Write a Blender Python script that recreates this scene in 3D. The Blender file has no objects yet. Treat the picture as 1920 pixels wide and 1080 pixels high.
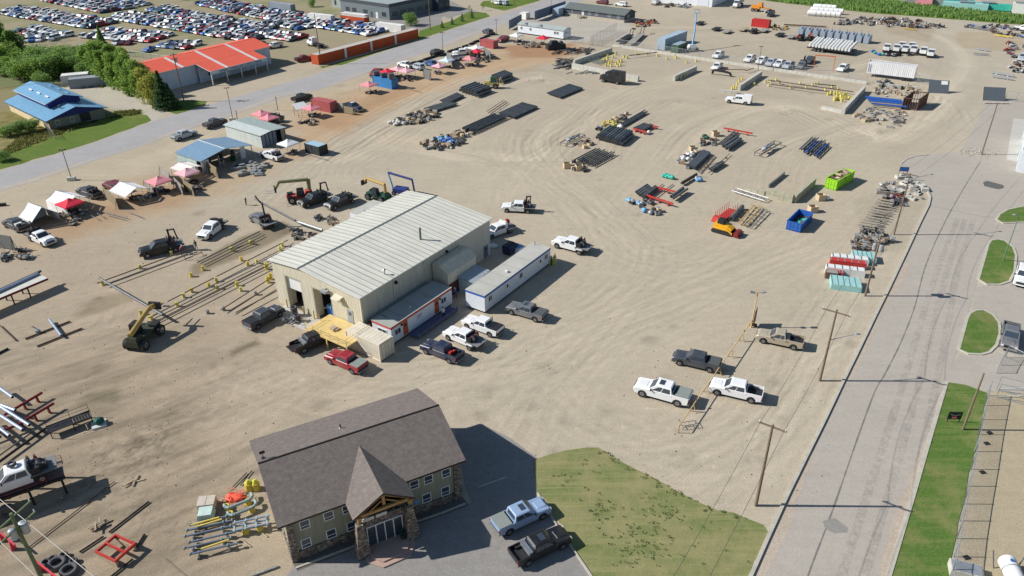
import bpy,bmesh,math,random
import numpy as np
from mathutils import Vector,Matrix
random.seed(11)
SC=bpy.context.scene
COL=SC.collection
R=math.radians
# ---------------------------------------------------------------- camera
FPX,PITCH,ROLL,CAMH=1411.2,0.525725,-0.011732,56.348
fw=Vector((0,math.cos(PITCH),-math.sin(PITCH)));up0=Vector((0,math.sin(PITCH),math.cos(PITCH)));ri0=Vector((1,0,0))
RI=ri0*math.cos(ROLL)+up0*math.sin(ROLL);UP=-ri0*math.sin(ROLL)+up0*math.cos(ROLL)
cam=bpy.data.objects.new('camera',bpy.data.cameras.new('camera'));COL.objects.link(cam)
cam.matrix_world=Matrix(((RI.x,UP.x,-fw.x,0),(RI.y,UP.y,-fw.y,0),(RI.z,UP.z,-fw.z,CAMH),(0,0,0,1)))
cam.data.sensor_width=36;cam.data.lens=FPX/1920*36;cam.data.clip_end=5000;cam.data.clip_start=1
SC.camera=cam
# ---------------------------------------------------------------- sky and sun
SUN_EL,SUN_AZ=R(36),R(-1.5)
w=bpy.data.worlds.new('World');SC.world=w;w.use_nodes=True
nt=w.node_tree;bg=nt.nodes['Background']
sky=nt.nodes.new('ShaderNodeTexSky');sky.sky_type='NISHITA';sky.sun_disc=False
sky.sun_elevation=SUN_EL;sky.sun_rotation=R(-90) ;sky.air_density=1.2;sky.dust_density=.3;sky.ozone_density=3.0
nt.links.new(sky.outputs[0],bg.inputs[0]);bg.inputs[1].default_value=0.07
sl=bpy.data.lights.new('sun','SUN');sl.energy=4.9;sl.angle=R(0.5);sl.color=(1,.97,.92)
so=bpy.data.objects.new('sun',sl);COL.objects.link(so)
d=Vector((math.cos(SUN_AZ)*math.cos(SUN_EL),math.sin(SUN_AZ)*math.cos(SUN_EL),-math.sin(SUN_EL)))
so.rotation_euler=d.to_track_quat('-Z','Y').to_euler()
SC.view_settings.view_transform='Standard';SC.view_settings.look='None';SC.view_settings.gamma=1
SC.view_settings.exposure=0.22
SC.cycles.max_bounces=4;SC.cycles.diffuse_bounces=2;SC.cycles.glossy_bounces=2;SC.cycles.transparent_max_bounces=12
SC.cycles.use_denoising=True
# ---------------------------------------------------------------- pixel of the photograph -> point in the world at height z
def G(u,v,z=0.0):
    dd=RI*(u-960)+UP*(540-v)+fw*FPX
    t=(CAMH-z)/-dd.z
    return Vector((dd.x*t,dd.y*t,z))
def GP(pts,z=0.0):
    return [G(u,v,z) for u,v in pts]
# ---------------------------------------------------------------- materials
MATS={}
def lin(c):
    return tuple(((x/255+.055)/1.055)**2.4 if x/255>.04045 else x/255/12.92 for x in c)
def mat(name,col,rough=.6,metal=0.,var=.12,scale=1.5,bump=0.,spec=.3,dust=0.):
    """plain paint or stuff with a little uneven wear; col is linear"""
    if name in MATS: return MATS[name]
    m=bpy.data.materials.new(name);m.use_nodes=True;n=m.node_tree;L=n.links
    b=n.nodes['Principled BSDF'];b.inputs['Roughness'].default_value=rough;b.inputs['Metallic'].default_value=metal
    b.inputs['Specular IOR Level'].default_value=spec
    tc=n.nodes.new('ShaderNodeTexCoord')
    nz=n.nodes.new('ShaderNodeTexNoise');nz.inputs['Scale'].default_value=scale;nz.inputs['Detail'].default_value=5;nz.inputs['Roughness'].default_value=.65
    L.new(tc.outputs['Object'],nz.inputs['Vector'])
    mr=n.nodes.new('ShaderNodeMapRange');mr.inputs['From Min'].default_value=.3;mr.inputs['From Max'].default_value=.7
    mr.inputs['To Min'].default_value=1-var;mr.inputs['To Max'].default_value=1+var
    L.new(nz.outputs[0],mr.inputs[0])
    mx=n.nodes.new('ShaderNodeMix');mx.data_type='RGBA';mx.blend_type='MULTIPLY';mx.inputs[0].default_value=1
    mx.inputs[6].default_value=(*col,1);L.new(mr.outputs[0],mx.inputs[7])
    out=mx.outputs[2]
    if dust>0:
        n2=n.nodes.new('ShaderNodeTexNoise');n2.inputs['Scale'].default_value=.7;n2.inputs['Detail'].default_value=6;L.new(tc.outputs['Object'],n2.inputs['Vector'])
        r2=n.nodes.new('ShaderNodeMapRange');r2.inputs['From Min'].default_value=.35;r2.inputs['From Max'].default_value=.75;r2.inputs['To Max'].default_value=dust
        L.new(n2.outputs[0],r2.inputs[0])
        m2=n.nodes.new('ShaderNodeMix');m2.data_type='RGBA';L.new(r2.outputs[0],m2.inputs[0]);L.new(out,m2.inputs[6]);m2.inputs[7].default_value=(.36,.30,.22,1)
        out=m2.outputs[2]
    L.new(out,b.inputs['Base Color'])
    if bump>0:
        bp=n.nodes.new('ShaderNodeBump');bp.inputs['Strength'].default_value=bump;bp.inputs['Distance'].default_value=.05
        L.new(nz.outputs[0],bp.inputs['Height']);L.new(bp.outputs[0],b.inputs['Normal'])
    MATS[name]=m;return m
def rib_mat(name,col,axis=0,pitch=.3,depth=.25,rough=.45,metal=0.,var=.08,spec=.3,line=.8,duty=.5):
    """profiled sheet metal: ribs across the object's x (0), y (1) or z (2) axis"""
    if name in MATS: return MATS[name]
    m=mat(name,col,rough,metal,var,.35,0,spec);n=m.node_tree;L=n.links;b=n.nodes['Principled BSDF']
    tc=n.nodes.new('ShaderNodeTexCoord');sx=n.nodes.new('ShaderNodeSeparateXYZ');L.new(tc.outputs['Object'],sx.inputs[0])
    mu=n.nodes.new('ShaderNodeMath');mu.operation='MULTIPLY';mu.inputs[1].default_value=2*math.pi/pitch;L.new(sx.outputs[axis],mu.inputs[0])
    sn=n.nodes.new('ShaderNodeMath');sn.operation='SINE';L.new(mu.outputs[0],sn.inputs[0])
    rr=n.nodes.new('ShaderNodeMapRange');rr.inputs['From Min'].default_value=duty;rr.inputs['From Max'].default_value=duty+.4;L.new(sn.outputs[0],rr.inputs[0])
    bp=n.nodes.new('ShaderNodeBump');bp.inputs['Strength'].default_value=depth;bp.inputs['Distance'].default_value=.08
    L.new(rr.outputs[0],bp.inputs['Height']);L.new(bp.outputs[0],b.inputs['Normal'])
    src=b.inputs['Base Color'].links[0].from_socket
    mx=n.nodes.new('ShaderNodeMix');mx.data_type='RGBA';mx.blend_type='MULTIPLY';L.new(rr.outputs[0],mx.inputs[0]);L.new(src,mx.inputs[6]);mx.inputs[7].default_value=(line,line,line,1)
    st=n.nodes.new('ShaderNodeTexNoise');st.inputs['Scale'].default_value=1.;st.inputs['Detail'].default_value=6;mp=n.nodes.new('ShaderNodeMapping');mp.inputs['Scale'].default_value=(2.5,2.5,.22) if depth!=.6 else (.16,1.8,1)
    L.new(tc.outputs['Object'],mp.inputs[0]);L.new(mp.outputs[0],st.inputs['Vector']);sr=n.nodes.new('ShaderNodeMapRange');sr.inputs['From Min'].default_value=.32;sr.inputs['From Max'].default_value=.6;sr.inputs['To Min'].default_value=.88;sr.inputs['To Max'].default_value=1.03;L.new(st.outputs[0],sr.inputs[0])
    m3=n.nodes.new('ShaderNodeMix');m3.data_type='RGBA';m3.blend_type='MULTIPLY';m3.inputs[0].default_value=1;L.new(mx.outputs[2],m3.inputs[6]);L.new(sr.outputs[0],m3.inputs[7]);L.new(m3.outputs[2],b.inputs['Base Color'])
    return m
# ---------------------------------------------------------------- mesh building
class MB:
    def __init__(s): s.v=[];s.f=[];s.m=[];s.ms=[];s.sm=[]
    def mi(s,m):
        if m not in s.ms: s.ms.append(m)
        return s.ms.index(m)
    def add(s,vs,fs,m,smooth=False):
        o=len(s.v);s.v+=[tuple(p) for p in vs];i=s.mi(m)
        for f in fs: s.f.append([o+k for k in f]);s.m.append(i);s.sm.append(smooth)
        return s
    def box(s,c,d,m,rz=0,ry=0,top=None):
        hx,hy,hz=d[0]/2,d[1]/2,d[2]/2;tx,ty=top if top else (1,1)
        P=[Vector((sx*hx*(tx if sz>0 else 1),sy*hy*(ty if sz>0 else 1),sz*hz)) for sz in (-1,1) for sx,sy in ((-1,-1),(1,-1),(1,1),(-1,1))]
        if ry or rz:
            M=Matrix.Rotation(rz,3,'Z') @ Matrix.Rotation(ry,3,'Y');P=[M @ p for p in P]
        P=[p+Vector(c) for p in P]
        return s.add(P,[(3,2,1,0),(4,5,6,7),(0,1,5,4),(1,2,6,5),(2,3,7,6),(3,0,4,7)],m)
    def tube(s,a,b,r,m,n=8,r1=None,caps=True,hollow=None):
        a=Vector(a);b=Vector(b);r1=r if r1 is None else r1
        ax=(b-a).normalized();t=Vector((0,0,1)) if abs(ax.z)<.9 else Vector((1,0,0))
        e1=ax.cross(t).normalized();e2=ax.cross(e1)
        P=[];F=[]
        for c,rr in ((a,r),(b,r1)):
            for k in range(n):
                g=2*math.pi*k/n;P.append(c+(e1*math.cos(g)+e2*math.sin(g))*rr)
        for k in range(n): F.append((k,(k+1) % n,n+(k+1) % n,n+k))
        s.add(P,F,m,True)
        if caps:
            s.add(P,[tuple(range(n))[::-1],tuple(range(n,2*n))],m)
            if hollow:
                for c,sg in ((a,-1),(b,1)):
                    Q=[c+ax*sg*.004+(e1*math.cos(2*math.pi*k/n)+e2*math.sin(2*math.pi*k/n))*r*.8 for k in range(n)]
                    s.add(Q,[tuple(range(n)) if sg>0 else tuple(range(n))[::-1]],hollow)
        return s
    def path(s,pts,r,m,n=6):
        for a,b in zip(pts[:-1],pts[1:]): s.tube(a,b,r,m,n)
        return s
    def prism(s,poly,z0,z1,m,msides=None):
        n=len(poly);P=[(x,y,z0) for x,y in poly]+[(x,y,z1) for x,y in poly]
        ar=sum(poly[i][0]*poly[(i+1) % n][1]-poly[(i+1) % n][0]*poly[i][1] for i in range(n))
        if ar<0: poly=poly[::-1];P=[(x,y,z0) for x,y in poly]+[(x,y,z1) for x,y in poly]
        s.add(P,[tuple(range(n,2*n))],m)
        s.add(P,[tuple(range(n))[::-1]]+[(k,(k+1) % n,n+(k+1) % n,n+k) for k in range(n)],msides or m)
        return s
    def side(s,poly,y0,y1,m,mcap=None,shrink=0.0):
        """extrude an x-z outline along y"""
        n=len(poly);cx=sum(p[0] for p in poly)/n;cz=sum(p[1] for p in poly)/n
        P=[(x,y0,z) for x,z in poly]+[(x,y1,z) for x,z in poly]
        s.add(P,[(k,n+k,n+(k+1) % n,(k+1) % n) for k in range(n)][::1],m)
        s.add(P,[tuple(range(n)),tuple(range(n,2*n))[::-1]],mcap or m)
        return s
    def quad(s,p,m): return s.add(p,[tuple(range(len(p)))],m)
    def ball(s,c,r,m,n=8,k=5,sc=(1,1,1),jit=0,rnd=random):
        P=[];F=[]
        for j in range(1,k):
            th=math.pi*j/k
            for i in range(n):
                ph=2*math.pi*i/n;q=1+(rnd.random()-.5)*jit
                P.append((c[0]+r*sc[0]*math.sin(th)*math.cos(ph)*q,c[1]+r*sc[1]*math.sin(th)*math.sin(ph)*q,c[2]+r*sc[2]*math.cos(th)*q))
        P+=[(c[0],c[1],c[2]+r*sc[2]),(c[0],c[1],c[2]-r*sc[2])];T=len(P)-2;B=len(P)-1
        for i in range(n):
            F.append((T,i,(i+1) % n));F.append((B,(k-2)*n+(i+1) % n,(k-2)*n+i))
            for j in range(k-2): F.append((j*n+i,(j+1)*n+i,(j+1)*n+(i+1) % n,j*n+(i+1) % n))
        return s.add(P,F,m,True)
    def mesh(s,name):
        me=bpy.data.meshes.new(name);me.from_pydata(s.v,[],s.f)
        for m in s.ms: me.materials.append(m)
        me.polygons.foreach_set('material_index',s.m);me.polygons.foreach_set('use_smooth',s.sm)
        bm=bmesh.new();bm.from_mesh(me);bmesh.ops.recalc_face_normals(bm,faces=bm.faces) if s.fix else None
        bm.to_mesh(me) if s.fix else None;bm.free();me.update();return me
    fix=True
    def build(s,name,parent=None,**k): return link(name,s.mesh(name),parent,**k)
def link(name,me,parent=None,loc=None,rz=0,label=None):
    o=bpy.data.objects.new(name,me);COL.objects.link(o)
    if parent is not None: o.parent=parent
    if loc is not None: o.location=loc
    if rz: o.rotation_euler.z=rz
    if label: o['label']=label
    return o
CACHE={}
def cached(key,name,fn):
    if key not in CACHE:
        b=MB();fn(b);CACHE[key]=b.mesh(name)
    return CACHE[key]
def tag(o,label,cat,group=None,kind=None):
    if label: o['label']=label
    if cat: o['category']=cat
    if group: o['group']=group
    if kind: o['kind']=kind
    return o
def thing(name,label,cat,loc=(0,0,0),rz=0,group=None):
    o=bpy.data.objects.new(name,None);COL.objects.link(o);o.location=loc;o.rotation_euler.z=rz
    o.empty_display_size=.5
    return tag(o,label,cat,group)
def struct(o): o['kind']='structure';return o
def ang(a,b): return math.atan2(b.y-a.y,b.x-a.x)
white=mat('white_paint',(.74,.74,.72),.4,0,.05,.8,dust=.12)
offwhite=mat('off_white_paint',(.62,.60,.54),.55,0,.08,dust=.15)
black=mat('black_steel',(.022,.023,.026),.5,0,.3)
dark=mat('dark_rubber',(.03,.03,.032),.75,0,.25)
glass=mat('dark_glass',(.045,.06,.08),.12,0,.05,spec=.8)
chrome=mat('bright_metal',(.45,.46,.47),.3,.7,.1)
steel=mat('galvanised_steel',(.38,.40,.42),.45,.4,.12)
pipeblack=mat('coated_black_pipe',(.085,.098,.112),.3,0,.2,dust=.2)
pipegrey=mat('grey_steel_pipe',(.12,.13,.14),.5,.2,.2,dust=.3)
rust=mat('rusty_steel',(.12,.075,.055),.8,0,.35,2)
redp=mat('red_paint',(.50,.035,.03),.45,0,.12,dust=.15)
dkred=mat('dark_red_paint',(.22,.025,.025),.5,0,.15)
orangep=mat('orange_paint',(.62,.13,.03),.5,0,.1)
yellowp=mat('yellow_paint',(.66,.52,.07),.5,0,.1,dust=.3)
tanyel=mat('tan_yellow_paint',(.50,.33,.10),.5,0,.12)
bluep=mat('blue_paint',(.03,.12,.42),.45,0,.1)
ltblue=mat('light_blue_paint',(.16,.38,.62),.45,0,.1)
greenp=mat('lime_green_paint',(.30,.62,.03),.5,0,.1)
dkgreen=mat('dark_green_paint',(.03,.10,.06),.6,0,.2)
teal=mat('teal_wrap',(.05,.42,.33),.5,0,.2)
wood=mat('weathered_wood',(.40,.32,.22),.85,0,.25,3)
newwood=mat('fresh_plywood',(.54,.42,.28),.8,0,.2,3)
greywood=mat('grey_wood',(.30,.28,.25),.9,0,.3,3)
conc=mat('concrete',(.52,.50,.44),.9,0,.16,1.2,.15)
conc2=mat('dark_concrete',(.24,.25,.25),.9,0,.18,1.2,.15)
cardb=mat('cardboard',(.42,.31,.22),.85,0,.15)
pinkc=mat('faded_pink_canvas',(.72,.27,.30),.8,0,.08)
redc=mat('red_canvas',(.66,.03,.06),.75,0,.08)
whitec=mat('white_canvas',(.78,.77,.76),.8,0,.06)
pinkc2=mat('pale_pink_canvas',(.76,.42,.46),.8,0,.08)
lamp=mat('lamp_glass',(.7,.7,.66),.2)
taillamp=mat('tail_lamp_red',(.35,.01,.01),.3)
# ================================================================ ground
GX=np.concatenate([np.arange(-1500,-300,120.),np.arange(-300,-72,1.6),np.arange(-72,112,.3),np.arange(112,300,1.3),np.arange(300,1600,120.)])
GY=np.concatenate([np.arange(-60,34,9.),np.arange(34,150,.3),np.arange(150,330,1.),np.arange(330,500,4.),np.arange(500,2600,150.)])
X,Y=np.meshgrid(GX,GY)
rs=np.random.RandomState(4)
base=np.array(lin((174,162,142)))*1.0
Cg=np.ones(X.shape+(3,))*base
def smooth(t): t=np.clip(t,0,1);return t*t*(3-2*t)
def vnoise(x,y,sc,seed):
    r=np.random.RandomState(seed).rand(256,256);x=x/sc+1000;y=y/sc+1000
    xi=np.floor(x).astype(int);yi=np.floor(y).astype(int);fx=smooth(x-xi);fy=smooth(y-yi)
    g=lambda a,b: r[a % 256,b % 256]
    return (g(xi,yi)*(1-fx)+g(xi+1,yi)*fx)*(1-fy)+(g(xi,yi+1)*(1-fx)+g(xi+1,yi+1)*fx)*fy
def fbm(x,y,sc,seed,o=4):
    t=0;a=1;s=0
    for k in range(o): t=t+a*vnoise(x,y,sc/2**k,seed+k);s+=a;a*=.55
    return t/s
def inpoly(poly,soft=1.5,jit=0.,seed=1):
    """soft mask of a world-space polygon, its edge made ragged by noise"""
    P=np.array([(p.x,p.y) for p in poly]);n=len(P)
    m=(X>P[:,0].min()-6) & (X<P[:,0].max()+6) & (Y>P[:,1].min()-6) & (Y<P[:,1].max()+6)
    xs,ys=X[m],Y[m];ins=np.zeros(xs.shape,bool);dist=np.full(xs.shape,1e9)
    for i in range(n):
        x0,y0=P[i];x1,y1=P[(i+1) % n]
        c=((y0>ys)!=(y1>ys)) & (xs<(x1-x0)*(ys-y0)/(y1-y0+1e-12)+x0);ins ^= c
        ex,ey=x1-x0,y1-y0;t=np.clip(((xs-x0)*ex+(ys-y0)*ey)/(ex*ex+ey*ey+1e-9),0,1)
        dist=np.minimum(dist,np.hypot(xs-x0-t*ex,ys-y0-t*ey))
    sd=np.where(ins,dist,-dist)
    if jit: sd=sd+(fbm(xs,ys,5,seed)-.5)*2*jit
    out=np.zeros(X.shape);out[m]=smooth(sd/soft*.5+.5);return out
def paint(poly,rgb,k=1.,soft=2.,jit=1.,seed=1,px=True,z=0):
    a=inpoly(GP(poly) if px else poly,soft,jit,seed)*k
    Cg[:]=Cg*(1-a[...,None])+np.array(lin(rgb))*a[...,None]
F1=fbm(X,Y,60,3);F2=fbm(X,Y,14,9)
Cg*=(1+(F1-.5)*.16)[...,None];Cg*=(1+(F2-.5)*.10)[...,None]
paint([(-400,480),(250,400),(640,560),(560,860),(540,1200),(-400,1200)],(164,148,127),.8,25,8,5)
paint([(-200,700),(330,640),(500,860),(540,1200),(-400,1200)],(148,133,112),.75,12,5,6)
paint([(540,195),(760,130),(950,85),(1090,85),(1060,115),(900,140),(760,190),(640,250),(560,290),(540,250)],(178,148,114),.75,5,4,7)
paint([(590,230),(700,180),(800,160),(700,215),(640,250)],(160,124,90),.5,3,3,8)
paint([(940,85),(1075,80),(1060,105),(960,110)],(152,112,82),.65,2,2,8)
paint([(60,400),(240,330),(420,310),(560,290),(470,345),(330,395),(180,430),(60,470)],(172,144,112),.6,4,3,9)
paint([(90,420),(200,380),(330,350),(400,340),(330,385),(200,415),(110,450)],(150,116,84),.4,3,3,9)
paint([(-200,500),(-200,330),(700,130),(900,90),(950,100),(700,160),(300,320),(100,400)],(176,162,138),.6,4,2,10)
paint([(1560,330),(1660,320),(1740,400),(1600,640),(1480,870),(1440,1100),(1400,960),(1460,760),(1540,600),(1640,400)],(182,170,150),.6,3,1.5,12)
paint([(1500,300),(1620,280),(1640,340),(1560,460),(1400,470),(1380,400)],(176,164,142),.5,6,3,13)
paint([(1680,0),(2000,-10),(2400,200),(1960,500),(1830,520),(1840,420),(1720,290),(1780,200)],(178,168,150),.7,6,3,14)
paint([(1785,400),(1850,330),(2400,360),(2600,700),(2500,1200),(1650,1200),(1760,720)],(180,171,157),.85,2,1,15)
paint([(1845,720),(1960,700),(2400,760),(2500,1200),(1780,1200),(1800,980)],(168,154,126),.85,2,1,16)
paint([(1880,690),(1960,668),(2100,690),(2100,740),(1890,712)],(150,130,80),.6,1,.5,17)
paint([(-900,-60),(620,-60),(700,30),(800,55),(600,130),(500,150),(260,120),(-900,140)],(148,137,110),.9,4,2,20)
gm=fbm(X,Y,12,33)-.035;a=inpoly(GP([(-900,-60),(500,-60),(640,20),(400,90),(240,110),(-900,150)]),6,4,3)*np.clip((gm-.42)*5,0,1)*.45
Cg[:]=Cg*(1-a[...,None])+np.array(lin((100,118,62)))*a[...,None]
paint([(200,160),(262,150),(300,205),(310,232),(270,228),(200,210),(110,165)],(178,170,155),.95,1.5,.6,21)
paint([(345,185),(480,140),(620,100),(600,125),(480,172),(400,198),(350,205)],(176,163,142),.9,1.5,1,22)
paint([(-300,100),(190,100),(210,150),(110,160),(-300,190)],(92,104,58),.85,3,2,23)
paint([(-300,160),(0,160),(120,170),(205,205),(262,215),(250,235),(-300,330)],(124,116,76),.8,2,1.5,24)
paint([(170,215),(265,210),(258,222),(160,240)],(96,128,58),.7,1.5,1,25)
paint([(1400,-30),(1440,0),(1640,24),(1930,46),(2300,80),(2300,20),(1700,2),(1600,-12)],(104,124,62),.95,1.5,1,26)
paint([(1000,20),(1070,2),(1170,30),(1190,70),(1060,80),(1000,70)],(176,169,158),.8,2,1,27)
for (pts,c,k) in [([(450,445),(530,415),(560,430),(480,470),(420,495),(360,520),(355,500)],(118,106,84),.75),([(182,558),(240,548),(252,560),(190,585),(140,602),(135,592)],(136,124,100),.6),
    ([(430,660),(480,636),(485,645),(436,667)],(92,84,68),.8),([(152,748),(165,738),(220,728),(228,742),(218,757),(190,756)],(118,108,88),.8),([(145,752),(220,770),(160,770)],(128,118,94),.6),
    ([(200,715),(260,690),(240,715),(210,730)],(140,128,104),.5),([(30,705),(48,700),(46,708),(36,712)],(110,100,80),.6),
    ([(0,600),(120,590),(100,660),(60,690),(0,680)],(150,139,118),.3),([(460,600),(530,590),(520,615),(470,630)],(140,128,106),.4),
    ([(690,250),(900,255),(880,275),(720,270)],(192,176,150),.4),([(1650,20),(1760,50),(1740,80),(1660,60)],(150,134,108),.4),
    ([(1790,60),(1920,60),(1920,100),(1800,90)],(168,148,118),.5),([(1600,375),(1650,350),(1740,370),(1700,470),(1620,480)],(160,150,132),.5)]:
    paint(pts,c,k,.8,.5,int(pts[0][0]) % 90)
mud=inpoly(GP([(170,850),(240,810),(330,800),(310,850),(240,880)]),2,1.5,44)
mr2=fbm(X*1.0,Y*1.0,1.6,51,3);ridge=np.abs(mr2-.5)*2
lowl=inpoly(GP([(-300,640),(300,600),(560,760),(520,1200),(-400,1200)]),14,6,46);ca,sa=math.cos(.62),math.sin(.62)
st=fbm((X*ca+Y*sa)*.16,(Y*ca-X*sa),1.1,61,4);s2=fbm((X*ca+Y*sa)*.3,(Y*ca-X*sa),3.2,71,3)
Cg*=(1-lowl*(np.clip((st-.5)*2.2,-.3,.5)*.42+np.clip((s2-.52)*3,0,1)*.07))[...,None]
churn=inpoly(GP([(150,850),(230,790),(340,780),(330,850),(260,900),(420,980),(250,1010),(120,930)]),5,4,48);c3=fbm(X,Y,.9,81,3);Cg*=(1-churn*np.clip(np.abs(c3-.5)*-3+.34,0,.34))[...,None]
Cg*=(1-mud*np.clip(.45-ridge*1.6,-.1,.5))[...,None]
acc=np.zeros(X.shape)
def idx(a,v): return np.interp(v,a,np.arange(len(a)))
def spline(P,step=.25):
    P=[Vector((p[0],p[1],0)) for p in P];P=[P[0]*2-P[1]]+P+[P[-1]*2-P[-2]];out=[]
    for i in range(1,len(P)-2):
        n=max(2,int((P[i+1]-P[i]).length/step))
        t=np.linspace(0,1,n,endpoint=False)[:,None];p0,p1,p2,p3=[np.array(P[i+k])[None,:2] for k in (-1,0,1,2)]
        out.append(.5*((2*p1)+(-p0+p2)*t+(2*p0-5*p1+4*p2-p3)*t*t+(-p0+3*p1-3*p2+p3)*t**3))
    return np.concatenate(out)
def track(pts,amp,off=0.,gauge=1.75,wid=.1):
    q=spline(pts);tan=np.gradient(q,axis=0);tan /= np.linalg.norm(tan,axis=1)[:,None]+1e-9;nn=np.stack([-tan[:,1],tan[:,0]],1)
    fade=np.sin(np.linspace(0,math.pi,len(q)))**.5*(.6+.4*np.sin(np.linspace(0,rs.rand()*30,len(q))+rs.rand()*6))
    for s in (-gauge/2,gauge/2):
        for t in (-wid,0,wid):
            p=q+nn*(off+s+t);fx=idx(GX,p[:,0]);fy=idx(GY,p[:,1]);ix=np.clip(fx.astype(int),0,len(GX)-2);iy=np.clip(fy.astype(int),0,len(GY)-2);ax=fx-ix;ay=fy-iy
            cell=np.diff(GX)[ix];wgt=amp*fade/np.maximum(cell/.3,1)
            for dx,dy,ww in ((0,0,(1-ax)*(1-ay)),(1,0,ax*(1-ay)),(0,1,(1-ax)*ay),(1,1,ax*ay)): np.add.at(acc,(iy+dy,ix+dx),wgt*ww)
routes=[
 ([(-60,690),(200,640),(430,680),(620,735),(800,720),(960,680),(1180,600),(1420,500),(1560,420),(1680,320)],9,60),
 ([(1000,840),(900,770),(960,660),(1120,560),(1200,470),(1130,400),(1040,330),(1000,260),(1080,200)],6,46),
 ([(700,470),(620,330),(720,260),(860,180),(1010,140),(1120,190)],6,40),([(300,560),(420,420),(560,320),(700,230),(860,150),(1000,110)],6,46),
 ([(930,420),(960,330),(1060,250),(1180,170),(1350,130)],6,40),([(1130,480),(1230,350),(1330,240),(1480,200),(1640,260),(1740,200),(1800,140)],7,50),
 ([(1280,500),(1420,380),(1480,290),(1600,240),(1720,220),(1800,120),(1740,60),(1560,30)],6,50),
 ([(1100,850),(1300,900),(1500,760),(1560,620),(1640,480),(1700,380)],7,50),([(1640,620),(1500,700),(1380,820),(1200,850),(1080,800),(980,700)],6,46),
 ([(1180,330),(1130,300),(1160,240),(1260,190),(1330,200)],4,24),([(700,260),(880,290),(1000,320),(1080,380),(1160,460),(1300,500),(1500,440)],6,40),
 ([(1700,620),(1600,640),(1500,800),(1440,980)],5,30),([(900,1000),(960,830),(1060,700),(1250,520)],5,30),
 ([(-50,900),(150,830),(330,790),(480,700),(620,640)],7,36),([(250,1080),(300,960),(460,830),(640,720),(820,640)],6,30),
 ([(1300,100),(1480,150),(1640,110),(1760,160),(1800,240)],5,30),([(1040,60),(1240,55),(1500,60),(1640,90),(1760,130)],6,40),
 ([(-80,420),(100,370),(300,290),(480,215),(760,130),(900,85)],4,40),([(60,560),(220,540),(200,620),(60,640),(-60,600)],4,14),
 ([(400,620),(500,660),(560,720),(420,790),(300,720),(340,640)],3,12),([(250,760),(380,790),(430,730),(380,690),(280,700)],2,8)]
for pts,spread,n in routes:
    W=[G(*p) for p in pts]
    for k in range(int(n*1.5)):
        o=rs.normal(0,spread*.5);j=[(p.x+rs.normal(0,1.4),p.y+rs.normal(0,1.6)) for p in W]
        track(j,rs.choice([-1,1,.8])*rs.uniform(.01,.04),o)
for k in range(46):
    c=G(rs.uniform(100,1500),rs.uniform(150,850));r=rs.uniform(5,11);a0=rs.rand()*6.3;n=rs.randint(5,9)
    track([(c.x+r*math.cos(a0+i*.55),c.y+r*math.sin(a0+i*.55)) for i in range(n)],rs.choice([-1,1])*rs.uniform(.03,.07))
def blur(a,k):
    for ax in (0,1):
        c=np.cumsum(np.pad(a,[(k+1,k) if i==ax else (0,0) for i in (0,1)],mode='edge'),axis=ax);n_=a.shape[ax]
        a=(np.take(c,range(2*k+1,2*k+1+n_),axis=ax)-np.take(c,range(0,n_),axis=ax))/(2*k+1)
    return a
rut=np.abs(fbm(X*1.,Y*1.,7,91)-.5)
acc=(acc-blur(blur(acc,7),7)*.8)*.5
yard=inpoly(GP([(-400,350),(340,262),(700,150),(1000,60),(1380,20),(1900,80),(1840,290),(1730,300),(1745,380),(1400,1080),(1300,960),(1040,850),(540,1080),(-400,1200)]),3,.5,2)
grave=vnoise(X,Y,.5,77)*.5+vnoise(X,Y,.95,78)*.5
Cg*=(1+np.clip(acc,-.24,.3)*yard-.0)[...,None]
Cg*=(1+(grave-.5)*.07)[...,None]
for k in range(170):
    c=G(rs.uniform(0,1600),rs.uniform(130,900));r=rs.uniform(.3,1.3);i0,i1=np.searchsorted(GX,(c.x-2.5*r,c.x+2.5*r));j0,j1=np.searchsorted(GY,(c.y-2.5*r,c.y+2.5*r))
    if c.x<-70 or c.x>110 or c.y>330: continue
    xx,yy=X[j0:j1,i0:i1],Y[j0:j1,i0:i1];dd=np.hypot((xx-c.x)*rs.uniform(.7,1.3),yy-c.y)/r+(fbm(xx,yy,.8,k % 30,2)-.5);Cg[j0:j1,i0:i1]*=(1-np.clip(1.3-dd,0,1)*rs.uniform(.05,.22))[...,None]
ZG=mud*(mr2-.35)*.28*(np.abs(X)<72)
nv=X.size;ny,nx=X.shape
co=np.stack([X,Y,ZG],-1).reshape(-1).astype(np.float32)
i=np.arange(nv).reshape(ny,nx);q=np.stack([i[:-1,:-1],i[:-1,1:],i[1:,1:],i[1:,:-1]],-1).reshape(-1)
me=bpy.data.meshes.new('ground');me.vertices.add(nv);me.vertices.foreach_set('co',co)
nf=len(q)//4;me.loops.add(nf*4);me.loops.foreach_set('vertex_index',q.astype(np.int32));me.polygons.add(nf)
me.polygons.foreach_set('loop_start',np.arange(0,nf*4,4,dtype=np.int32));me.polygons.foreach_set('loop_total',np.full(nf,4,np.int32));me.update()
at=me.color_attributes.new('soil','FLOAT_COLOR','POINT');at.data.foreach_set('color',np.concatenate([np.clip(Cg,.01,.8),np.ones(X.shape+(1,))],-1).reshape(-1).astype(np.float32))
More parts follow.
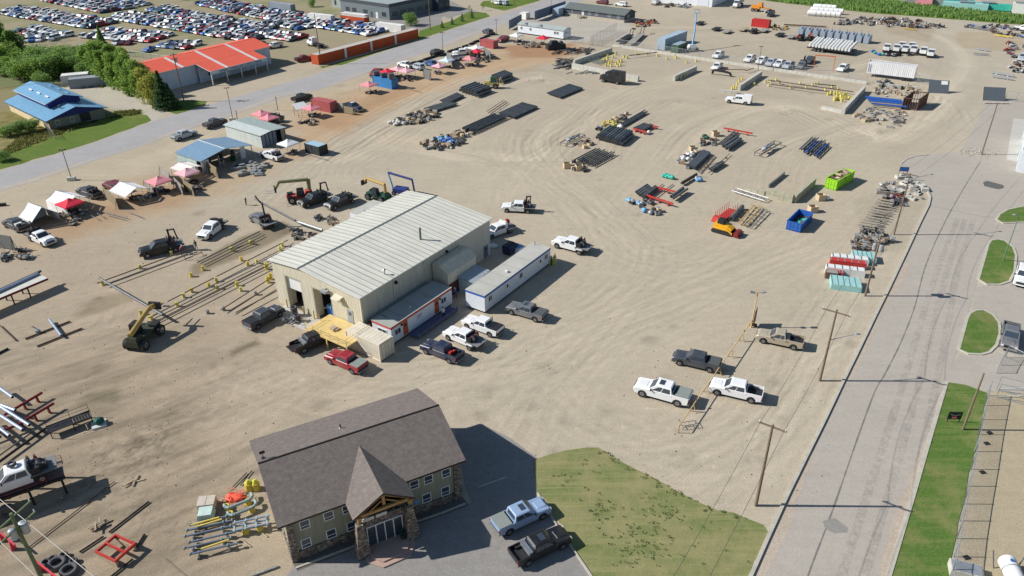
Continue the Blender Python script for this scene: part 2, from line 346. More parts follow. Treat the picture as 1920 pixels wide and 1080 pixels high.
def soil_mat(name,attr=None,col=None,stretch=None,fine=.2,coarse=.05,scale=1.):
    m=bpy.data.materials.new(name);m.use_nodes=True;n=m.node_tree;L=n.links;b=n.nodes['Principled BSDF']
    b.inputs['Roughness'].default_value=.95;b.inputs['Specular IOR Level'].default_value=.15
    geo=n.nodes.new('ShaderNodeNewGeometry');last=None
    if attr: s=n.nodes.new('ShaderNodeAttribute');s.attribute_name=attr;last=s.outputs['Color']
    else: s=n.nodes.new('ShaderNodeRGB');s.outputs[0].default_value=(*col,1);last=s.outputs[0]
    for sc,k,det,rot in ((7*scale,fine,4,None),(1.1*scale,coarse,5,None),(.16*scale,coarse*.9,4,None),(.6,.035,3,(R(-56),7)),(3.2*scale,coarse*1.3,4,None)):
        nz=n.nodes.new('ShaderNodeTexNoise');nz.inputs['Scale'].default_value=sc;nz.inputs['Detail'].default_value=det;nz.inputs['Roughness'].default_value=.6
        if rot:
            mp=n.nodes.new('ShaderNodeMapping');mp.vector_type='POINT';mp.inputs['Rotation'].default_value=(0,0,rot[0]);mp.inputs['Scale'].default_value=(.2,2.0,1)
            L.new(geo.outputs['Position'],mp.inputs[0]);L.new(mp.outputs[0],nz.inputs['Vector'])
        else: L.new(geo.outputs['Position'],nz.inputs['Vector'])
        mr=n.nodes.new('ShaderNodeMapRange');mr.inputs['From Min'].default_value=.3;mr.inputs['From Max'].default_value=.7;mr.inputs['To Min'].default_value=1-k;mr.inputs['To Max'].default_value=1+k
        L.new(nz.outputs[0],mr.inputs[0]);mx=n.nodes.new('ShaderNodeMix');mx.data_type='RGBA';mx.blend_type='MULTIPLY';mx.inputs[0].default_value=1
        L.new(last,mx.inputs[6]);L.new(mr.outputs[0],mx.inputs[7]);last=mx.outputs[2]
        if sc==7*scale:
            bp=n.nodes.new('ShaderNodeBump');bp.inputs['Strength'].default_value=.35;bp.inputs['Distance'].default_value=.04;L.new(nz.outputs[0],bp.inputs['Height']);L.new(bp.outputs[0],b.inputs['Normal'])
    L.new(last,b.inputs['Base Color']);MATS[name]=m;return m
me.materials.append(soil_mat('yard_dirt','soil'))
struct(link('ground',me))
# ================================================================ flat sheets: roads, paving, grass
def densify(P,step=2.5,jit=0.):
    out=[]
    for a,b in zip(P,P[1:]+P[:1]):
        n=max(1,int((b-a).length/step))
        for k in range(n):
            p=a.lerp(b,k/n);d_=(b-a).normalized();nn=Vector((-d_.y,d_.x,0));out.append(p+nn*random.uniform(-jit,jit)*(1 if k else .5))
    return out
def sheet(name,px,z,m,jit=0.,step=2.5,kind=True,world=False):
    P=px if world else GP(px);P=densify(P,step,jit) if jit else P
    b=MB();b.fix=False
    n=len(P);ar=sum(P[i].x*P[(i+1) % n].y-P[(i+1) % n].x*P[i].y for i in range(n))
    if ar<0: P=P[::-1]
    b.quad([(p.x,p.y,z) for p in P],m);o=b.build(name);return struct(o) if kind else o
asph=soil_mat('worn_asphalt',None,lin((170,162,151)),fine=.1,coarse=.045)
asph2=soil_mat('dark_asphalt',None,lin((142,138,133)),fine=.12,coarse=.07)
asphL=soil_mat('grey_asphalt',None,lin((162,159,157)),fine=.08,coarse=.06)
apron=soil_mat('pale_concrete',None,lin((188,184,176)),fine=.06,coarse=.05)
def grass_mat(name,a,b_,dry,k=.5):
    m=bpy.data.materials.new(name);m.use_nodes=True;n=m.node_tree;L=n.links;b=n.nodes['Principled BSDF'];b.inputs['Roughness'].default_value=.9;b.inputs['Specular IOR Level'].default_value=.1
    geo=n.nodes.new('ShaderNodeNewGeometry');last=None
    def nz(sc,det=5,stretch=None):
        q=n.nodes.new('ShaderNodeTexNoise');q.inputs['Scale'].default_value=sc;q.inputs['Detail'].default_value=det;q.inputs['Roughness'].default_value=.7
        if stretch is not None:
            mp=n.nodes.new('ShaderNodeMapping');mp.inputs['Rotation'].default_value=(0,0,stretch);mp.inputs['Scale'].default_value=(.06,1.3,1);L.new(geo.outputs['Position'],mp.inputs[0]);L.new(mp.outputs[0],q.inputs['Vector'])
        else: L.new(geo.outputs['Position'],q.inputs['Vector'])
        return q
    def rng(q,lo,hi):
        r=n.nodes.new('ShaderNodeMapRange');r.inputs['From Min'].default_value=lo;r.inputs['From Max'].default_value=hi;L.new(q.outputs[0],r.inputs[0]);return r
    m1=n.nodes.new('ShaderNodeMix');m1.data_type='RGBA';L.new(rng(nz(3.5),.35,.65).outputs[0],m1.inputs[0]);m1.inputs[6].default_value=(*a,1);m1.inputs[7].default_value=(*b_,1)
    m2=n.nodes.new('ShaderNodeMix');m2.data_type='RGBA';r=rng(nz(.22),.62-k*.4,.75-k*.25);L.new(r.outputs[0],m2.inputs[0]);L.new(m1.outputs[2],m2.inputs[6]);m2.inputs[7].default_value=(*dry,1)
    m3=n.nodes.new('ShaderNodeMix');m3.data_type='RGBA';r=rng(nz(1.,3,R(-115)),.48,.62);mm=n.nodes.new('ShaderNodeMath');mm.operation='MULTIPLY';mm.inputs[1].default_value=k;L.new(r.outputs[0],mm.inputs[0]);L.new(mm.outputs[0],m3.inputs[0])
    L.new(m2.outputs[2],m3.inputs[6]);m3.inputs[7].default_value=(*[x*1.12 for x in dry],1)
    q=nz(11,3);r=rng(q,.25,.75);r.inputs['To Min'].default_value=.75;r.inputs['To Max'].default_value=1.2
    m4=n.nodes.new('ShaderNodeMix');m4.data_type='RGBA';m4.blend_type='MULTIPLY';m4.inputs[0].default_value=1;L.new(m3.outputs[2],m4.inputs[6]);L.new(r.outputs[0],m4.inputs[7]);L.new(m4.outputs[2],b.inputs['Base Color'])
    bp=n.nodes.new('ShaderNodeBump');bp.inputs['Strength'].default_value=.6;bp.inputs['Distance'].default_value=.08;L.new(q.outputs[0],bp.inputs['Height']);L.new(bp.outputs[0],b.inputs['Normal'])
    MATS[name]=m;return m
lawn=grass_mat('dry_lawn',lin((106,118,68)),lin((118,128,78)),lin((146,140,98)),.62)
green=grass_mat('green_grass',lin((76,104,46)),lin((96,122,58)),lin((126,128,80)),.34)
verge=grass_mat('verge_grass',lin((82,108,42)),lin((102,122,56)),lin((120,120,66)),.25)
weeds=grass_mat('rough_weeds',lin((96,96,50)),lin((126,118,70)),lin((146,134,92)),.5)
LK=[(1380,1140),(1408,1080),(1440,1008),(1478,925),(1515,850),(1545,790),(1578,721),(1612,652),(1640,594),(1667,540),(1697,477),(1725,417),(1741,385),(1744,370),(1738,356),(1727,350)]
RK=[(1650,1150),(1667,1080),(1690,1003),(1712,930),(1730,868),(1747,810),(1775,716),(1795,655),(1815,590),(1828,545),(1833,525),(1853,462),(1862,430),(1868,412)]
road=sheet('road_surface',LK+[(1700,345),(1688,310),(1700,296),(1740,290),(1800,285),(1836,222),(1846,190),(1900,188),(1940,200),(1960,330),(1940,384),(1890,390)]+RK[::-1],.012,asph)
sheet('side_driveway',[(1775,714),(1783,690),(1800,664),(1812,668),(1846,668),(1870,660),(1960,700),(2200,740),(2200,780),(1960,740),(1850,733)],.010,asph)
sheet('yard_apron',[(1822,580),(1832,536),(1850,537),(1882,536),(1905,522),(1906,470),(1882,447),(1858,448),(1868,421),(1882,421),(1925,416),(2200,420),(2300,640),(1990,640),(1880,662),(1876,600),(1836,580)],.008,asph)
sheet('concrete_pad',[(1900,222),(2100,240),(2100,330),(1887,300)],.020,apron)
def kerb(name,px,w_=.28,h=.13,m=conc,closed=False,label=None):
    P=GP(px);b=MB();n=len(P);L_,R_=[],[]
    for k in range(n):
        a=P[(k-1) % n] if closed or k else P[k];c=P[(k+1) % n] if closed or k<n-1 else P[k]
        t=(c-a).normalized();nn=Vector((-t.y,t.x,0))*w_/2;L_.append(P[k]+nn);R_.append(P[k]-nn)
    rng_=range(n if closed else n-1)
    for k in rng_:
        j=(k+1) % n
        a,c,d_,e=L_[k],L_[j],R_[j],R_[k]
        b.add([(p.x,p.y,-.02) for p in (a,c,d_,e)]+[(p.x,p.y,h) for p in (a,c,d_,e)],[(4,5,6,7),(0,1,5,4),(2,3,7,6)]+([(1,2,6,5)] if (not closed and k==n-2) else [])+([(3,0,4,7)] if (not closed and k==0) else []),m)
    return struct(b.build(name))
kc=mat('kerb_concrete',(.46,.43,.36),.9,0,.15)
kerb('kerb',LK,.35,.2,kc)
kerb('kerb',[(1688,308),(1700,298),(1716,293),(1740,290)],.3,.1,kc)
kerb('kerb',RK[:7],.4,.12,kc)
ISL=[[(1797,655),(1813,598),(1818,588),(1830,582),(1845,582),(1862,591),(1873,605),(1875,625),(1868,648),(1855,661),(1840,665),(1815,664)],
       [(1834,524),(1853,458),(1858,451),(1870,449),(1884,452),(1900,465),(1905,480),(1902,510),(1893,528),(1875,534),(1850,534)],
       [(1868,412),(1874,402),(1890,393),(1925,386),(1990,386),(1990,418),(1925,417),(1880,419)]]
for P in ISL: kerb('kerb',P,.35,.12,kc,True)
for P in ISL: sheet('grass',P,.1,green)
for nm,cr in (('road_crack',[(1500,1140),(1515,1080),(1560,960),(1605,830),(1640,735),(1660,700),(1690,640),(1715,575),(1735,500),(1765,430),(1800,365),(1840,300)]),
    ('road_crack',[(1746,385),(1800,398),(1868,410)])):
    P=spline([tuple(G(*p)[:2]) for p in cr],.8);b=MB();b.fix=False;pp=[Vector((x,y,.016)) for x,y in P];crm=mat('crack_seal',lin((122,117,112)),.8)
    for k in range(len(pp)-1):
        t=(pp[k+1]-pp[k]).normalized();nn=Vector((-t.y,t.x,0))*(.09 if len(cr)>6 else .05)*random.uniform(.6,1.2);b.quad([pp[k]-nn,pp[k+1]-nn,pp[k+1]+nn,pp[k]+nn],crm)
    struct(b.build(nm))
sheet('road_patch',[(1843,343),(1850,339),(1880,347),(1882,353),(1872,355),(1846,349)],.018,mat('fresh_patch',lin((98,97,96)),.9),.15,.8)
sheet('road_patch',[(1543,978),(1565,972),(1590,990),(1588,998),(1565,1000),(1548,992)],.018,mat('faint_patch',lin((140,137,130)),.9),.2,.8)
for dx in (0,46,96):
    P1=[(1560+dx*.9,1140),(1600+dx*.9,1010),(1648+dx*.8,860),(1690+dx*.66,730),(1722+dx*.55,620),(1760+dx*.4,500),(1800+dx*.3,400)]
    P=spline([tuple(G(*p)[:2]) for p in P1],2.5);b=MB();b.fix=False;pp=[Vector((x,y,.0145+dx*1e-5)) for x,y in P];lm=soil_mat('lane_wear',None,lin((163,155,145)),fine=.1,coarse=.12) if 'lane_wear' not in MATS else MATS['lane_wear']
    for k in range(len(pp)-1):
        t=(pp[k+1]-pp[k]).normalized();nn=Vector((-t.y,t.x,0))*.4;b.quad([pp[k]-nn,pp[k+1]-nn,pp[k+1]+nn,pp[k]+nn],lm)
    struct(b.build('road_lane_wear'))
sheet('grass',[(1656,1140),(1672,1080),(1694,1003),(1716,930),(1734,868),(1751,810),(1779,717),(1812,722),(1850,737),(1843,780),(1822,870),(1800,960),(1780,1080),(1768,1150)],.06,green,.15,1.5)
def edge_dirt(px,w0,side,z=.0155):
    P=spline([tuple(G(*p)[:2]) for p in px],1.2);L1,L2=[],[]
    for k in range(len(P)-1):
        a,c=Vector((*P[k],0)),Vector((*P[k+1],0));t=(c-a).normalized();nn=Vector((-t.y,t.x,0))*side;L1.append(a+nn*.1);L2.append(a+nn*(w0*(.55+.45*math.sin(k*.21)*math.sin(k*.057+1))+random.uniform(-.12,.12)))
    b=MB();b.fix=False
    for k in range(len(L1)-1): b.quad([(p.x,p.y,z) for p in (L1[k],L1[k+1],L2[k+1],L2[k])],MATS['edge_sand'])
    struct(b.build('edge_dirt'))
soil_mat('edge_sand',None,lin((178,164,148)),fine=.2,coarse=.06)
edge_dirt(LK[:11],1.3,-1);edge_dirt(LK[:11],.6,-1,.0165);edge_dirt(RK[:7],1.0,1)
edge_dirt([(0,356),(75,336),(150,309),(210,289),(280,268),(330,248),(400,226),(460,206),(530,180),(600,166),(690,135),(760,111),(825,88),(905,58),(975,36)],1.6,1,.017)
sheet('main_road',[(-120,352),(0,320),(83,296),(167,271),(285,228),(380,200),(480,171),(560,149),(640,124),(720,97),(800,71),(880,45),(960,21),(1010,4),(1120,-40),(1190,-40),(1110,-5),(1050,14),(975,38),(905,60),(825,90),(760,113),(690,137),(600,168),(530,182),(460,208),(400,228),(330,250),(280,270),(210,291),(150,311),(75,338),(0,358),(-120,394)],.012,asphL,.12,2)
sheet('grass_verge',[(-120,350),(0,318),(83,294),(167,269),(285,226),(276,216),(262,214),(235,214),(190,226),(100,256),(30,282),(0,294),(-120,325)],.02,verge,.4,2)
sheet('grass_verge',[(283,195),(300,206),(330,214),(384,197),(388,190),(340,188),(310,190)],.02,verge,.4,2)
sheet('grass_verge',[(600,124),(640,122),(720,95),(800,69),(880,43),(918,31),(912,24),(878,22),(850,38),(786,58),(784,72),(700,98),(604,128)],.02,verge,.2,2)
sheet('grass_verge',[(900,10),(945,20),(1010,2),(1060,-20),(1000,-20),(960,0),(905,2)],.02,verge,.4,2)
sheet('rough_weeds',[(-120,322),(0,292),(30,280),(100,254),(190,224),(235,212),(262,208),(245,205),(190,228),(130,232),(80,236),(20,208),(-120,210)],.015,weeds,.3,2)
sheet('grass_verge',[(1420,-20),(1440,2),(1540,14),(1640,25),(1760,34),(1930,48),(2100,60),(2100,45),(1930,30),(1800,18),(1740,12),(1600,-6),(1560,-20)],.02,verge,.6,4)
sheet('side_driveway',[(830,30),(818,60),(786,62),(770,52),(700,40),(690,30),(800,8),(835,-4),(870,14),(905,24),(880,22),(840,35)],.014,asph2)
sheet('parking_lot',[(500,1140),(548,1064),(640,1035),(700,1030),(720,1020),(800,975),(872,949),(884,942),(873,915),(852,806),(905,796),(955,820),(1012,862),(1002,900),(1006,930),(1038,980),(1110,1082),(1150,1140)],.012,asph2)
kerb('kerb',[(1008,925),(1036,975),(1108,1080),(1150,1142)],.2,.13,kc)
kerb('kerb',[(555,1066),(600,1049),(664,1025),(668,1023)],.2,.13,kc)
kerb('kerb',[(778,980),(830,962),(873,945)],.2,.13,kc)
kerb('kerb',[(897,914),(950,895)],.16,.1,kc)
LAWN=[(1003,862),(1030,852),(1062,846),(1100,839),(1120,840),(1143,850),(1170,868),(1200,882),(1230,898),(1262,915),(1290,930),(1320,945),(1345,957),(1375,960),(1400,972),(1428,985),(1441,1000),(1428,1030),(1406,1078),(1380,1140),(1150,1140),(1112,1080),(1040,973),(1010,925),(1004,900)]
sheet('lawn',LAWN,.03,lawn,.35,1.2)
tuft=mat('weed_leaf',lin((84,100,56)),.9,0,.3);b=MB();b.fix=False
def intuft(u,v):
    ins=False
    for (x0,y0),(x1,y1) in zip(LAWN,LAWN[1:]+LAWN[:1]):
        if (y0>v)!=(y1>v) and u<(x1-x0)*(v-y0)/(y1-y0)+x0: ins=not ins
    return ins
TL=[(random.gauss(cx,sx),random.gauss(cy,sy)) for cx,cy,sx,sy,n in ((1130,950,26,16,30),(1195,1020,36,24,70),(1240,965,30,26,46),(1100,880,30,14,8),(1290,990,50,35,20),(1070,905,30,14,6)) for _ in range(n)]
for a,c in zip(LAWN[4:14],LAWN[5:15]): TL+=[(a[0]+(c[0]-a[0])*random.random(),a[1]+(c[1]-a[1])*random.random()+random.uniform(-1,3)) for _ in range(14)]
for u,v in TL:
    if not intuft(u,v-1): continue
    c=G(u,v)
    for k in range(6):
        an=random.random()*6.3;rr=random.uniform(.02,.13);p=c+Vector((math.cos(an)*rr,math.sin(an)*rr,.04));h=random.uniform(.03,.1);w_=random.uniform(.03,.07);t=Vector((math.cos(an+1.5),math.sin(an+1.5),0))
        b.quad([p-t*w_,p+t*w_,p+t*w_*.4+Vector((math.cos(an)*h,math.sin(an)*h,h)),p-t*w_*.6+Vector((math.cos(an)*h,math.sin(an)*h,h))],tuft)
tag(b.build('weed_tufts'),None,None,None,'stuff')
# ================================================================ buildings
def FR(a,b,c,z=0.0,rect=None):
    """frame of a rectangle seen at height z: corner a, along a->b, towards c"""
    A,B,C=G(*a,z),G(*b,z),G(*c,z);u=B-A;L_=u.length;u.normalize();nn=Vector((-u.y,u.x,0));W=(C-B).dot(nn)
    return Vector((A.x,A.y,0)),math.atan2(u.y,u.x),L_,W
def face_box(b,x,y,z,w_,h,t,face,m,off=0.0):
    """a box of width w_, height h lying on a wall face; (x, y) lies on the wall"""
    s=1 if face[1]=='+' else-1
    if face[0]=='y': b.box((x,y+s*(t/2+off),z),(w_,t,h),m)
    else: b.box((x+s*(t/2+off),y,z),(t,w_,h),m)
def window(root,x,y,z,w_=1.0,h=1.2,face='y-',fm=None,gm=None,bars=1,horiz=False,fr=.08,name='window'):
    fm=fm or white;gm=gm or glass;s=1 if face[1]=='+' else-1
    b=MB()
    def bb(dx,dz,ww,hh,t=.06):
        face_box(b,x+(dx if face[0]=='y' else 0),y+(dx if face[0]=='x' else 0),z+dz,ww,hh,t,face,fm)
    bb(0,h/2-fr/2,w_,fr);bb(0,-h/2+fr/2,w_,fr,.08);bb(-w_/2+fr/2,0,fr,h-2*fr);bb(w_/2-fr/2,0,fr,h-2*fr)
    for k in range(bars):
        if horiz: bb(0,-.12*h,w_-2*fr,fr*.7)
        else: bb(w_*((k+1)/(bars+1)-.5),0,fr*.7,h-2*fr)
    o=b.build(name,root);p=MB();face_box(p,x,y,z,w_-2*fr,h-2*fr,.02,face,gm,.004);p.build('pane',o);return o
def door(root,x,y,z0,w_=1.0,h=2.05,face='y-',m=None,pane=True,handle=True):
    b=MB();face_box(b,x,y,z0+h/2,w_,h,.05,face,m or white);o=b.build('door',root)
    if pane: p=MB();face_box(p,x,y,z0+h*.72,w_*.45,h*.25,.01,face,glass,.052);p.build('pane',o)
    p=MB();face_box(p,x+(w_*.38 if face[0]=='y' else 0),y+(w_*.38 if face[0]=='x' else 0),z0+h*.48,.08,.12,.05,face,chrome,.052);p.build('handle',o)
    return o
shingle=bpy.data.materials.new('asphalt_shingles');shingle.use_nodes=True
def mk_shingle(m,c1,c2):
    n=m.node_tree;L=n.links;b=n.nodes['Principled BSDF'];b.inputs['Roughness'].default_value=.9;b.inputs['Specular IOR Level'].default_value=.15
    tc=n.nodes.new('ShaderNodeTexCoord');br=n.nodes.new('ShaderNodeTexBrick');br.inputs['Scale'].default_value=1;br.inputs['Brick Width'].default_value=.3;br.inputs['Row Height'].default_value=.14
    br.inputs['Mortar Size'].default_value=.03;br.inputs['Color1'].default_value=(*c1,1);br.inputs['Color2'].default_value=(*c2,1);br.inputs['Mortar'].default_value=(*[x*.62 for x in c1],1);br.inputs['Bias'].default_value=-.1
    L.new(tc.outputs['Object'],br.inputs['Vector']);nz=n.nodes.new('ShaderNodeTexNoise');nz.inputs['Scale'].default_value=2.2;nz.inputs['Detail'].default_value=6;L.new(tc.outputs['Object'],nz.inputs['Vector'])
    mr=n.nodes.new('ShaderNodeMapRange');mr.inputs['From Min'].default_value=.3;mr.inputs['From Max'].default_value=.7;mr.inputs['To Min'].default_value=.85;mr.inputs['To Max'].default_value=1.15;L.new(nz.outputs[0],mr.inputs[0])
    mx=n.nodes.new('ShaderNodeMix');mx.data_type='RGBA';mx.blend_type='MULTIPLY';mx.inputs[0].default_value=1;L.new(br.outputs[0],mx.inputs[6]);L.new(mr.outputs[0],mx.inputs[7]);L.new(mx.outputs[2],b.inputs['Base Color'])
    bp=n.nodes.new('ShaderNodeBump');bp.inputs['Strength'].default_value=.5;bp.inputs['Distance'].default_value=.02;L.new(br.outputs['Fac'],bp.inputs['Height']);bp.invert=True;L.new(bp.outputs[0],b.inputs['Normal'])
mk_shingle(shingle,lin((134,124,118)),lin((122,113,108)))
shingle2=bpy.data.materials.new('grey_shingles');shingle2.use_nodes=True;mk_shingle(shingle2,lin((118,124,122)),lin((108,113,112)))
stone=bpy.data.materials.new('field_stone');stone.use_nodes=True
def mk_stone(m):
    n=m.node_tree;L=n.links;b=n.nodes['Principled BSDF'];b.inputs['Roughness'].default_value=.9
    tc=n.nodes.new('ShaderNodeTexCoord');mp=n.nodes.new('ShaderNodeMapping');mp.inputs['Scale'].default_value=(1,1,2.);L.new(tc.outputs['Object'],mp.inputs[0])
    vo=n.nodes.new('ShaderNodeTexVoronoi');vo.inputs['Scale'].default_value=3.4;L.new(mp.outputs[0],vo.inputs['Vector'])
    v2=n.nodes.new('ShaderNodeTexVoronoi');v2.feature='DISTANCE_TO_EDGE';v2.inputs['Scale'].default_value=3.4;L.new(mp.outputs[0],v2.inputs['Vector'])
    sx=n.nodes.new('ShaderNodeSeparateColor');L.new(vo.outputs['Color'],sx.inputs[0])
    cr=n.nodes.new('ShaderNodeValToRGB');L.new(sx.outputs[0],cr.inputs[0]);e=cr.color_ramp.elements;e[0].color=(*lin((84,76,68)),1);e[1].color=(*lin((168,156,140)),1);k=e.new(.5);k.color=(*lin((126,112,100)),1)
    lt=n.nodes.new('ShaderNodeMath');lt.operation='LESS_THAN';lt.inputs[1].default_value=.045;L.new(v2.outputs['Distance'],lt.inputs[0])
    mx=n.nodes.new('ShaderNodeMix');mx.data_type='RGBA';L.new(lt.outputs[0],mx.inputs[0]);L.new(cr.outputs[0],mx.inputs[6]);mx.inputs[7].default_value=(.03,.028,.025,1);L.new(mx.outputs[2],b.inputs['Base Color'])
    bp=n.nodes.new('ShaderNodeBump');bp.inputs['Strength'].default_value=.8;bp.inputs['Distance'].default_value=.06;L.new(v2.outputs['Distance'],bp.inputs['Height']);L.new(bp.outputs[0],b.inputs['Normal'])
mk_stone(stone)
siding=rib_mat('board_and_batten',lin((146,145,126)),0,.4,.5,.75,0,.06,.2,.72,.88)
timber=mat('timber_beam',lin((168,132,84)),.7,0,.15,2)
trim=mat('dark_trim',lin((58,50,46)),.6,0,.1)
# ---- the lodge-like office in the foreground
OX,OY,OA=-20.9,46.8,R(27.1);EL=18.2;ED=12.9;RM=6.45;EZ,RZ=5.05,7.3;WX0,WX1,WY0,WY1=.76,17.55,.4,12.4
off_=thing('office_building','two-storey olive office with grey-brown shingle gable roof and stone trimmed porch','office building',(OX,OY,0),OA)
b=MB();b.box(((WX0+WX1)/2,(WY0+WY1)/2,3.0),(WX1-WX0,WY1-WY0,4.0),siding)
for x in (WX0,WX1): b.add([(x,WY0,4.98),(x,WY1,4.98),(x,RM,7.0)],[(0,1,2)],siding)
b.build('wall',off_)
b=MB()
th=.22;sl_=(RZ-EZ)/RM
b.add([(0,0,EZ),(EL,0,EZ),(EL,RM,RZ),(0,RM,RZ)],[(0,1,2,3)],shingle)
b.add([(0,ED,EZ),(EL,ED,EZ),(EL,RM,RZ),(0,RM,RZ)],[(0,3,2,1)],shingle)
b.add([(0,0,EZ-th),(EL,0,EZ-th),(EL,RM,RZ-th),(0,RM,RZ-th),(0,ED,EZ-th),(EL,ED,EZ-th),(0,0,EZ),(EL,0,EZ),(EL,RM,RZ),(0,RM,RZ),(0,ED,EZ),(EL,ED,EZ)],
      [(0,3,2,1),(3,4,5,2),(0,1,7,6),(4,10,11,5),(0,6,9,3),(3,9,10,4),(1,2,8,7),(2,5,11,8)],trim)
b.fix=False;rf=b.build('roof',off_)
b=MB();b.tube((0,RM,RZ+.0),(EL,RM,RZ+.0),.09,trim,6);b.build('ridge_cap',rf)
b=MB();b.tube((8.4,8.6,6.4),(8.4,8.6,7.0),.07,black,8);b.tube((8.4,8.6,6.5),(8.4,8.6,6.66),.22,chrome,8,.08);b.build('vent_pipe',rf)
b=MB();b.tube((.6,7.2,7.0),(.6,7.2,7.8),.03,black,6);b.box((.6,7.2,7.8),(.5,.06,.3),dark);b.box((.6,7.2,7.1),(.3,.3,.1),dark);b.build('antenna',rf)
b=MB();b.box(((WX0+WX1)/2,WY0-.06,.5),(WX1-WX0+.2,.18,1.0),stone);b.box(((WX0+WX1)/2,WY1+.06,.5),(WX1-WX0+.2,.18,1.0),stone)
b.box((WX0-.06,(WY0+WY1)/2,.5),(.18,WY1-WY0-.1,.995),stone);b.box((WX1+.06,(WY0+WY1)/2,.5),(.18,WY1-WY0-.1,.995),stone);b.build('stone_base',off_)
for x in (WX0+.25,WX1-.25): b=MB();b.box((x,WY0-.1,2.4),(.75,.36,4.8),stone,top=(.8,.8));b.build('stone_column',off_)
for x in (2.35,4.55,6.3,12.9,14.35,16.2): window(off_,x,WY0,3.95,.95,1.05,'y-',horiz=True)
for x in (2.15,4.5,6.45,12.0,14.0,16.0): window(off_,x,WY0,1.65,.95,1.15,'y-',horiz=True)
b=MB();face_box(b,13.0,WY0,1.6,.4,.4,.05,'y-',ltblue);b.build('sign_plate',off_)
b=MB();b.box((9.2,-.5,1.75),(4.4,1.8,3.5),stone);b.build('entry_wall',off_)
b=MB()
b.box((9.1,-1.42,1.35),(3.5,.08,2.5),glass);o=b.build('entry_glass',off_)
for x in (7.4,8.25,9.1,9.95,10.8): b=MB();b.box((x,-1.47,1.35),(.09,.12,2.5),white);b.build('door_frame',o)
b=MB();b.box((9.1,-1.47,2.65),(3.49,.11,.1),white);b.build('door_frame',o)
b=MB();b.prism([(6.7,.3),(6.7,-3.1),(7.8,-4.3),(10.5,-4.2),(11.4,-3.0),(11.4,.3)],0,.14,mat('pinkish_concrete',lin((176,150,136)),.9,0,.1))
b.prism([(7.2,.3),(7.2,-2.9),(8.0,-3.8),(10.3,-3.7),(10.9,-2.8),(10.9,.3)],.14,.28,MATS['pinkish_concrete']);b.build('entry_step',off_)
DZ,DE=6.77,5.0
DX,DYF=9.2,-2.15;LX,RX=6.15,12.04;ya=(DZ-EZ)/sl_
b=MB();b.fix=False
yv=(DE-EZ)/sl_ if DE>EZ else-.02
P=[(DX,ya,DZ),(DX,DYF,DZ),(LX,DYF-.1,DE),(RX,DYF-.1,DE),(LX,yv,DE),(RX,yv,DE)]
up=lambda p,k=.05: (p[0],p[1],p[2]+k)
b.add([up(p) for p in P],[(0,4,2,1),(0,1,3,5)],shingle)
b.add([up(p,-.17) for p in P]+[up(p) for p in P],[(0,1,2,4),(0,5,3,1),(1,7,8,2),(1,3,9,7),(2,8,10,4),(3,5,11,9)],trim);b.build('porch_roof',off_)
b=MB();b.box((DX,DYF+.35,DE-.25),(5.3,.3,.32),timber);b.box((DX,DYF+.35,5.8),(.28,.26,1.2),timber)
for s in (-1,1):
    b.tube((DX+s*2.75,DYF+.2,DE-.2),(DX,DYF+.2,DZ-.3),.15,timber,4);b.tube((DX+s*1.4,DYF+.3,DE-.1),(DX,DYF+.3,DE+.9) if 0 else (DX+s*.2,DYF+.3,DE+.7),.1,timber,4)
    b.box((DX+s*2.4,DYF+.35,4.2),(.3,.3,1.4),timber);b.box((DX+s*2.45,(DYF+.4)/2+.2,DE-.3),(.26,3.0,.28),timber)
b.build('porch_truss',off_)
b=MB();b.box((DX,-.7,DE-.5),(4.6,2.2,.08),trim);b.build('porch_soffit',off_)
for x in (6.7,11.5): b=MB();b.box((x,-1.95,2.0),(1.35,1.15,4.0),stone,top=(.42,.5));b.build('stone_pier',off_)
b=MB();b.box((8.3,-1.5,3.72),(2.3,.1,.35),offwhite,ry=0);b.box((8.3,-1.57,3.75),(.12,.08,.5),dark);b.build('sign_board',off_)
for x in (7.0,10.6):
    t=thing('planter','round planter with dark shrub on the porch step, '+('left' if x<8 else 'right')+' of the glass doors','planter',Vector((OX,OY,0))+Matrix.Rotation(OA,3,'Z') @ Vector((x,-2.0,.28)),OA)
    b=MB();b.tube((0,0,0),(0,0,.5),.28,dark,10,.38);b.build('pot',t);b=MB()
    for k in range(160): a_=random.random()*6.3;r_=random.random()**.5*.42;z_=.5+random.random()*.5;b.quad([(math.cos(a_)*r_+random.uniform(-.1,.1),math.sin(a_)*r_+random.uniform(-.1,.1),z_+random.uniform(-.08,.08)) for _ in range(3)],dkgreen)
    b.build('foliage',t)
gb=[Vector((OX,OY,0))+Matrix.Rotation(OA,3,'Z') @ Vector(p) for p in ((WX0-.2,.3,0),(WX1+.2,.3,0),(WX1+.3,-1.0,0),(WX0,-.9,0))]
sheet('gravel_bed',gb,.03,soil_mat('bed_gravel',None,lin((112,106,98)),fine=.4),world=True)
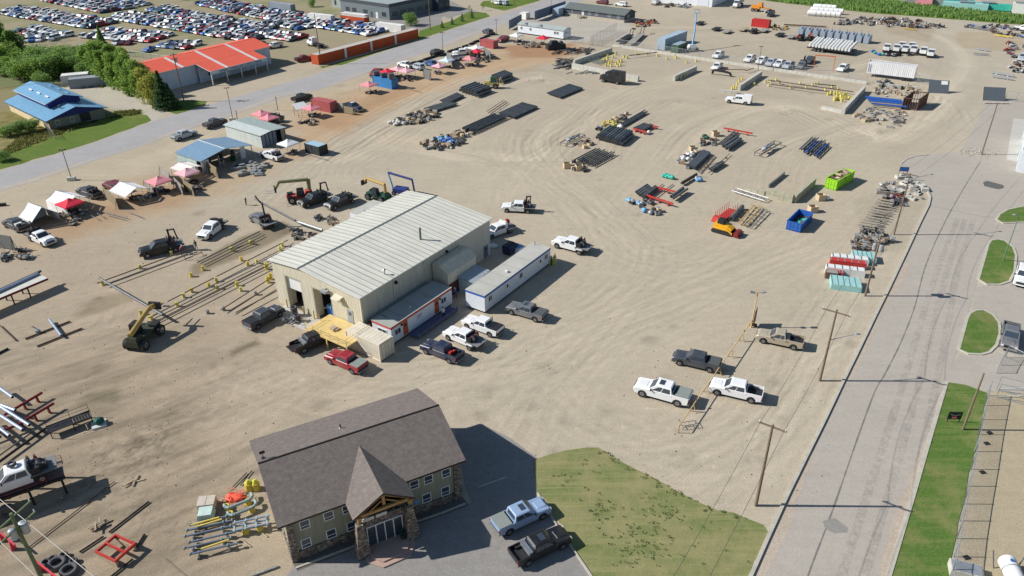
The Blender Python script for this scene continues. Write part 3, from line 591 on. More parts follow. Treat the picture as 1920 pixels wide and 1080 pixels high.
# ---- helper for ordinary gable or flat sheds
def block(root,L_,W,H,wm,y0=0.):
    b=MB();b.box((L_/2,W/2,H/2),(L_,abs(W),H),wm);return b.build('wall',root)
def gable(root,L_,W,H,RH,rm,ov=.4,th=.12,wm=None,fascia=None,x0=0.,name='roof',ridge=.5,H2=None):
    """roof with its ridge along x over y 0..W"""
    H2=H if H2 is None else H2;s=1 if W>0 else-1;ym=W*ridge
    e0=H-(RH-H)/abs(ym)*ov;e1=H2-(RH-H2)/abs(W-ym)*ov
    P=[(x0-ov,-s*ov,e0),(x0+L_+ov,-s*ov,e0),(x0+L_+ov,ym,RH),(x0-ov,ym,RH),(x0-ov,W+s*ov,e1),(x0+L_+ov,W+s*ov,e1)]
    b=MB();f=fascia or rm;Q=P+[(p[0],p[1],p[2]+th) for p in P]
    b.add(Q,[(6,7,8,9),(9,8,11,10)],rm);b.add(Q,[(3,2,1,0),(4,5,2,3)],f);b.add(Q,[(0,1,7,6),(5,4,10,11),(0,6,9,3),(3,9,10,4),(1,2,8,7),(2,5,11,8)],f)
    o=b.build(name,root)
    if wm:
        b=MB()
        for x in (x0,x0+L_): b.add([(x,0,H-.01),(x,W,H2-.01),(x,ym,RH-.02)],[(0,1,2)],wm)
        b.add([(x0,0,0)],[],wm);b.build('gable_end',root)
    return o
# ---- the metal shop in the middle
shopx,shopy=rib_mat('beige_cladding_x',lin((210,202,180)),0,.32,.5,.5,0,.05,.3,.80),rib_mat('beige_cladding_y',lin((194,190,176)),1,.32,.4,.5,0,.05,.3,.85)
roofm=rib_mat('pale_standing_seam_roof',lin((202,200,186)),0,.95,.5,.38,.12,.06,.4,.83,.3)
sA=Vector((-33.9,93.9,0));SW,SLn=17.1,28.9;sa=R(-34.7)
shop=thing('workshop','large beige metal workshop with ribbed pale roof and two open bay doors','workshop',sA,sa)
R1=6.1;zl,zr,zk=6.95,6.35,7.4
def shop_wall():
    b=MB()
    for y in (0,SLn):
        if y==0:
            op=[(2.3,5.6,0,5.2),(7.9,11.5,0,5.0)];xs=[0,2.3,5.6,7.9,11.5,SW]
            def top(x): return zl+(zk-zl)*x/R1 if x<=R1 else zk-(zk-zr)*(x-R1)/(SW-R1)
            for i in range(5):
                x0,x1=xs[i],xs[i+1];z0=op[0][3] if i==1 else op[1][3] if i==3 else 0
                pts=[(x0,0,z0),(x1,0,z0),(x1,0,top(x1))]+([(R1,0,zk)] if x0<R1<x1 else [])+[(x0,0,top(x0))]
                b.add(pts,[tuple(range(len(pts)))],shopx)
        else: b.add([(0,y,0),(SW,y,0),(SW,y,zr),(R1,y,zk),(0,y,zl)],[(0,1,2,3,4)],shopx)
    b.add([(0,0,0),(0,SLn,0),(0,SLn,zl),(0,0,zl)],[(0,1,2,3)],shopy)
    b.add([(SW,0,0),(SW,SLn,0),(SW,SLn,zr),(SW,0,zr)],[(3,2,1,0)],shopy)
    b.fix=False;return b.build('wall',shop)
w_=shop_wall()
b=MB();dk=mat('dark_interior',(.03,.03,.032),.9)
for x0,x1,h in ((2.3,5.6,5.2),(7.9,11.5,5.0)):
    for x in (x0,x1): b.box((x,.7,h/2),(.14,1.4,h),mat('beige_trim',lin((208,200,176)),.5))
    b.box(((x0+x1)/2,.7,h),(x1-x0+.14,1.4,.14),MATS['beige_trim'])
b.build('door_jamb',w_)
b=MB();b.box((SW/2,7.0,3.1),(SW-.4,.1,6.2),dk);b.box((SW/2,3.6,.02),(SW-.3,6.7,.03),mat('shop_floor',(.10,.095,.09),.8));b.build('shade_backing',shop)  # near-black sheet stands in for the shade inside the bays; floor below it
b=MB();b.box((3.95,.35,4.15),(3.25,.08,2.1),white);b.build('overhead_door',shop)
rfm=MB();ov=.35
for (xa,za,xb,zb) in ((-ov,zl-.02,R1-.25,zk),(R1+.25,zk,SW+ov,zr-.03)):
    rfm.add([(xa,-ov,za),(xb,-ov,zb),(xb,SLn+ov,zb),(xa,SLn+ov,za),(xa,-ov,za+.14),(xb,-ov,zb+.14),(xb,SLn+ov,zb+.14),(xa,SLn+ov,za+.14)],[(4,5,6,7)],rib_mat('pale_seam_roof',lin((218,215,200)),1,.98,.6,.38,.05,.06,.4,.82,.4))
    rfm.add([(xa,-ov,za),(xb,-ov,zb),(xb,SLn+ov,zb),(xa,SLn+ov,za),(xa,-ov,za+.14),(xb,-ov,zb+.14),(xb,SLn+ov,zb+.14),(xa,SLn+ov,za+.14)],[(3,2,1,0),(0,1,5,4),(2,3,7,6),(0,4,7,3),(1,2,6,5)],white)
srf=rfm.build('roof',shop)
b=MB();b.box((R1,SLn/2,zk+.02),(.5,SLn+2*ov,.1),mat('roof_grey_strip',lin((120,126,128)),.5));
for k in range(52): b.box((R1+.16,.2+k*.56,zk+.09),(.16,.3,.12),black)
b.build('ridge_vent',srf)
b=MB();b.tube((13.4,16.6,6.4),(13.4,16.6,8.6),.16,pipegrey,10);b.tube((13.4,16.6,8.6),(13.4,16.6,8.85),.24,pipegrey,10,.05);b.build('flue',srf)
b=MB();b.tube((15.9,6.1,6.4),(15.9,6.1,7.3),.09,steel,8);b.tube((15.9,6.1,7.3),(15.9,6.1,7.5),.25,steel,8,.05);b.build('flue',srf)
b=MB()
for y in (6.3,12.9): b.box((SW+.06,y,zr/2),(.12,.12,zr-.2),MATS['beige_trim'])
b.tube((SW+.12,13.0,1.5),(SW+.12,8.0,.6),.06,MATS['beige_trim'],6);b.build('downpipe',shop)
b=MB();b.tube((SW+.02,6.8,5.4),(SW+.3,6.8,5.35),.3,dark,12,.2);b.build('exhaust_hood',shop)
b=MB();b.tube((SW+.02,17.9,5.4),(SW+.3,17.9,5.35),.22,dark,12,.2);b.build('exhaust_hood',shop)
door(shop,14.9,0,1.6,1.1,2.1,'y-',mat('grey_door',lin((150,156,162)),.5));door(shop,SW,27.6,.1,1.1,2.1,'x+',mat('bluegrey_door',lin((96,106,122)),.5))
b=MB();b.box((SW+.03,.12,3.1),(.06,.3,6.1),MATS['beige_trim']);b.build('corner_trim',shop)
lamp_h=MB();lamp_h.box((11.0,-.55,5.6),(1.1,.7,.3),steel);lamp_h.box((11.0,-.2,5.75),(.1,.5,.1),black);lamp_h.build('floodlight',shop)
b=MB();b.add([(12.4,-.02,5.5),(14.0,-.02,5.4),(13.6,-.9,5.0),(12.4,-.9,5.1)],[(0,1,2,3)],MATS['beige_trim']);b.tube((12.4,-.9,5.1),(12.4,0,4.6),.03,steel,5);b.tube((13.6,-.9,5.0),(13.6,0,4.5),.03,steel,5);b.build('awning',shop)
b=MB();b.box((9.8,1.6,1.0),(1.6,1.0,1.0),bluep);b.box((9.4,1.4,1.7),(.8,.6,.5),ltblue);tag(b.build('workbench',None),'blue cluttered workbench just inside the right bay door','workbench');o=bpy.data.objects['workbench'];o.location=sA;o.rotation_euler.z=sa
an,aa,aL,aW=FR((825.5,497),(872.5,464),(853,451),4.3);aa=R(55.3);aL=6.7
an=sA+Matrix.Rotation(sa,3,'Z') @ Vector((SW+2.95,14.4,0))
ld=thing('raised_lean_to','beige clad box with slanting roof raised against the workshop side wall','lean-to',an,aa)
b=MB();b.add([(0,0,2.2),(aL,0,2.2),(aL,2.8,2.2),(0,2.8,2.2),(0,0,4.1),(aL,0,4.1),(aL,1.4,5.0),(0,1.4,5.0),(aL,2.8,5.0),(0,2.8,5.0)],[(3,2,1,0),(0,1,5,4),(0,4,7,9,3),(1,2,8,6,5),(2,3,9,8)],shopx);b.build('wall',ld)
b=MB();b.add([(-.15,-.2,4.0),(aL+.15,-.2,4.0),(aL+.15,1.4,5.03),(-.15,1.4,5.03),(aL+.15,2.8,5.06),(-.15,2.8,5.06)],[(0,1,2,3),(3,2,4,5)],MATS['beige_trim']);b.build('roof',ld)
ctr={}
def container(a,rz,L_,W,H,col,label,name='shipping_container',cat='container',group=None,roofc=None,doors='x-',z=0):
    t=thing(name,label,cat,Vector((a.x,a.y,z)),rz,group);s=1 if W>0 else-1;W_=abs(W)
    cn=col if isinstance(col,str) else col[0];base=MATS[cn];c=base.node_tree.nodes['Mix'].inputs[6].default_value[:3]
    mx_=rib_mat(cn+'_ribx',c,0,.3,.6,.55,0,.1,.3,.72);my_=rib_mat(cn+'_riby',c,1,.3,.6,.55,0,.1,.3,.72)
    b=MB();y0=0 if s>0 else-W_
    b.add([(0,y0,.15),(L_,y0,.15),(L_,y0+W_,.15),(0,y0+W_,.15),(0,y0,H-.05),(L_,y0,H-.05),(L_,y0+W_,H-.05),(0,y0+W_,H-.05)],[(3,2,1,0),(0,1,5,4),(2,3,7,6)],mx_)
    b.add([(0,y0,.15),(L_,y0,.15),(L_,y0+W_,.15),(0,y0+W_,.15),(0,y0,H-.05),(L_,y0,H-.05),(L_,y0+W_,H-.05),(0,y0+W_,H-.05)],[(0,4,7,3),(1,2,6,5)],my_);b.build('body',t)
    b=MB();b.box((L_/2,y0+W_/2,H-.03),(L_-.05,W_-.05,.06),roofc or rib_mat(cn+'_roof',c,0,.6,.3,.6,0,.1,.3,.85));b.build('roof',t)
    b=MB()
    for x in (0,L_):
        for y in (y0,y0+W_): b.box((x,y,H/2),(.16,.16,H),base)
    for y in (y0,y0+W_): b.box((L_/2,y,H-.05),(L_,.12,.12),base);b.box((L_/2,y,.12),(L_,.12,.16),base)
    b.build('frame',t)
    xx=-.03 if doors=='x-' else L_+.03
    for k in (-1,1):
        b=MB();b.box((xx,y0+W_/2+k*W_*.235,H/2),(.05,W_*.45,H-.35),base)
        for q in (-.3,.3): b.tube((xx*1.0+(-.04 if doors=='x-' else .04),y0+W_/2+k*W_*.235+q*W_*.45*.8,.3),(xx+(-.04 if doors=='x-' else .04),y0+W_/2+k*W_*.235+q*W_*.45*.8,H-.3),.025,steel,5)
        b.build('door',t)
    return t
mat('brown_metal',lin((104,66,54)),.6,0,.2);mat('container_white',lin((218,208,188)),.6,0,.08);mat('container_red',lin((188,52,50)),.6,0,.15);mat('container_faded_red',lin((176,92,92)),.6,0,.15)
mat('container_blue',lin((62,130,188)),.6,0,.12);mat('container_orange',lin((196,84,42)),.6,0,.07);mat('container_grey',lin((150,158,166)),.6,0,.1);mat('container_dark',lin((52,54,56)),.6,0,.1);mat('container_bluegrey',lin((74,88,106)),.6,0,.1)
mat('container_paleblue',lin((170,188,202)),.6,0,.08);mat('container_green',lin((66,96,74)),.6,0,.1);mat('container_clean_white',lin((228,226,222)),.5,0,.05)
container(an+Matrix.Rotation(aa,3,'Z') @ Vector((-.1,.15,0)),aa,7.4,2.4,2.15,'brown_metal','brown container under the raised beige lean-to')
A_,r_,l_,wd=FR((889,529),(918,505),(890,492),2.5)
sh=thing('generator_shed','small pale blue-grey metal shed with ribbed roof between the two office trailers','shed',A_,r_)
pb=rib_mat('pale_blue_cladding',lin((168,186,184)),0,.3,.4,.5,0,.05,.3,.8);b=MB();b.box((2.1,1.5,1.15),(3.9,2.6,2.3),pb);b.build('wall',sh)
b=MB();b.add([(-.1,-.1,2.35),(4.4,-.1,2.35),(4.4,3.1,2.75),(-.1,3.1,2.75)],[(0,1,2,3)],rib_mat('shed_roof',lin((184,192,196)),0,.25,.4,.4,.3,.05,.4,.8));b.add([(-.1,-.1,2.28),(4.4,-.1,2.28),(4.4,3.1,2.68),(-.1,3.1,2.68)],[(0,1,2,3)],pb);b.fix=False;b.build('roof',sh)
tk=thing('propane_tank','white propane tank lying beside the small blue-grey shed','tank',G(857,538),R(56))
b=MB();b.tube((-1.3,0,.75),(1.3,0,.75),.5,white,16);b.ball((-1.3,0,.75),.5,white,12,8,(.6,1,1));b.ball((1.3,0,.75),.5,white,12,8,(.6,1,1));b.build('vessel',tk)
for x in (-.8,.8): b=MB();b.box((x,0,.15),(.2,.8,.3),steel);b.build('saddle',tk)
def trailer(A,rz,L_,W,H,wm,band,roofc,label,name='office_trailer',base=.35):
    t=thing(name,label,'trailer',A,rz)
    b=MB();b.box((L_/2,W/2,(H+base)/2),(L_,W,H-base),wm);b.build('body',t)
    b=MB();b.box((L_/2,W/2,H+.03),(L_+.1,W+.1,.06),roofc);
    for k in range(1,int(L_/3)): b.box((k*3.,W/2,H+.075),(.05,W,.03),mat('roof_seam',(.3,.29,.27),.7))
    b.build('roof',t)
    b=MB()
    for y in (0,W): b.box((L_/2,y,H-.16),(L_+.06,.06,.32),band)
    for x in (0,L_): b.box((x,W/2,H-.16),(.06,W+.06,.32),band)
    b.build('trim_band',t)
    b=MB();b.box((L_/2,W/2,base/2+.02),(L_-.3,W-.3,base-.04),black)
    b.build('chassis',t);return t
clad=mat('trailer_white',lin((214,218,224)),.45,0,.04)
flatroof=mat('grey_roof_membrane',lin((180,178,170)),.85,0,.1,.5)
A_,r_,l_,wd=FR((909.5,589),(1031,496),(996,482),0)
wt=trailer(A_,r_,17.6,3.3,2.95,clad,bluep,flatroof,'long white office trailer with blue band and grey flat roof')
for x,w2 in ((1.3,.9),(9.2,.9),(16.3,.9)): window(wt,x,0,1.95,w2,.9,'y-',fm=white)
for x in (5.6,14.6): door(wt,x,0,.5,.9,1.95,'y-',white)
b=MB();b.tube((17.0,2.5,2.9),(17.0,2.5,3.6),.06,pipegrey,6);b.build('flue',wt);b=MB();b.tube((7.3,1.2,2.95),(7.3,1.2,3.25),.15,white,8);b.tube((7.3,1.2,3.25),(7.3,1.2,3.35),.28,white,8,.1);b.build('roof_vent',wt)
A_=G(732.5,615,2.9);A_.z=0
ot=trailer(A_,R(54.9),12.6,3.4,2.9,clad,mat('orange_red_band',lin((196,84,66)),.5),mat('grey_green_roof',lin((164,166,158)),.85,0,.08,.5),'white office trailer with orange-red trim and doors beside the workshop')
for x in (1.2,10.7): window(ot,x,0,1.75,1.2,.9,'y-',fm=white)
window(ot,0,1.6,1.8,1.6,.9,'x-',fm=white)
od=mat('orange_door',lin((190,92,52)),.5)
for x in (2.7,9.2): door(ot,x,0,.5,.9,2.05,'y-',od)
b=MB();face_box(b,5.6,0,1.9,1.3,.85,.04,'y-',white);sg=b.build('sign_board',ot)
def text(root,s,size,loc,rx,rz,m,ex=.01,label=None,name='lettering'):
    c=bpy.data.curves.new(name,'FONT');c.body=s;c.size=size;c.extrude=ex;c.align_x='CENTER';c.align_y='CENTER';c.materials.append(m)
    tmp=bpy.data.objects.new('tmp',c);COL.objects.link(tmp);dg=bpy.context.evaluated_depsgraph_get();me=bpy.data.meshes.new_from_object(tmp.evaluated_get(dg));bpy.data.objects.remove(tmp)
    o=bpy.data.objects.new(name,me);COL.objects.link(o);o.parent=root;o.location=loc;o.rotation_euler=(rx,0,rz);return o
text(sg,'OFFICE',.32,(5.6,-.06,2.0),R(90),0,bluep)
b=MB();face_box(b,5.6,0,1.66,.9,.1,.01,'y-',bluep,.045);b.build('text_line',sg)
for x in (.35,8.3): b=MB();face_box(b,x+1.6,0,2.4,.2,.25,.2,'y-',black);b.build('door_light',ot)
b=MB();dkw=mat('blue_grey_deck',lin((92,96,122)),.8,0,.1)
b.box((7.3,-1.0,.35),(8.6,1.5,.1),dkw);b.box((7.3,-1.75,.8),(8.6,.06,.06),dkw);b.box((7.3,-1.75,.45),(8.6,.05,.5),dkw)
for k in range(8): b.box((3.1+k*1.2,-1.75,.55),(.08,.08,1.0),dkw)
b.build('walkway',ot)
b=MB();b.box((1.6,2.6,2.97),(.12,1.3,.08),pipegrey);b.box((8.7,1.4,3.05),(.4,.4,.15),cardb);b.tube((5.2,1.2,2.9),(5.2,1.2,3.15),.12,white,8);b.build('roof_vent',ot)
b=MB();b.box((6.3,4.55,2.55),(12.2,2.2,.08),mat('lean_roof',lin((138,142,138)),.8,0,.1));
for x in (.4,12.2):
    for y in (3.6,5.5): b.box((x,y,1.25),(.1,.1,2.5),steel)
b.build('side_canopy',ot)
A_,r_,l_,wd=FR((714,679),(735,662),(672,630),0)
r_=R(55);container(G(714,679),R(143.5),6.06,-2.44,2.6,'container_white','cream white shipping container at the end of the orange trimmed trailer')
dk_=thing('loading_deck','yellow raised loading deck with pipe railing in front of the workshop','deck',sA,sa)
dx0,dx1,dy0,dy1,dz=10.9,18.6,-4.6,-.15,1.75
ylw=mat('deck_yellow',lin((220,192,126)),.6,0,.1,2,dust=.3)
b=MB();b.box(((dx0+dx1)/2,(dy0+dy1)/2,dz-.1),(dx1-dx0,dy1-dy0,.2),ylw);b.build('platform',dk_)
for x,y in ((dx0+.15,dy0+.15),(dx1-.15,dy0+.15),(dx0+.15,dy1-.3),(dx1-.15,dy1-.3),((dx0+dx1)/2,dy0+.15)): b=MB();b.box((x,y,(dz-.2)/2),(.16,.16,dz-.2),ylw);b.build('post',dk_)
def railing(root,pts,z0,m,h=1.05,n=None,name='railing',r=.03):
    b=MB();P=[Vector(p) for p in pts]
    for a,c in zip(P[:-1],P[1:]):
        for zz in (h,h*.55): b.tube((a.x,a.y,a.z+zz),(c.x,c.y,c.z+zz),r,m,5)
        k=max(1,int((c-a).length/1.5))
        for i in range(k+1): q=a.lerp(c,i/k);b.tube(q,(q.x,q.y,q.z+h),r,m,5)
    return b.build(name,root)
railing(dk_,[(dx0+.05,-2,dz),(dx0+.05,dy0+.05,dz),(dx1-.05,dy0+.05,dz),(dx1-.05,dy1,dz)],0,ylw)
b=MB();b.box((14.2,-2.4,dz+.12),(1.3,.7,.22),mat('pinkish_board',lin((190,160,140)),.8));b.box((14.3,-2.7,dz+.3),(.5,.9,.08),wood);tag(b.build('work_table',None,loc=sA,rz=sa),'low pinkish work table lying on the yellow deck','table')
b=MB()
for k in range(9): b.box((19.0+k*.28,-1.2,dz-.18-k*.19),(.3,1.2,.05),ylw)
for s in (-1.8,-.6): b.tube((18.7,s,dz+.9),(21.3,s,.9),.03,ylw,5);b.tube((18.7,s,dz-.1),(21.3,s,.05),.05,ylw,5)
b.build('stair',dk_)
for x,y in ((2.2,-.35),(5.75,-.35),(7.75,-.35)):
    b=MB();b.tube((x,y,0),(x,y,1.3),.1,ylw,8);b.ball((x,y,1.3),.1,ylw,8,4);tag(b.build('bollard',None,loc=sA,rz=sa),{2.2: 'yellow bollard at the outer left edge of the left bay door',5.75: 'yellow bollard between the bays, nearer the left door',7.75: 'yellow bollard between the bays, nearer the deck'}[x],'bollard','bollards by the bay doors')
sheet('door_pad',[sA+Matrix.Rotation(sa,3,'Z') @ Vector(p) for p in ((1.4,-.02,0),(1.4,-3.2,0),(10.8,-3.2,0),(10.8,-.02,0))],.015,apron,world=True)
t=thing('white_annex','small white block with grey flat roof behind the workshop corner','annex',Vector((G(667,392,3).x,G(667,392,3).y,0)),R(-33))
b=MB();b.box((3.1,1.5,1.5),(6.2,6,3),clad);b.build('wall',t);b=MB();b.box((3.1,1.5,3.04),(6.3,6.1,.08),flatroof);b.build('roof',t)
for x,y in ((2,0),(4.5,2)): b=MB();b.tube((x,y,3.05),(x,y,3.3),.12,steel,8);b.build('roof_vent',t)
container(G(655,445),R(55),4.2,-2.2,2.3,'container_faded_red','faded red box container half hidden behind the workshop roof')
# ---- left: blue roofed house
A_,r_,l_,wd=FR((88,226),(185,197),(185,197),2.6)
bh=thing('blue_roofed_house','long cream building with stepped light blue metal roof behind the road verge','building',Vector((A_.x,A_.y,0)),R(49))
blr=rib_mat('blue_metal_roof',lin((116,164,196)),0,.6,.3,.4,.1,.05,.4,.9,.6);nav=mat('navy_gable',lin((34,46,112)),.6);hw=mat('grey_stucco',lin((122,122,112)),.85,0,.1);cw=mat('cream_stucco',lin((214,194,156)),.85)
HL,HW=13.6,26.
b=MB();b.box((HL/2,HW/2,1.35),(HL-.6,HW-.6,2.7),hw);b.add([(.28,.5,.01),(.28,HW-.5,.01),(.28,HW-.5,2.6),(.28,.5,2.6)],[(0,1,2,3)],cw);b.build('wall',bh)
b=MB();th=.15;rz1=4.4
def slab(b,P,m,f,th=.15):
    Q=[(p[0],p[1],p[2]-th) for p in P];n=len(P)
    b.add([*P,*Q],[tuple(range(n))],m);b.add([*P,*Q],[tuple(range(n,2*n))[::-1]]+[(k,(k+1) % n,n+(k+1) % n,n+k) for k in range(n)],f)
slab(b,[(-.5,-.4,2.5),(HL/2,-.4,rz1),(HL/2,HW,rz1),(-.5,HW,2.5)],blr,nav);slab(b,[(HL+.5,-.4,2.5),(HL/2,-.4,rz1),(HL/2,HW,rz1),(HL+.5,HW,2.5)],blr,nav);b.build('roof',bh)
b=MB();b.add([(.3,-.02,2.5),(HL-.3,-.02,2.5),(HL/2,-.02,rz1-.15)],[(0,1,2)],nav);b.add([(.3,.05,2.7),(HL-.3,.05,2.7),(HL/2,.05,rz1-.12)],[(0,1,2)],nav);b.build('gable_end',bh)
b=MB();b.box((HL/2,15.5,4.3),(7.6,19.0,1.2),nav);b.build('upper_wall',bh)
b=MB();slab(b,[(2.3,5.4,4.9),(HL/2,5.4,6.3),(HL/2,25.5,6.3),(2.3,25.5,4.9)],blr,white);slab(b,[(HL-2.3,5.4,4.9),(HL/2,5.4,6.3),(HL/2,25.5,6.3),(HL-2.3,25.5,4.9)],blr,nav);b.build('upper_roof',bh)
b=MB();b.add([(3.1,5.95,4.85),(HL-3.1,5.95,4.85),(HL/2,5.95,6.2)],[(0,1,2)],nav);b.build('upper_gable',bh)
for y in (9,14,19): b=MB();b.box((4.4,y,5.75),(.4,1.8,.12),white,ry=R(-17));b.build('skylight',bh)
for y in (9,14,19): b=MB();b.box((HL-4.4,y,5.72),(.4,1.8,.12),ltblue,ry=R(17));b.build('skylight',bh)
for x in (2.2,5.6): window(bh,x,.3,1.5,.9,1.1,'y-')
b=MB();face_box(b,8.6,.3,1.4,2.4,2.0,.1,'y-',black);b.build('entry_porch',bh)
b=MB();b.tube((4.6,3.2,3.6),(4.6,3.2,4.4),.04,steel,6);b.ball((4.6,3.0,4.4),.45,pipegrey,12,6,(.9,.3,1));b.build('satellite_dish',bh)
container(G(132,167),R(20),9.2,3,2.6,'container_grey','grey ribbed container with arched roof beside the poplar trees',doors='x-')
container(G(118,160),R(20),7.0,3,2.6,'container_clean_white','white roofed container standing behind the grey one by the trees')
# ---- red roofed parts shop
rr_=thing('red_roofed_shop','long pale blue shop with orange-red metal roof, white roof stripes and sign fascia','shop',Vector((G(287,139,5.3).x,G(287,139,5.3).y,0)),R(55))
rroof=rib_mat('orange_red_roof',lin((240,108,82)),0,.8,.35,.5,0,.05,.3,.88);pw=rib_mat('pale_blue_wall',lin((190,202,216)),0,.4,.3,.5,0,.05,.3,.9);LR=40.;WR=15.4
b=MB();b.box((LR/2,WR/2+.2,2.6),(LR-.8,WR-.6,5.2),pw);
for x in (.4,LR-.4): b.add([(x,.5,5.1),(x,WR+.1,5.1),(x,WR/2,6.8)],[(0,1,2)],pw)
b.build('wall',rr_)
b=MB();slab(b,[(0,-.2,5.3),(LR,-.2,5.3),(LR,WR/2,6.95),(0,WR/2,6.95)],rroof,white);slab(b,[(0,WR+.6,5.3),(LR,WR+.6,5.3),(LR,WR/2,6.95),(0,WR/2,6.95)],rroof,white);b.build('roof',rr_)
for x in (8.6,18.5,29.0): b=MB();slab(b,[(x,-.25,5.33),(x+.9,-.25,5.33),(x+.9,WR/2,6.99),(x,WR/2,6.99)],white,white,.03);b.build('roof_stripe',rr_)
b=MB();slab(b,[(13.2,-6.2,4.0),(LR-7,-6.2,4.0),(LR-7,.0,5.31),(13.2,.0,5.31)],rroof,white);pr=b.build('porch_roof',rr_)
for x in (18.5,29.0): b=MB();slab(b,[(x,-6.25,4.03),(x+.9,-6.25,4.03),(x+.9,0,5.36),(x,0,5.36)],white,white,.03);b.build('roof_stripe',rr_)
b=MB();b.box((23.1,-6.25,3.55),(19.8,.1,.95),mat('fascia_blue',lin((176,196,208)),.5));fs=b.build('sign_fascia',rr_)
text(fs,'GENERIC TOWING·AUTO PARTS (780)538',1.05,(23.4,-6.33,3.5),R(90),0,mat('sign_navy',(.05,.07,.12),.5)).scale.x=.76
for x in (13.5,18.5,23.5,28.5,32.8): b=MB();b.box((x,-6.0,1.55),(.18,.18,3.1),white);b.build('porch_post',rr_)
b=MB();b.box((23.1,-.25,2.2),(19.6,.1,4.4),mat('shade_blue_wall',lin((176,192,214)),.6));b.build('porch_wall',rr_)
for x in (18,21,29,34): window(rr_,x-1,-.3,1.9,1.2,.9,'y-',fm=dark)
for x in (24,31): door(rr_,x-1,-.3,.05,1.0,2.05,'y-')
# ---- orange container wall
oA=G(598,122);oa=R(54.6)
for k in range(4):
    a=oA+Matrix.Rotation(oa,3,'Z') @ Vector((k*11.6,0,0))
    t=container(a,oa,11.45,3.0,3.0,'container_orange',['orange container nearest the utility pole in the long roadside row','second orange container from the utility pole in the roadside row','third orange container from the utility pole in the roadside row','orange container farthest from the pole, next to the round tree'][k],group='orange containers in a row along the road',roofc=flatroof)
    if k<3: b=MB();b.box((11.4,-.12,1.5),(.9,.1,3.0),white);b.build('white_panel',t)
for a,rz,L_,H,c,lb,nm in ((G(641,38),R(-33),12,2.9,'container_clean_white','white container at right angles behind the orange rusty one','shipping_container'),(G(705,56),R(-33),12,2.6,'container_clean_white','long low white container between orange row and grey building','shipping_container'),
    (G(577,40),R(-30),12,2.9,'container_clean_white','white container between the grey trailer and the rusty one','shipping_container'),(G(505,18),R(-33),13,2.9,'container_grey','pale grey van trailer at the back edge of the scrapyard','van_trailer')):
    container(a,rz,L_,2.5,H,c,lb,nm)
container(G(640,42),R(-33),12,2.5,2.7,'container_orange','weathered orange container with pale patches in front of the grey building',roofc=flatroof)
# ---- grey commercial building at the top
A_=G(731,38);gc=thing('commercial_building','dark grey flat-roofed commercial building with blue corner sign at the top','building',A_,R(52))
gw=mat('slate_grey_wall',lin((112,122,126)),.7,0,.06);gd=mat('slate_dark_band',lin((74,80,88)),.7)
b=MB();b.box((16,14,2.8),(32,28,5.6),gw);b.build('wall',gc);b=MB();b.box((16,14,5.3),(32.3,28.3,1.1),gd);b.build('parapet',gc);b=MB();b.box((16,14,5.88),(31.6,27.6,.08),mat('pale_grey_roof',lin((152,162,160)),.8));b.build('roof',gc)
for y in (3,13.5,20,24): window(gc,0,y,1.9,2.4,1.6,'x-',fm=gd,bars=2)
for y in (7,10): door(gc,0,y,0,1.2,2.3,'x-',gd if y>8 else white,pane=False)
for x in (3,7.5,12,17,21.5): window(gc,x,0,2.0,3.0,1.5,'y-',fm=gd,gm=mat('lit_glass',(.10,.11,.10),.15),bars=3)
b=MB();b.box((28,-1.5,2.9),(7,3.2,5.8),mat('dark_entry',lin((66,74,88)),.6));b.build('entry_block',gc);b=MB();b.box((26.2,-3.15,5.4),(2.4,.12,1.3),mat('sign_blue',lin((52,130,200)),.4));s_=b.build('corner_sign',gc)
for x in (26,30): window(gc,x+.3,-3.1,2,2.4,2.0,'y-',fm=gd,gm=MATS['lit_glass'],bars=2)
wing=thing('warehouse_wing','lower pale grey warehouse attached left of the dark commercial building','warehouse',G(697,27)+Vector((-1,6,0)),R(147))
b=MB();b.box((9,-9,2.4),(26,18,4.8),mat('pale_grey_metal',lin((160,170,168)),.6));b.build('wall',wing);b=MB();b.box((9,-9,4.86),(26.4,18.4,.1),steel);b.build('roof',wing)
for x in (2,8,15,20): window(wing,x,0,2,1.0,1.8,'y+',fm=dark)
# ---- bungalow office, mobile home, fences of panel at the back
A_=G(1070,15);A_=G(1170,43);bg_=thing('bungalow_office','dark grey bungalow with shingle roof and white windows beyond the paved lot','bungalow',A_,R(141.5))
bw=mat('charcoal_siding',lin((84,90,98)),.7,0,.05);BL=27.;b=MB();b.box((BL/2,-4,1.9),(BL,8,1.9),bw);b.build('wall',bg_);b=MB();b.box((BL/2,-4,.47),(BL,8,.94),mat('pale_skirting',lin((176,166,150)),.8));b.build('skirting',bg_)
gable(bg_,BL,-8,2.85,4.3,shingle2,.5,.12,bw)
for x in (2.5,6.5,12.3,15.5,24): window(bg_,x,0,1.95,1.3,1.0,'y+')
window(bg_,0,-3,1.9,1.,1.2,'x-')
door(bg_,18.6,0,.75,1.0,2.05,'y+');b=MB();b.box((18.6,1.2,.7),(2.6,1.6,.1),greywood);b.box((18.6,2.4,.35),(1.2,.8,.1),greywood)
for x in (17.4,19.8):
    for y in (.5,1.9): b.box((x,y,.85),(.1,.1,1.7),greywood)
b.build('porch',bg_)
A_=G(1056,75);mh=thing('mobile_home','white mobile home with grey roof behind the canopies at the yard end','mobile home',A_,R(142))
b=MB();b.box((9.8,-2.3,1.75),(19.6,4.6,2.7),clad);b.build('wall',mh);b=MB();b.box((9.8,-2.3,.2),(19.3,4.3,.4),dark);b.build('chassis',mh)
gable(mh,19.6,-4.6,3.1,3.8,mat('grey_roofing',lin((158,166,164)),.8),.25,.1,clad)
for x in (2.4,3.5,14,18): window(mh,x,0,2.0,.9,1.0,'y+')
window(mh,0,-1.6,2,.8,1.3,'x-')
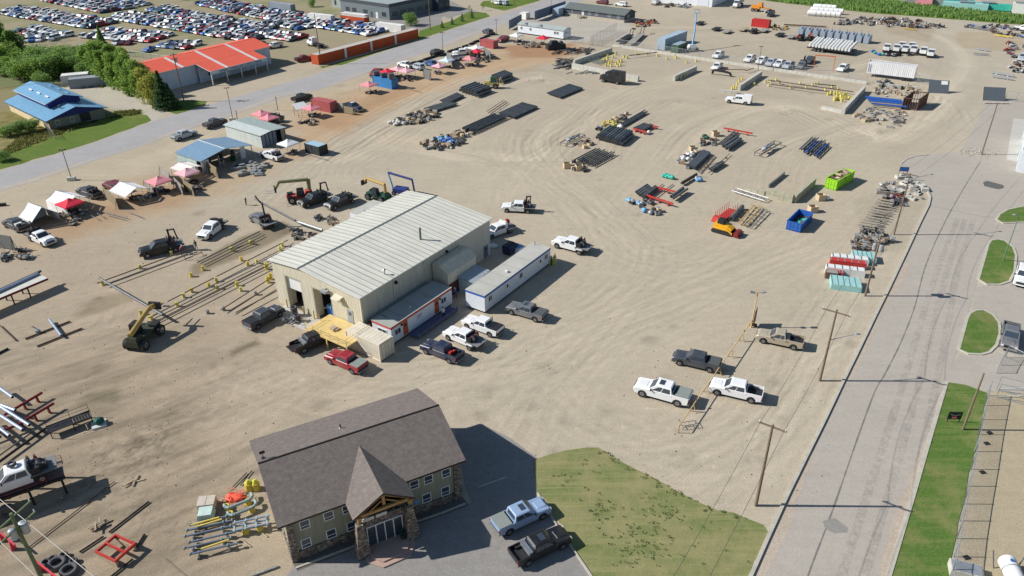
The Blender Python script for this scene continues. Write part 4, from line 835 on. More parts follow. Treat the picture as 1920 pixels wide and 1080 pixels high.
for x in (10,16.4): b=MB();b.add([(x-1.4,.3,3.1),(x+1.4,.3,3.1),(x,.3,3.9),(x,-1.6,3.85),(x-1.4,.28,3.05),(x+1.4,.28,3.05)],[(0,1,2),(0,2,3),(1,3,2)],MATS['grey_roofing']);b.build('gablet',mh)
for a,c,h,lb in (((1003,40),(1060,20),3.6,'long blue-grey board fence beside the grey bungalow lot'),((955,57),(978,45),3.4,'short blue-grey board fence left of the mobile home')):
    A_,C_=G(*a),G(*c);t=thing('panel_fence',lb,'fence',A_,ang(A_,C_));L_=(C_-A_).length;b=MB();fm_=rib_mat('bluegrey_boards',lin((104,118,138)),2,.8,.4,.6,0,.05,.3,.75)
    b.box((L_/2,0,h/2+.3),(L_,.12,h-.3),fm_);b.build('panel',t)
    for k in range(int(L_/4)+1): b=MB();b.box((min(k*4.,L_),.12,h/2),(.15,.15,h),steel);b.build('post',t)
container(G(1036,30),R(56),16,-2.6,2.9,'container_paleblue','pale blue van trailer parked end-on behind the board fence','van_trailer')
container(G(1003,35)+Vector((-2,0,0)),R(140),3,2.4,2.4,'container_clean_white','small white box unit at the road end of the board fence','storage_box','box')
# ---- white building at top right and items behind
t=thing('white_hall','large white metal hall at the top edge beyond the gravel yard','hall',G(1330,13),R(57));b=MB();b.box((9,11,2.5),(18,24,5),mat('bright_white_metal',lin((226,228,232)),.5));b.build('wall',t)
b=MB();b.box((9,11,5.06),(18.4,24.4,.12),white);b.build('roof',t);b=MB();face_box(b,0,3,2.4,5,4.4,.1,'x-',clad);b.build('bay_door',t)
# ---- pale blue van trailer with green box by the manlift
container(G(1232,93),R(52),15.5,-2.6,3.6,'container_paleblue','tall grey-blue van trailer with rounded top beside the blue boom lift','van_trailer')
container(G(1258,98),R(52),6,-2.4,2.5,'container_green','dark green container with pale roof beside the grey-blue van trailer',roofc=mat('pale_bl',lin((150,164,176)),.6))
container(G(1440,53),R(145),6.2,-2.5,2.6,'container_red','bright red shipping container in the far gravel yard')
# ---- booth side sheds
A_,r_,l_,wd=FR((488,252),(528,240),(462,220),3.2)
t=thing('grey_warehouse','pale grey shed with ribbed roof and open dark end between the pink canopies','shed',Vector((G(488,252,3.2).x,G(488,252,3.2).y,0)),R(53))
gx=rib_mat('pale_green_grey_cladding',lin((196,202,198)),1,.4,.3,.5,0,.05,.3,.88);b=MB();
b.add([(0,0,0),(0,13,0),(0,13,3),(0,0,3),(6.6,0,0),(6.6,13,0),(6.6,13,3),(6.6,0,3)],[(0,1,2,3),(4,7,6,5),(1,5,6,2)],gx);b.build('wall',t)
b=MB();slab(b,[(-.3,-.3,3.0),(2.6,-.3,3.35),(2.6,13.3,3.35),(-.3,13.3,3.0)],gx,gx,.08);slab(b,[(6.9,-.3,3.05),(2.6,-.3,3.35),(2.6,13.3,3.35),(6.9,13.3,3.05)],mat('mint_grey_roof',lin((156,168,164)),.6),gx,.08);b.build('roof',t)
b=MB()
for x in (.6,1.6,2.6,3.6): b.box((x+.05,.1,1.5),(.8,.06,2.8),mat('bluegrey_panel',lin((118,132,146)),.6))
b.box((5.9,.1,1.5),(.9,.06,2.8),greywood);b.build('end_panel',t);b=MB();b.box((3.3,1.2,1.4),(6.2,.05,2.8),dk);b.build('shade_backing',t)  # dark sheet just inside puts the open end's shade into colour
A_,r_,l_,wd=FR((376,298),(465,268),(420,256),3.3)
t=thing('blue_roofed_shelter','open shelter under a light blue gable roof full of stored goods','shelter',Vector((A_.x,A_.y,0)),R(53))
SLb,SWb=12.2,9.0;blr2=rib_mat('shelter_blue_roof',lin((128,158,182)),1,.6,.3,.4,.1,.05,.4,.9,.6)
b=MB();slab(b,[(-.3,-.3,2.9),(5.6,-.3,3.9),(5.6,SWb,3.9),(-.3,SWb,2.9)],blr2,steel,.1);slab(b,[(SLb,-.3,2.8),(5.6,-.3,3.9),(5.6,SWb,3.9),(SLb,SWb,2.8)],blr2,steel,.1);b.build('roof',t)
b=MB();slab(b,[(5.5,-.35,3.93),(5.75,-.35,3.93),(5.75,SWb+.05,3.93),(5.5,SWb+.05,3.93)],white,white,.03);b.build('ridge_cap',t)
b=MB();b.box((SLb/2,SWb-.2,1.4),(SLb,.1,2.8),pb);b.box((0,SWb/2+.8,1.4),(.1,SWb-2,2.8),pb);b.box((1.0,.4,1.3),(1.8,.08,2.6),white);b.box((10.4,1.0,1.3),(1.2,.08,2.6),white);b.build('wall',t)
for x in (.2,4,8,12): b=MB();b.box((x,0,1.4),(.14,.14,2.8),steel);b.build('post',t)
for k in range(9): 
    p=Vector((A_.x,A_.y,0))+Matrix.Rotation(R(53),3,'Z') @ Vector((2.5+k*1.0,1.8+(k % 3)*1.6,0));b=MB();b.box((0,0,.45),(1.0,.9,.9),[greywood,pipegrey,dkgreen,wood][k % 4],rz=k);b.box((0,0,.95),(.7,.6,.1),dark);tag(b.build('crate',None,loc=p),'crate stored in the shade under the blue roofed shelter','crate','crates under the blue shelter')
container(G(600,293)-Vector((0,0,0)),R(55),2.3,4.4,2.1,'container_dark','black box trailer with pale blue roof near the white canopy','cargo_trailer','trailer',roofc=mat('pale_blue_top',lin((160,190,205)),.4))
container(G(620,212),R(147),6.4,-2.4,2.6,'container_faded_red','faded red container with goods on top behind a pink canopy')
container(G(735,168),R(142),7.4,-2.4,2.6,'container_blue','bright blue container carrying round tanks beside a pink canopy')
container(G(925,92),R(142),5.5,-2.4,2.4,'container_faded_red','rusty red container beside the white canopy near the road end')
t=thing('warehouse','white and pale grey building cut by the right edge of the view','building',G(1905,316),R(57));b=MB();b.box((9,-5,2.6),(22,10,5.2),clad);b.build('wall',t);b=MB();slab(b,[(-2.5,.4,5.2),(20.5,.4,5.2),(20.5,-5,6.4),(-2.5,-5,6.4)],white,white);slab(b,[(-2.5,-10.4,5.2),(20.5,-10.4,5.2),(20.5,-5,6.4),(-2.5,-5,6.4)],white,white);b.build('roof',t)
for x in (2,9,15): door(t,x,0,0,3,3.2,'y+',pb,pane=False)
# ================================================================ vehicles
def paintm(name,rgb,rough=.4,metal=0.,dust=.25):
    return mat('car_paint_'+name,lin(rgb),rough,metal,.05,.8,0,.5,dust=dust)
PC={n: paintm(n,c,dust=d_) for n,c,d_ in (('white',(232,232,232),.12),('black',(28,30,35),.08),('charcoal',(62,68,78),.14),('darkblue',(38,48,74),.2),('red',(150,24,44),.25),('grey',(104,108,114),.3),
    ('silver',(176,184,194),.15),('sky_tinted_silver',(142,166,196),.08),('beige',(170,160,140),.45),('blue',(52,92,150),.15),('green',(52,74,66),.2),('maroon',(110,30,46),.15),('teal',(60,128,140),.15),('orange',(196,110,40),.2),('tan',(188,172,140),.3))}  # the silver pickup's light blue is sky reflection put into the paint colour
rimm=mat('wheel_rim',(.32,.33,.34),.35,.7,.1);trimb=mat('black_plastic',(.025,.026,.028),.55)
def wheel(root,x,y,r=.41,w_=.27,dusty=False):
    s=1 if y>0 else-1
    def t(b): b.tube((0,-w_/2,0),(0,w_/2,0),r,dark,14);
    def rm(b): b.tube((0,.02,0),(0,w_/2+.012,0),r*.6,rimm,10,r*.52);b.tube((0,0,0),(0,w_/2+.02,0),r*.16,trimb,6)
    o=link('wheel',cached(('tyre',r,w_),'tyre',t),root,(x,y,r));o.rotation_euler.z=0 if s>0 else math.pi
    link('rim',cached(('rim',r,w_),'rim',rm),o);return o
def arcpts(cx,cz,r,n=6): return [(cx+r*math.cos(math.pi*k/n),cz+r*math.sin(math.pi*k/n)) for k in range(n+1)]
def lower_outline(kind):
    P=[(2.9,.48)]
    P+=arcpts(1.95,.42,.53)+arcpts(-1.85,.42,.53) if kind!='flat' else arcpts(1.95,.42,.53)
    if kind=='flat': P+=[(-1.2,.42),(-1.2,1.3),(1.25,1.3),(1.45,1.26),(2.7,1.17),(2.92,.96),(2.96,.6)]
    elif kind=='suv': P+=[(-2.55,.5),(-2.6,1.24),(1.05,1.22),(1.2,1.17),(2.5,1.03),(2.72,.9),(2.75,.6)]
    else: P+=[(-2.9,.55),(-2.93,.93),(-1.2,.93),(-1.18,1.3),(1.25,1.3),(1.45,1.26),(2.7,1.17),(2.92,.96),(2.96,.6)]
    return P
def sidebody(b,P,hw,m,dk_):
    n=len(P)
    def sh(p): x,z=p;return (x*.985,z-.07 if z>1.0 else z)
    sl=[(-hw,[sh(p) for p in P]),(-hw+.09,P),(hw-.09,P),(hw,[sh(p) for p in P])]
    V=[(x,y,z) for y,Q in sl for x,z in Q];F=[];D=[]
    for j in range(3):
        for k in range(n):
            f=(j*n+k,j*n+(k+1) % n,(j+1)*n+(k+1) % n,(j+1)*n+k)
            (D if (P[k][1]<=.96 and P[(k+1) % n][1]<=.96 and 0<=k<n-6) else F).append(f)
    b.add(V,F,m);b.add(V,D,dk_);b.add(V,[tuple(range(n)),tuple(range(3*n,4*n))],m)
def cab_pts(cab):
    if cab=='crew': lo=(1.38,-1.16);hi=(.62,-1.02)
    elif cab=='suv': lo=(1.1,-2.55);hi=(.35,-2.3)
    else: lo=(1.38,-.72);hi=(.62,-.6)
    return lo,hi
def greenhouse(b,cab,m,hw=.93,zt=1.86):
    lo,hi=cab_pts(cab);hw2=.80
    V=[]
    for z,x0,x1,h in ((1.2,lo[0],lo[1],hw),(zt,hi[0],hi[1],hw2),(zt+.06,hi[0]-.12,hi[1]+.1,hw2-.14)): V+=[(x0,h,z),(x0,-h,z),(x1,-h,z),(x1,h,z)]
    F=[(8,9,10,11)]
    for j in (0,4):
        for k in range(4): F.append((j+k,j+(k+1) % 4,j+4+(k+1) % 4,j+4+k))
    b.add(V,F,m)
def gpoint(cab,face,s,t,off=.012,hw=.93,zt=1.86):
    lo,hi=cab_pts(cab);z=1.2+(zt-1.2)*t;h=hw+(.80-hw)*t;xf=lo[0]+(hi[0]-lo[0])*t;xr=lo[1]+(hi[1]-lo[1])*t
    if face=='front': return (xf+off,h*(1-2*s),z+off*.6)
    if face=='rear': return (xr-off,h*(1-2*s),z)
    x=xf+(xr-xf)*s;return (x,(h+off)*(1 if face=='left' else-1),z)
def pane(root,cab,face,s0,s1,name,t0=.14,t1=.86,slant=0.):
    t0=max(.08,t0-.05);t1=min(.92,t1+.04)
    def f(b):
        P=[gpoint(cab,face,s0,t0),gpoint(cab,face,s1,t0),gpoint(cab,face,s1,t1),gpoint(cab,face,s0+slant,t1)]
        b.add(P,[(0,1,2,3)],glass)
    link(name,cached(('pane',cab,face,s0,s1,t0,t1,slant),name,f),root)
def rig_welder(root,x0=-1.25,x1=-2.0,big=False):
    rnd=random.Random(int(x0*100)+len(bpy.data.objects) % 5)
    b=MB();b.box((-1.6,.55,1.35),(.7,.8,.8),trimb);b.box((-1.6,-.5,1.3),(.6,.8,.7),mat('rig_grey',(.10,.10,.11),.6));b.tube((-1.95,-.2,1.5),(-1.95,.5,1.5),.34,black,12);b.tube((-1.95,-.24,1.5),(-1.95,-.2,1.5),.42,pipegrey,12);b.tube((-1.95,.5,1.5),(-1.95,.54,1.5),.42,pipegrey,12)
    for y in (-.8,-.65): b.tube((-1.75,y,1.1),(-1.75,y,2.0),.09,[dkred,pipegrey][y<-.7],8)
    b.tube((-1.15,-.85,1.1),(-1.15,-.85,2.1),.04,black,6);b.tube((-1.15,.85,1.1),(-1.15,.85,2.1),.04,black,6);b.tube((-1.15,-.85,2.1),(-1.15,.85,2.1),.04,black,6)
    for k in range(7): b.box((rnd.uniform(-2.2,-1.2),rnd.uniform(-.8,.8),rnd.uniform(1.5,1.9)),(rnd.uniform(.1,.3),rnd.uniform(.1,.3),rnd.uniform(.1,.3)),rnd.choice([black,pipegrey,steel,dkred]),rz=rnd.random())
    b.build('welding_rig',root)
def crane(root,pose=0,m=None):
    m=m or black
    b=MB();b.tube((-1.5,0,1.0),(-1.5,0,2.2),.16,m,8);b.box((-1.4,0,1.2),(.5,1.5,.3),m)
    J={0: [(-1.5,0,2.2),(-1.5,.1,3.3),(-2.3,.6,3.5),(-2.5,.7,2.0)],1: [(-1.5,0,2.2),(-1.3,0,4.1),(-.9,.2,4.5),(-.4,.5,5.3)],2: [(-1.5,0,2.2),(-1.6,0,2.9),(-2.3,.1,3.1),(-2.2,.1,2.0)],3: [(-1.5,0,2.2),(-1.9,0,3.6),(-3.2,-.3,3.2),(-3.0,-.3,2.2)]}[pose]
    for i in range(len(J)-1): b.tube(J[i],J[i+1],.15-.02*i,m,6)
    b.ball(J[1],.2,m,8,5);b.box(J[-1],(.3,.2,.3),pipegrey);b.build('crane_arm',root)
def truck(nose,tail,col,label,cab='crew',bed='open',extras=(),z=0,group=None,name='pickup_truck',cat='pickup truck',scale=1.,at=None,rz=None,lod=0,h=1.0):
    if at is None:
        a,c=G(*nose,h),G(*tail,h);ctr_=(a+c)/2;ctr_.z=z;rz=ang(c,a)
    else: ctr_=at;ctr_.z=z
    t=thing(name,label,cat,ctr_,rz,group);t.scale=(scale,)*3
    m=PC[col];kind='flat' if bed=='flat' else 'suv' if cab=='suv' else 'bed'
    def body(b):
        sidebody(b,lower_outline(kind),.98,m,trimb);greenhouse(b,cab,m)
        b.box((2.1,0,1.24 if kind!='suv' else 1.15),(1.1,1.1,.07),m,top=(.85,.8))
        if kind=='flat': b.box((-1.9,0,.75),(2.2,.9,.25),black)
    link('body',cached(('body',kind,cab,col),'body',body),t)
    if kind=='bed' and bed!='canopy':
        x0=-1.2 if cab!='ext' else-.76
        def bd(b):
            for s in (-1,1): b.box(((x0-2.9)/2,s*.93,1.13),(2.9+x0,.1,.4),m)
            b.box((x0+.0,0,1.13),(.06,1.76,.4),m);b.box(((x0-2.9)/2,0,.95),(2.88+x0,1.78,.03),trimb);b.box((-1.85,.72,1.08),(.9,.3,.22),trimb);b.box((-1.85,-.72,1.08),(.9,.3,.22),trimb)
        o=link('bed',cached(('bedw',cab,col),'bed',bd),t)
        if bed=='down': link('tailgate',cached(('tgd',col),'tailgate',lambda b: b.box((-3.2,0,.95),(.55,1.8,.06),m)),t)
        else: link('tailgate',cached(('tg',col),'tailgate',lambda b: b.box((-2.92,0,1.12),(.07,1.94,.42),m)),t)
        if bed in ('cover','darkcover','greycover'):
            cm={'cover': trimb,'darkcover': mat('dark_tonneau',lin((84,88,88)),.6,0,.05),'greycover': mat('grey_tonneau',lin((136,142,136)),.6,0,.05)}[bed]
            link('tonneau_cover',cached(('ton',bed,cab),'tonneau_cover',lambda b: b.box(((x0-.25-2.9)/2,0,1.36),(2.9+x0-.3,1.86,.06),cm)),t)
    if bed=='canopy':
        link('canopy',cached(('canopy',col),'canopy',lambda b: b.box((-1.95,0,1.5),(1.95,1.86,1.0),m,top=(.94,.84))),t)
    if bed=='service':
        def sv(b):
            b.box((-1.98,0,1.55),(1.98,1.96,1.3),m,top=(.97,.95));
        link('service_box',cached(('svc',col),'service_box',sv),t)
    if bed=='flat':
        def fb(b): b.box((-2.15,0,1.03),(2.1,2.15,.1),mat('deck_plate',(.20,.20,.20),.6));b.box((-2.15,1.05,.95),(2.1,.06,.16),black);b.box((-2.15,-1.05,.95),(2.1,.06,.16),black);b.box((-1.26,0,1.5),(.06,1.9,1.0),black)
        link('flat_deck',cached('fdeck','flat_deck',fb),t)
    if kind!='flat' or True:
        for x in (1.95,-1.85):
            for s in (-1,1): wheel(t,x,s*.86,.41 if 'big' not in extras else .47,.27)
    if 'dual' in extras:
        for s in (-1,1): wheel(t,-1.85,s*1.08,.41,.25)
        link('fender',cached(('duf',col),'fender',lambda b: [b.box((-1.85,s*1.12,.92),(1.2,.3,.12),m,top=(.7,1)) for s in (-1,1)]),t)
    pane(t,cab,'front',.07,.93,'windshield',.1,.9)
    pane(t,cab,'rear',.12,.88,'rear_window',.25,.85)
    segs={'crew': ((.12,.50,.13),(.54,.93,0)),'ext': ((.14,.62,.16),(.67,.92,0)),'suv': ((.08,.33,.1),(.37,.62,0),(.66,.93,0))}[cab]
    for f in ('left','right'):
        for s0,s1,sl__ in segs: pane(t,cab,f,s0,s1,'side_window',.14,.84,sl__)
    if lod<1:
        xn=2.97 if kind!='suv' else 2.76;xt=-2.96 if kind!='suv' else-2.62
        link('grille',cached(('gr',xn),'grille',lambda b: b.box((xn-.01,0,.82),(.06,1.2,.3),trimb)),t)
        link('front_bumper',cached(('fb',xn,col=='white'),'front_bumper',lambda b: b.box((xn-.02,0,.52),(.14,1.86,.2),chrome)),t)
        if kind!='flat':
            link('rear_bumper',cached(('rb',xt),'rear_bumper',lambda b: b.box((xt,0,.55),(.14,1.8,.18),chrome)),t)
        for s in (-1,1):
            link('headlight',cached(('hl',xn),'headlight',lambda b: b.box((0,0,0),(.1,.3,.2),lamp)),t,(xn-.04,s*.76,.88))
            if kind!='flat': link('taillight',cached('tl','taillight',lambda b: b.box((0,0,0),(.06,.12,.3),taillamp)),t,(xt+.01,s*.92,1.08))
            link('mirror',cached(('mir',s),'mirror',lambda b: b.box((0,s*.12,0),(.1,.22,.2),trimb)),t,(1.05,s*.95,1.34))
    if 'welder' in extras: rig_welder(t)
    for e in extras:
        if e.startswith('crane'): crane(t,int(e[5:] or 0))
        if e=='roofpane': link('sunroof',cached('sunroof','sunroof',lambda b: b.box((.1,0,1.93),(.55,.85,.015),glass)),t)
        if e=='toolbox': link('toolbox',cached('tbox','toolbox',lambda b: b.box((-1.48,0,1.35),(.45,1.75,.4),chrome,top=(.9,.98))),t)
        if e=='redload': link('cargo',cached('rload','cargo',lambda b: [b.box((-1.5,.3,1.2),(.6,.5,.45),redp),b.box((-1.6,-.3,1.15),(.5,.4,.35),redp)]),t)
        if e=='whiteload': link('cargo',cached('wload','cargo',lambda b: [b.box((-1.5,.2,1.3),(.8,1.1,.5),white),b.box((-2.2,-.2,1.25),(.6,.8,.4),pipegrey),b.box((-2.3,.4,1.4),(.5,.4,.5),black)]),t)
        if e=='reel':
            b=MB();b.tube((-2.0,-.15,1.75),(-2.0,.15,1.75),.55,redp,14);b.tube((-2.0,-.4,1.75),(-2.0,.4,1.75),.12,black,8);b.box((-2.0,.3,1.4),(.1,.08,.7),redp);b.box((-2.0,-.3,1.4),(.1,.08,.7),redp);b.build('hose_reel',t)
            b=MB();b.box((-1.3,0,1.55),(.45,1.9,1.0),white);b.box((-1.3,.4,2.1),(.4,.7,.2),white);b.build('tool_cabinet',t)
        if e=='rack': link('rack',cached('rack','rack',lambda b: [b.tube((-1.1,s*.85,1.3),(-1.1,s*.85,2.1),.04,black,6) for s in (-1,1)]+[b.tube((-1.1,-.85,2.1),(-1.1,.85,2.1),.04,black,6)]),t)
        if e=='stripe': link('stripe',cached('stripe','stripe',lambda b: b.box((-.25,0,1.93),(.7,1.0,.02),white)),t)
    return t
T=truck
T((524,575),(464,608),'charcoal','dark grey pickup with black bed parked beside the stacked tyres',bed='cover')
T((625,620),(548,652),'black','black pickup with tailgate down and silver toolbox below the yellow deck',bed='down',extras=('toolbox','big'))
T((616,660),(682,688),'red','dark red pickup with grey bed cover near the cream container',bed='greycover')
T((796,642),(862,668),'darkblue','dark blue-grey pickup with red cans in its open bed',bed='open',extras=('redload',))
T((832,614),(908,646),'white','white flat deck pickup with welding machines between two pickups',bed='flat',extras=('welder','dual'))
T((870,595),(940,620),'white','white pickup with black bed load beside the end of the white trailer',bed='cover',extras=('rack',))
T((956,571),(1020,590),'grey','grey pickup with flat bed cover and dark sunroof below the white trailer',bed='darkcover',extras=('roofpane',))
T((905,439),(960,420),'white','white flat deck truck with red hose reel at the back corner of the workshop',bed='flat',extras=('reel','dual'))
T((1038,448),(1106,466),'white','white crew cab flat deck truck with black rig parked alone in mid yard',bed='flat',extras=('welder','dual'),scale=1.1)
T((941,385),(1002,388),'white','white flat deck truck with folded crane facing left beyond the workshop',bed='flat',extras=('crane2','welder'))
T((262,472),(338,455),'black','black crane truck with raised boom beside the long rails',bed='flat',extras=('crane0','welder','dual'),scale=1.12)
T((380,440),(413,416),'white','white flat deck truck facing the viewer in the middle of the left yard',bed='flat',extras=('welder',),scale=1.05)
T((101,455),(52,433),'white','white single cab truck with crane rig in front of the white tent',cab='ext',bed='flat',extras=('crane2','welder'),scale=1.05)
T((8,410),(50,428),'charcoal','dark grey pickup with white boxes in its bed at the left edge',bed='open',extras=('whiteload',))
T((470,398),(512,424),'grey','silver-grey flat deck truck with upright crane beside the pipe line',bed='flat',extras=('crane1','welder'),scale=1.05)
T((560,381),(618,362),'black','black crane truck with folded black boom beside the red and olive telehandler',bed='flat',extras=('crane0','welder'),scale=1.05)
T((612,386),(664,366),'black','black flat deck truck with welding rig behind the white annex',bed='flat',extras=('welder',),scale=1.05)
T((1022,943),(930,985),'sky_tinted_silver','silver pickup with painted-in sky reflection, grey bed cover and sunroof in the office lot',bed='greycover',extras=('roofpane',),scale=.99)
T((1060,997),(964,1043),'black','black pickup with open bed and silver toolbox nearest the viewer',bed='open',extras=('roofpane','toolbox'),scale=.99)
T((1268,664),(1346,682),'charcoal','dark grey-blue pickup with grey bed cover behind the yellow rail',bed='darkcover')
T((1196,719),(1291,745),'white','white long bed pickup with big black wheels left of the yellow rail',bed='greycover',extras=('big','roofpane'),scale=1.12)
T((1338,718),(1424,738),'white','white pickup with black open bed parked right of the yellow rail',bed='open',scale=1.04)
T((1426,624),(1501,640),'beige','dusty beige extended cab pickup near the floodlight post',cab='ext',bed='open')
T((367,244),(322,258),'silver','silver-blue pickup parked on the near edge of the main road',bed='greycover')
T((424,222),(381,236),'charcoal','dark pickup parked near the lamp post on the main road edge',bed='darkcover')
T((487,283),(532,296),'white','white pickup with black welding gear beside the small white canopy',bed='open',extras=('welder',))
T((1364,184),(1406,189),'white','white service body truck parked alone in the upper yard',bed='service',cab='crew',name='service_truck',cat='service truck',scale=1.1)
T((144,351),(189,366),'charcoal','dark pickup with loaded bed between the two white tents',bed='open',extras=('welder',))
T((201,342),(224,352),'maroon','red car half hidden behind the low white canopy',cab='suv',name='car',cat='car',lod=1)
T((484,217),(535,222),'green','dark green-grey pickup behind the pair of pink canopies',bed='open',extras=('welder',))
T((583,176),(548,187),'black','black pickup behind the faded red container',bed='cover')
T((680,205),(645,193),'darkblue','dark blue pickup with white stripe facing the yard',bed='cover',extras=('stripe',))
T((692,142),(718,128),'red','dark red pickup behind the blue container',bed='cover')
T((829,94),(810,100),'black','black boxy car by the lamp post on the road edge',cab='suv',name='car',cat='car',lod=1)
T((800,115),(821,122),'blue','dark blue pickup among the far canopies',bed='cover')
T((841,108),(864,106),'white','white pickup behind the far pale canopy, left one',bed='cover');T((852,98),(879,96),'white','white van-like truck behind the far red canopy',bed='service')
T((906,55),(924,62),'charcoal','dark car at the road edge nearest the mobile home',cab='suv',name='car',cat='car',lod=1)
T((932,76),(954,68),'red','bright red pickup beside the mobile home',bed='cover')
T((752,118),(768,122),'white','white and black truck behind the twin pale canopies',bed='cover');T((773,121),(792,126),'silver','silver car between the canopies and the dark screen',cab='suv',name='car',cat='car',lod=1)
for k,(n_,t_,c,lb) in enumerate((((1339,106),(1355,97),'white','white pickup alone behind the concrete wall, right of the boom lift'),((1336,130),(1353,117),'white','white pickup in front of the concrete wall with a blue can behind it'),
    ((1398,113),(1414,104),'white','leftmost white pickup of the parked row behind the wall'),((1420,117),(1437,107),'white','second white pickup of the parked row behind the wall'),((1438,121),(1454,111),'silver','silver pickup in the middle of the parked row behind the wall'),
    ((1453,123),(1470,113),'white','fourth white pickup of the parked row, right of the silver one'),((1470,126),(1487,116),'silver','grey-blue pickup at the right end of the parked row'),((1511,117),(1526,106),'charcoal','dark pickup beside the orange gate frame'),
    ((1572,131),(1590,121),'white','white pickup right of the orange gate frame'))):
    T(n_,t_,c,lb,bed='cover',lod=1)
T((1497,126),(1510,116),'grey','grey crane truck in front of the dark pickup by the orange frame',bed='flat',extras=('crane2','welder'),lod=1)
T((1893,648),(1897,608),'grey','grey pickup with black bed at the right edge beside the grass island',bed='open',scale=1.02);T((1912,542),(1925,490),'white','white car cut by the right edge of the view',cab='suv',name='car',cat='car')
T((1906,50),(1930,53),'white','white car at the far right edge below the grass strip',cab='suv',name='car',cat='car',lod=1);T((1912,112),(1924,100),'silver','silver car among junk at the right edge',cab='suv',name='car',cat='car',lod=1)
T((1440,30),(1452,20),'black','black truck near the yellow loader in the far yard',bed='flat',extras=('welder',),lod=1)
for u,v,c,lb in ((931,2,'white','white car parked at the top edge by the green verge'),(944,3,'silver','silver car right of the white one at the top edge')): T((u-7,v),(u+8,v+3),c,lb,cab='suv',name='car',cat='car',lod=1)
for u,v,c,lb in ((1130,2,'maroon','dark red car behind the bungalow'),(1165,6,'white','white pickup behind the bungalow roof')): T((u-8,v),(u+8,v+2),c,lb,cab='suv',name='car',cat='car',lod=1)
for n_,t_,c,lb in (((503,86),(526,82),'white','white pickup right of the red roofed shop'),((483,80),(500,84),'black','dark wrecked pickup at the corner of the red roofed shop'),((578,107),(562,110),'maroon','red car at the near end of the orange container row')): T(n_,t_,c,lb,bed='cover',lod=1)
def heavy(nose,tail,col,label,kind,name='heavy_truck',L_=7.5,h=1.2):
    a,c=G(*nose,h),G(*tail,h);m_=(a+c)/2;m_.z=0;t=thing(name,label,'truck',m_,ang(c,a));m=PC[col];xf=L_/2
    b=MB();b.box((xf-.9,0,1.35),(1.8,1.9,1.1),m,top=(.85,.85));b.box((xf-2.6,0,1.9),(1.9,2.2,2.2),m,top=(.85,.9));b.build('cab',t)
    b=MB();b.box((xf-1.62,0,2.35),(.1,1.8,.8),glass,ry=R(-15));b.build('windshield',t)
    for s in (-1,1): b=MB();b.box((xf-2.5,s*1.09,2.35),(1.0,.03,.7),glass);b.build('side_window',t)
    b=MB();b.box((-.8,0,.8),(L_-1.6,.9,.3),black);b.box((xf,0,.7),(.2,2.1,.4),chrome);b.build('chassis',t)
    for x in (xf-1.2,-xf+1.2)+((-xf+2.5,) if kind in ('tank','tractor') else ()):
        for s in (-1,1): wheel(t,x,s*.95,.5,.3)
    if kind=='box': b=MB();b.box((-1.6,0,2.1),(4.2,2.4,2.7),m,top=(.98,.95));b.build('box_body',t)
    if kind=='tow': b=MB();b.box((-1.5,0,1.15),(4.6,2.3,.2),trimb);b.box((.5,0,1.8),(.2,2.1,1.2),white);b.build('deck',t)
    if kind=='tank': b=MB();b.tube((.8,0,2.1),(-xf,0,2.1),1.1,steel,14);b.build('tank',t)
    if kind=='tractor': b=MB();b.box((xf-4.0,0,2.2),(1.6,2.3,2.8),m,top=(.9,.9));b.build('sleeper',t)
    return t
heavy((1129,144),(1166,150),'black','black square-bodied truck parked beside the concrete block wall','box',L_=6.8)
heavy((571,76),(612,86),'white','white tow truck with black deck in the scrapyard entrance','tow','tow_truck')
heavy((1370,14),(1398,0),'white','white tanker truck near the far white hall','tank',L_=9)
heavy((1222,8),(1238,-4),'white','white highway tractor left of the far white hall','tractor',L_=8)
rkA,rkB=G(-95,955,2.0),G(120,880,2.0);rz_=ang(rkB,rkA);L_=(rkB-rkA).length;mid=(rkA+rkB)/2;mid.z=0
rk=thing('vehicle_ramp','tall steel rack with thin red guard rails carrying a white truck','ramp',mid,rz_)
b=MB()
for s in (-1.3,1.3): b.box((0,s,2.0),(L_,.3,.25),black)
for k in range(7): b.box((-L_/2+.6+k*(L_-1.2)/6,0,1.9),(.2,2.9,.2),rust)
b.build('deck_beam',rk)
for x in (-L_/2+.4,-L_/6,L_/6,L_/2-.4):
    for s in (-1.3,1.3): b=MB();b.box((x,s,.95),(.2,.2,1.9),black);b.build('post',rk)
railing(rk,[(-L_/2,1.5,2.1),(L_/2,1.5,2.1)],0,mat('thin_red_rail',(.25,.02,.03),.5),.7,r=.025)
railing(rk,[(-L_/2,-1.5,2.1),(L_/2,-1.5,2.1)],0,MATS['thin_red_rail'],.7,r=.025)
b=MB();b.box((0,0,2.09),(L_-.1,2.7,.05),mat('rack_deck',lin((120,112,104)),.8));b.build('deck_plate',rk)
T(None,None,'white','white crew cab truck loaded with tyres and red gear on the raised rack',bed='flat',extras=('welder','whiteload'),at=Vector((mid.x,mid.y,0))+Matrix.Rotation(rz_,3,'Z') @ Vector((-1.0,0,0)),rz=rz_,z=2.12,scale=1.12)
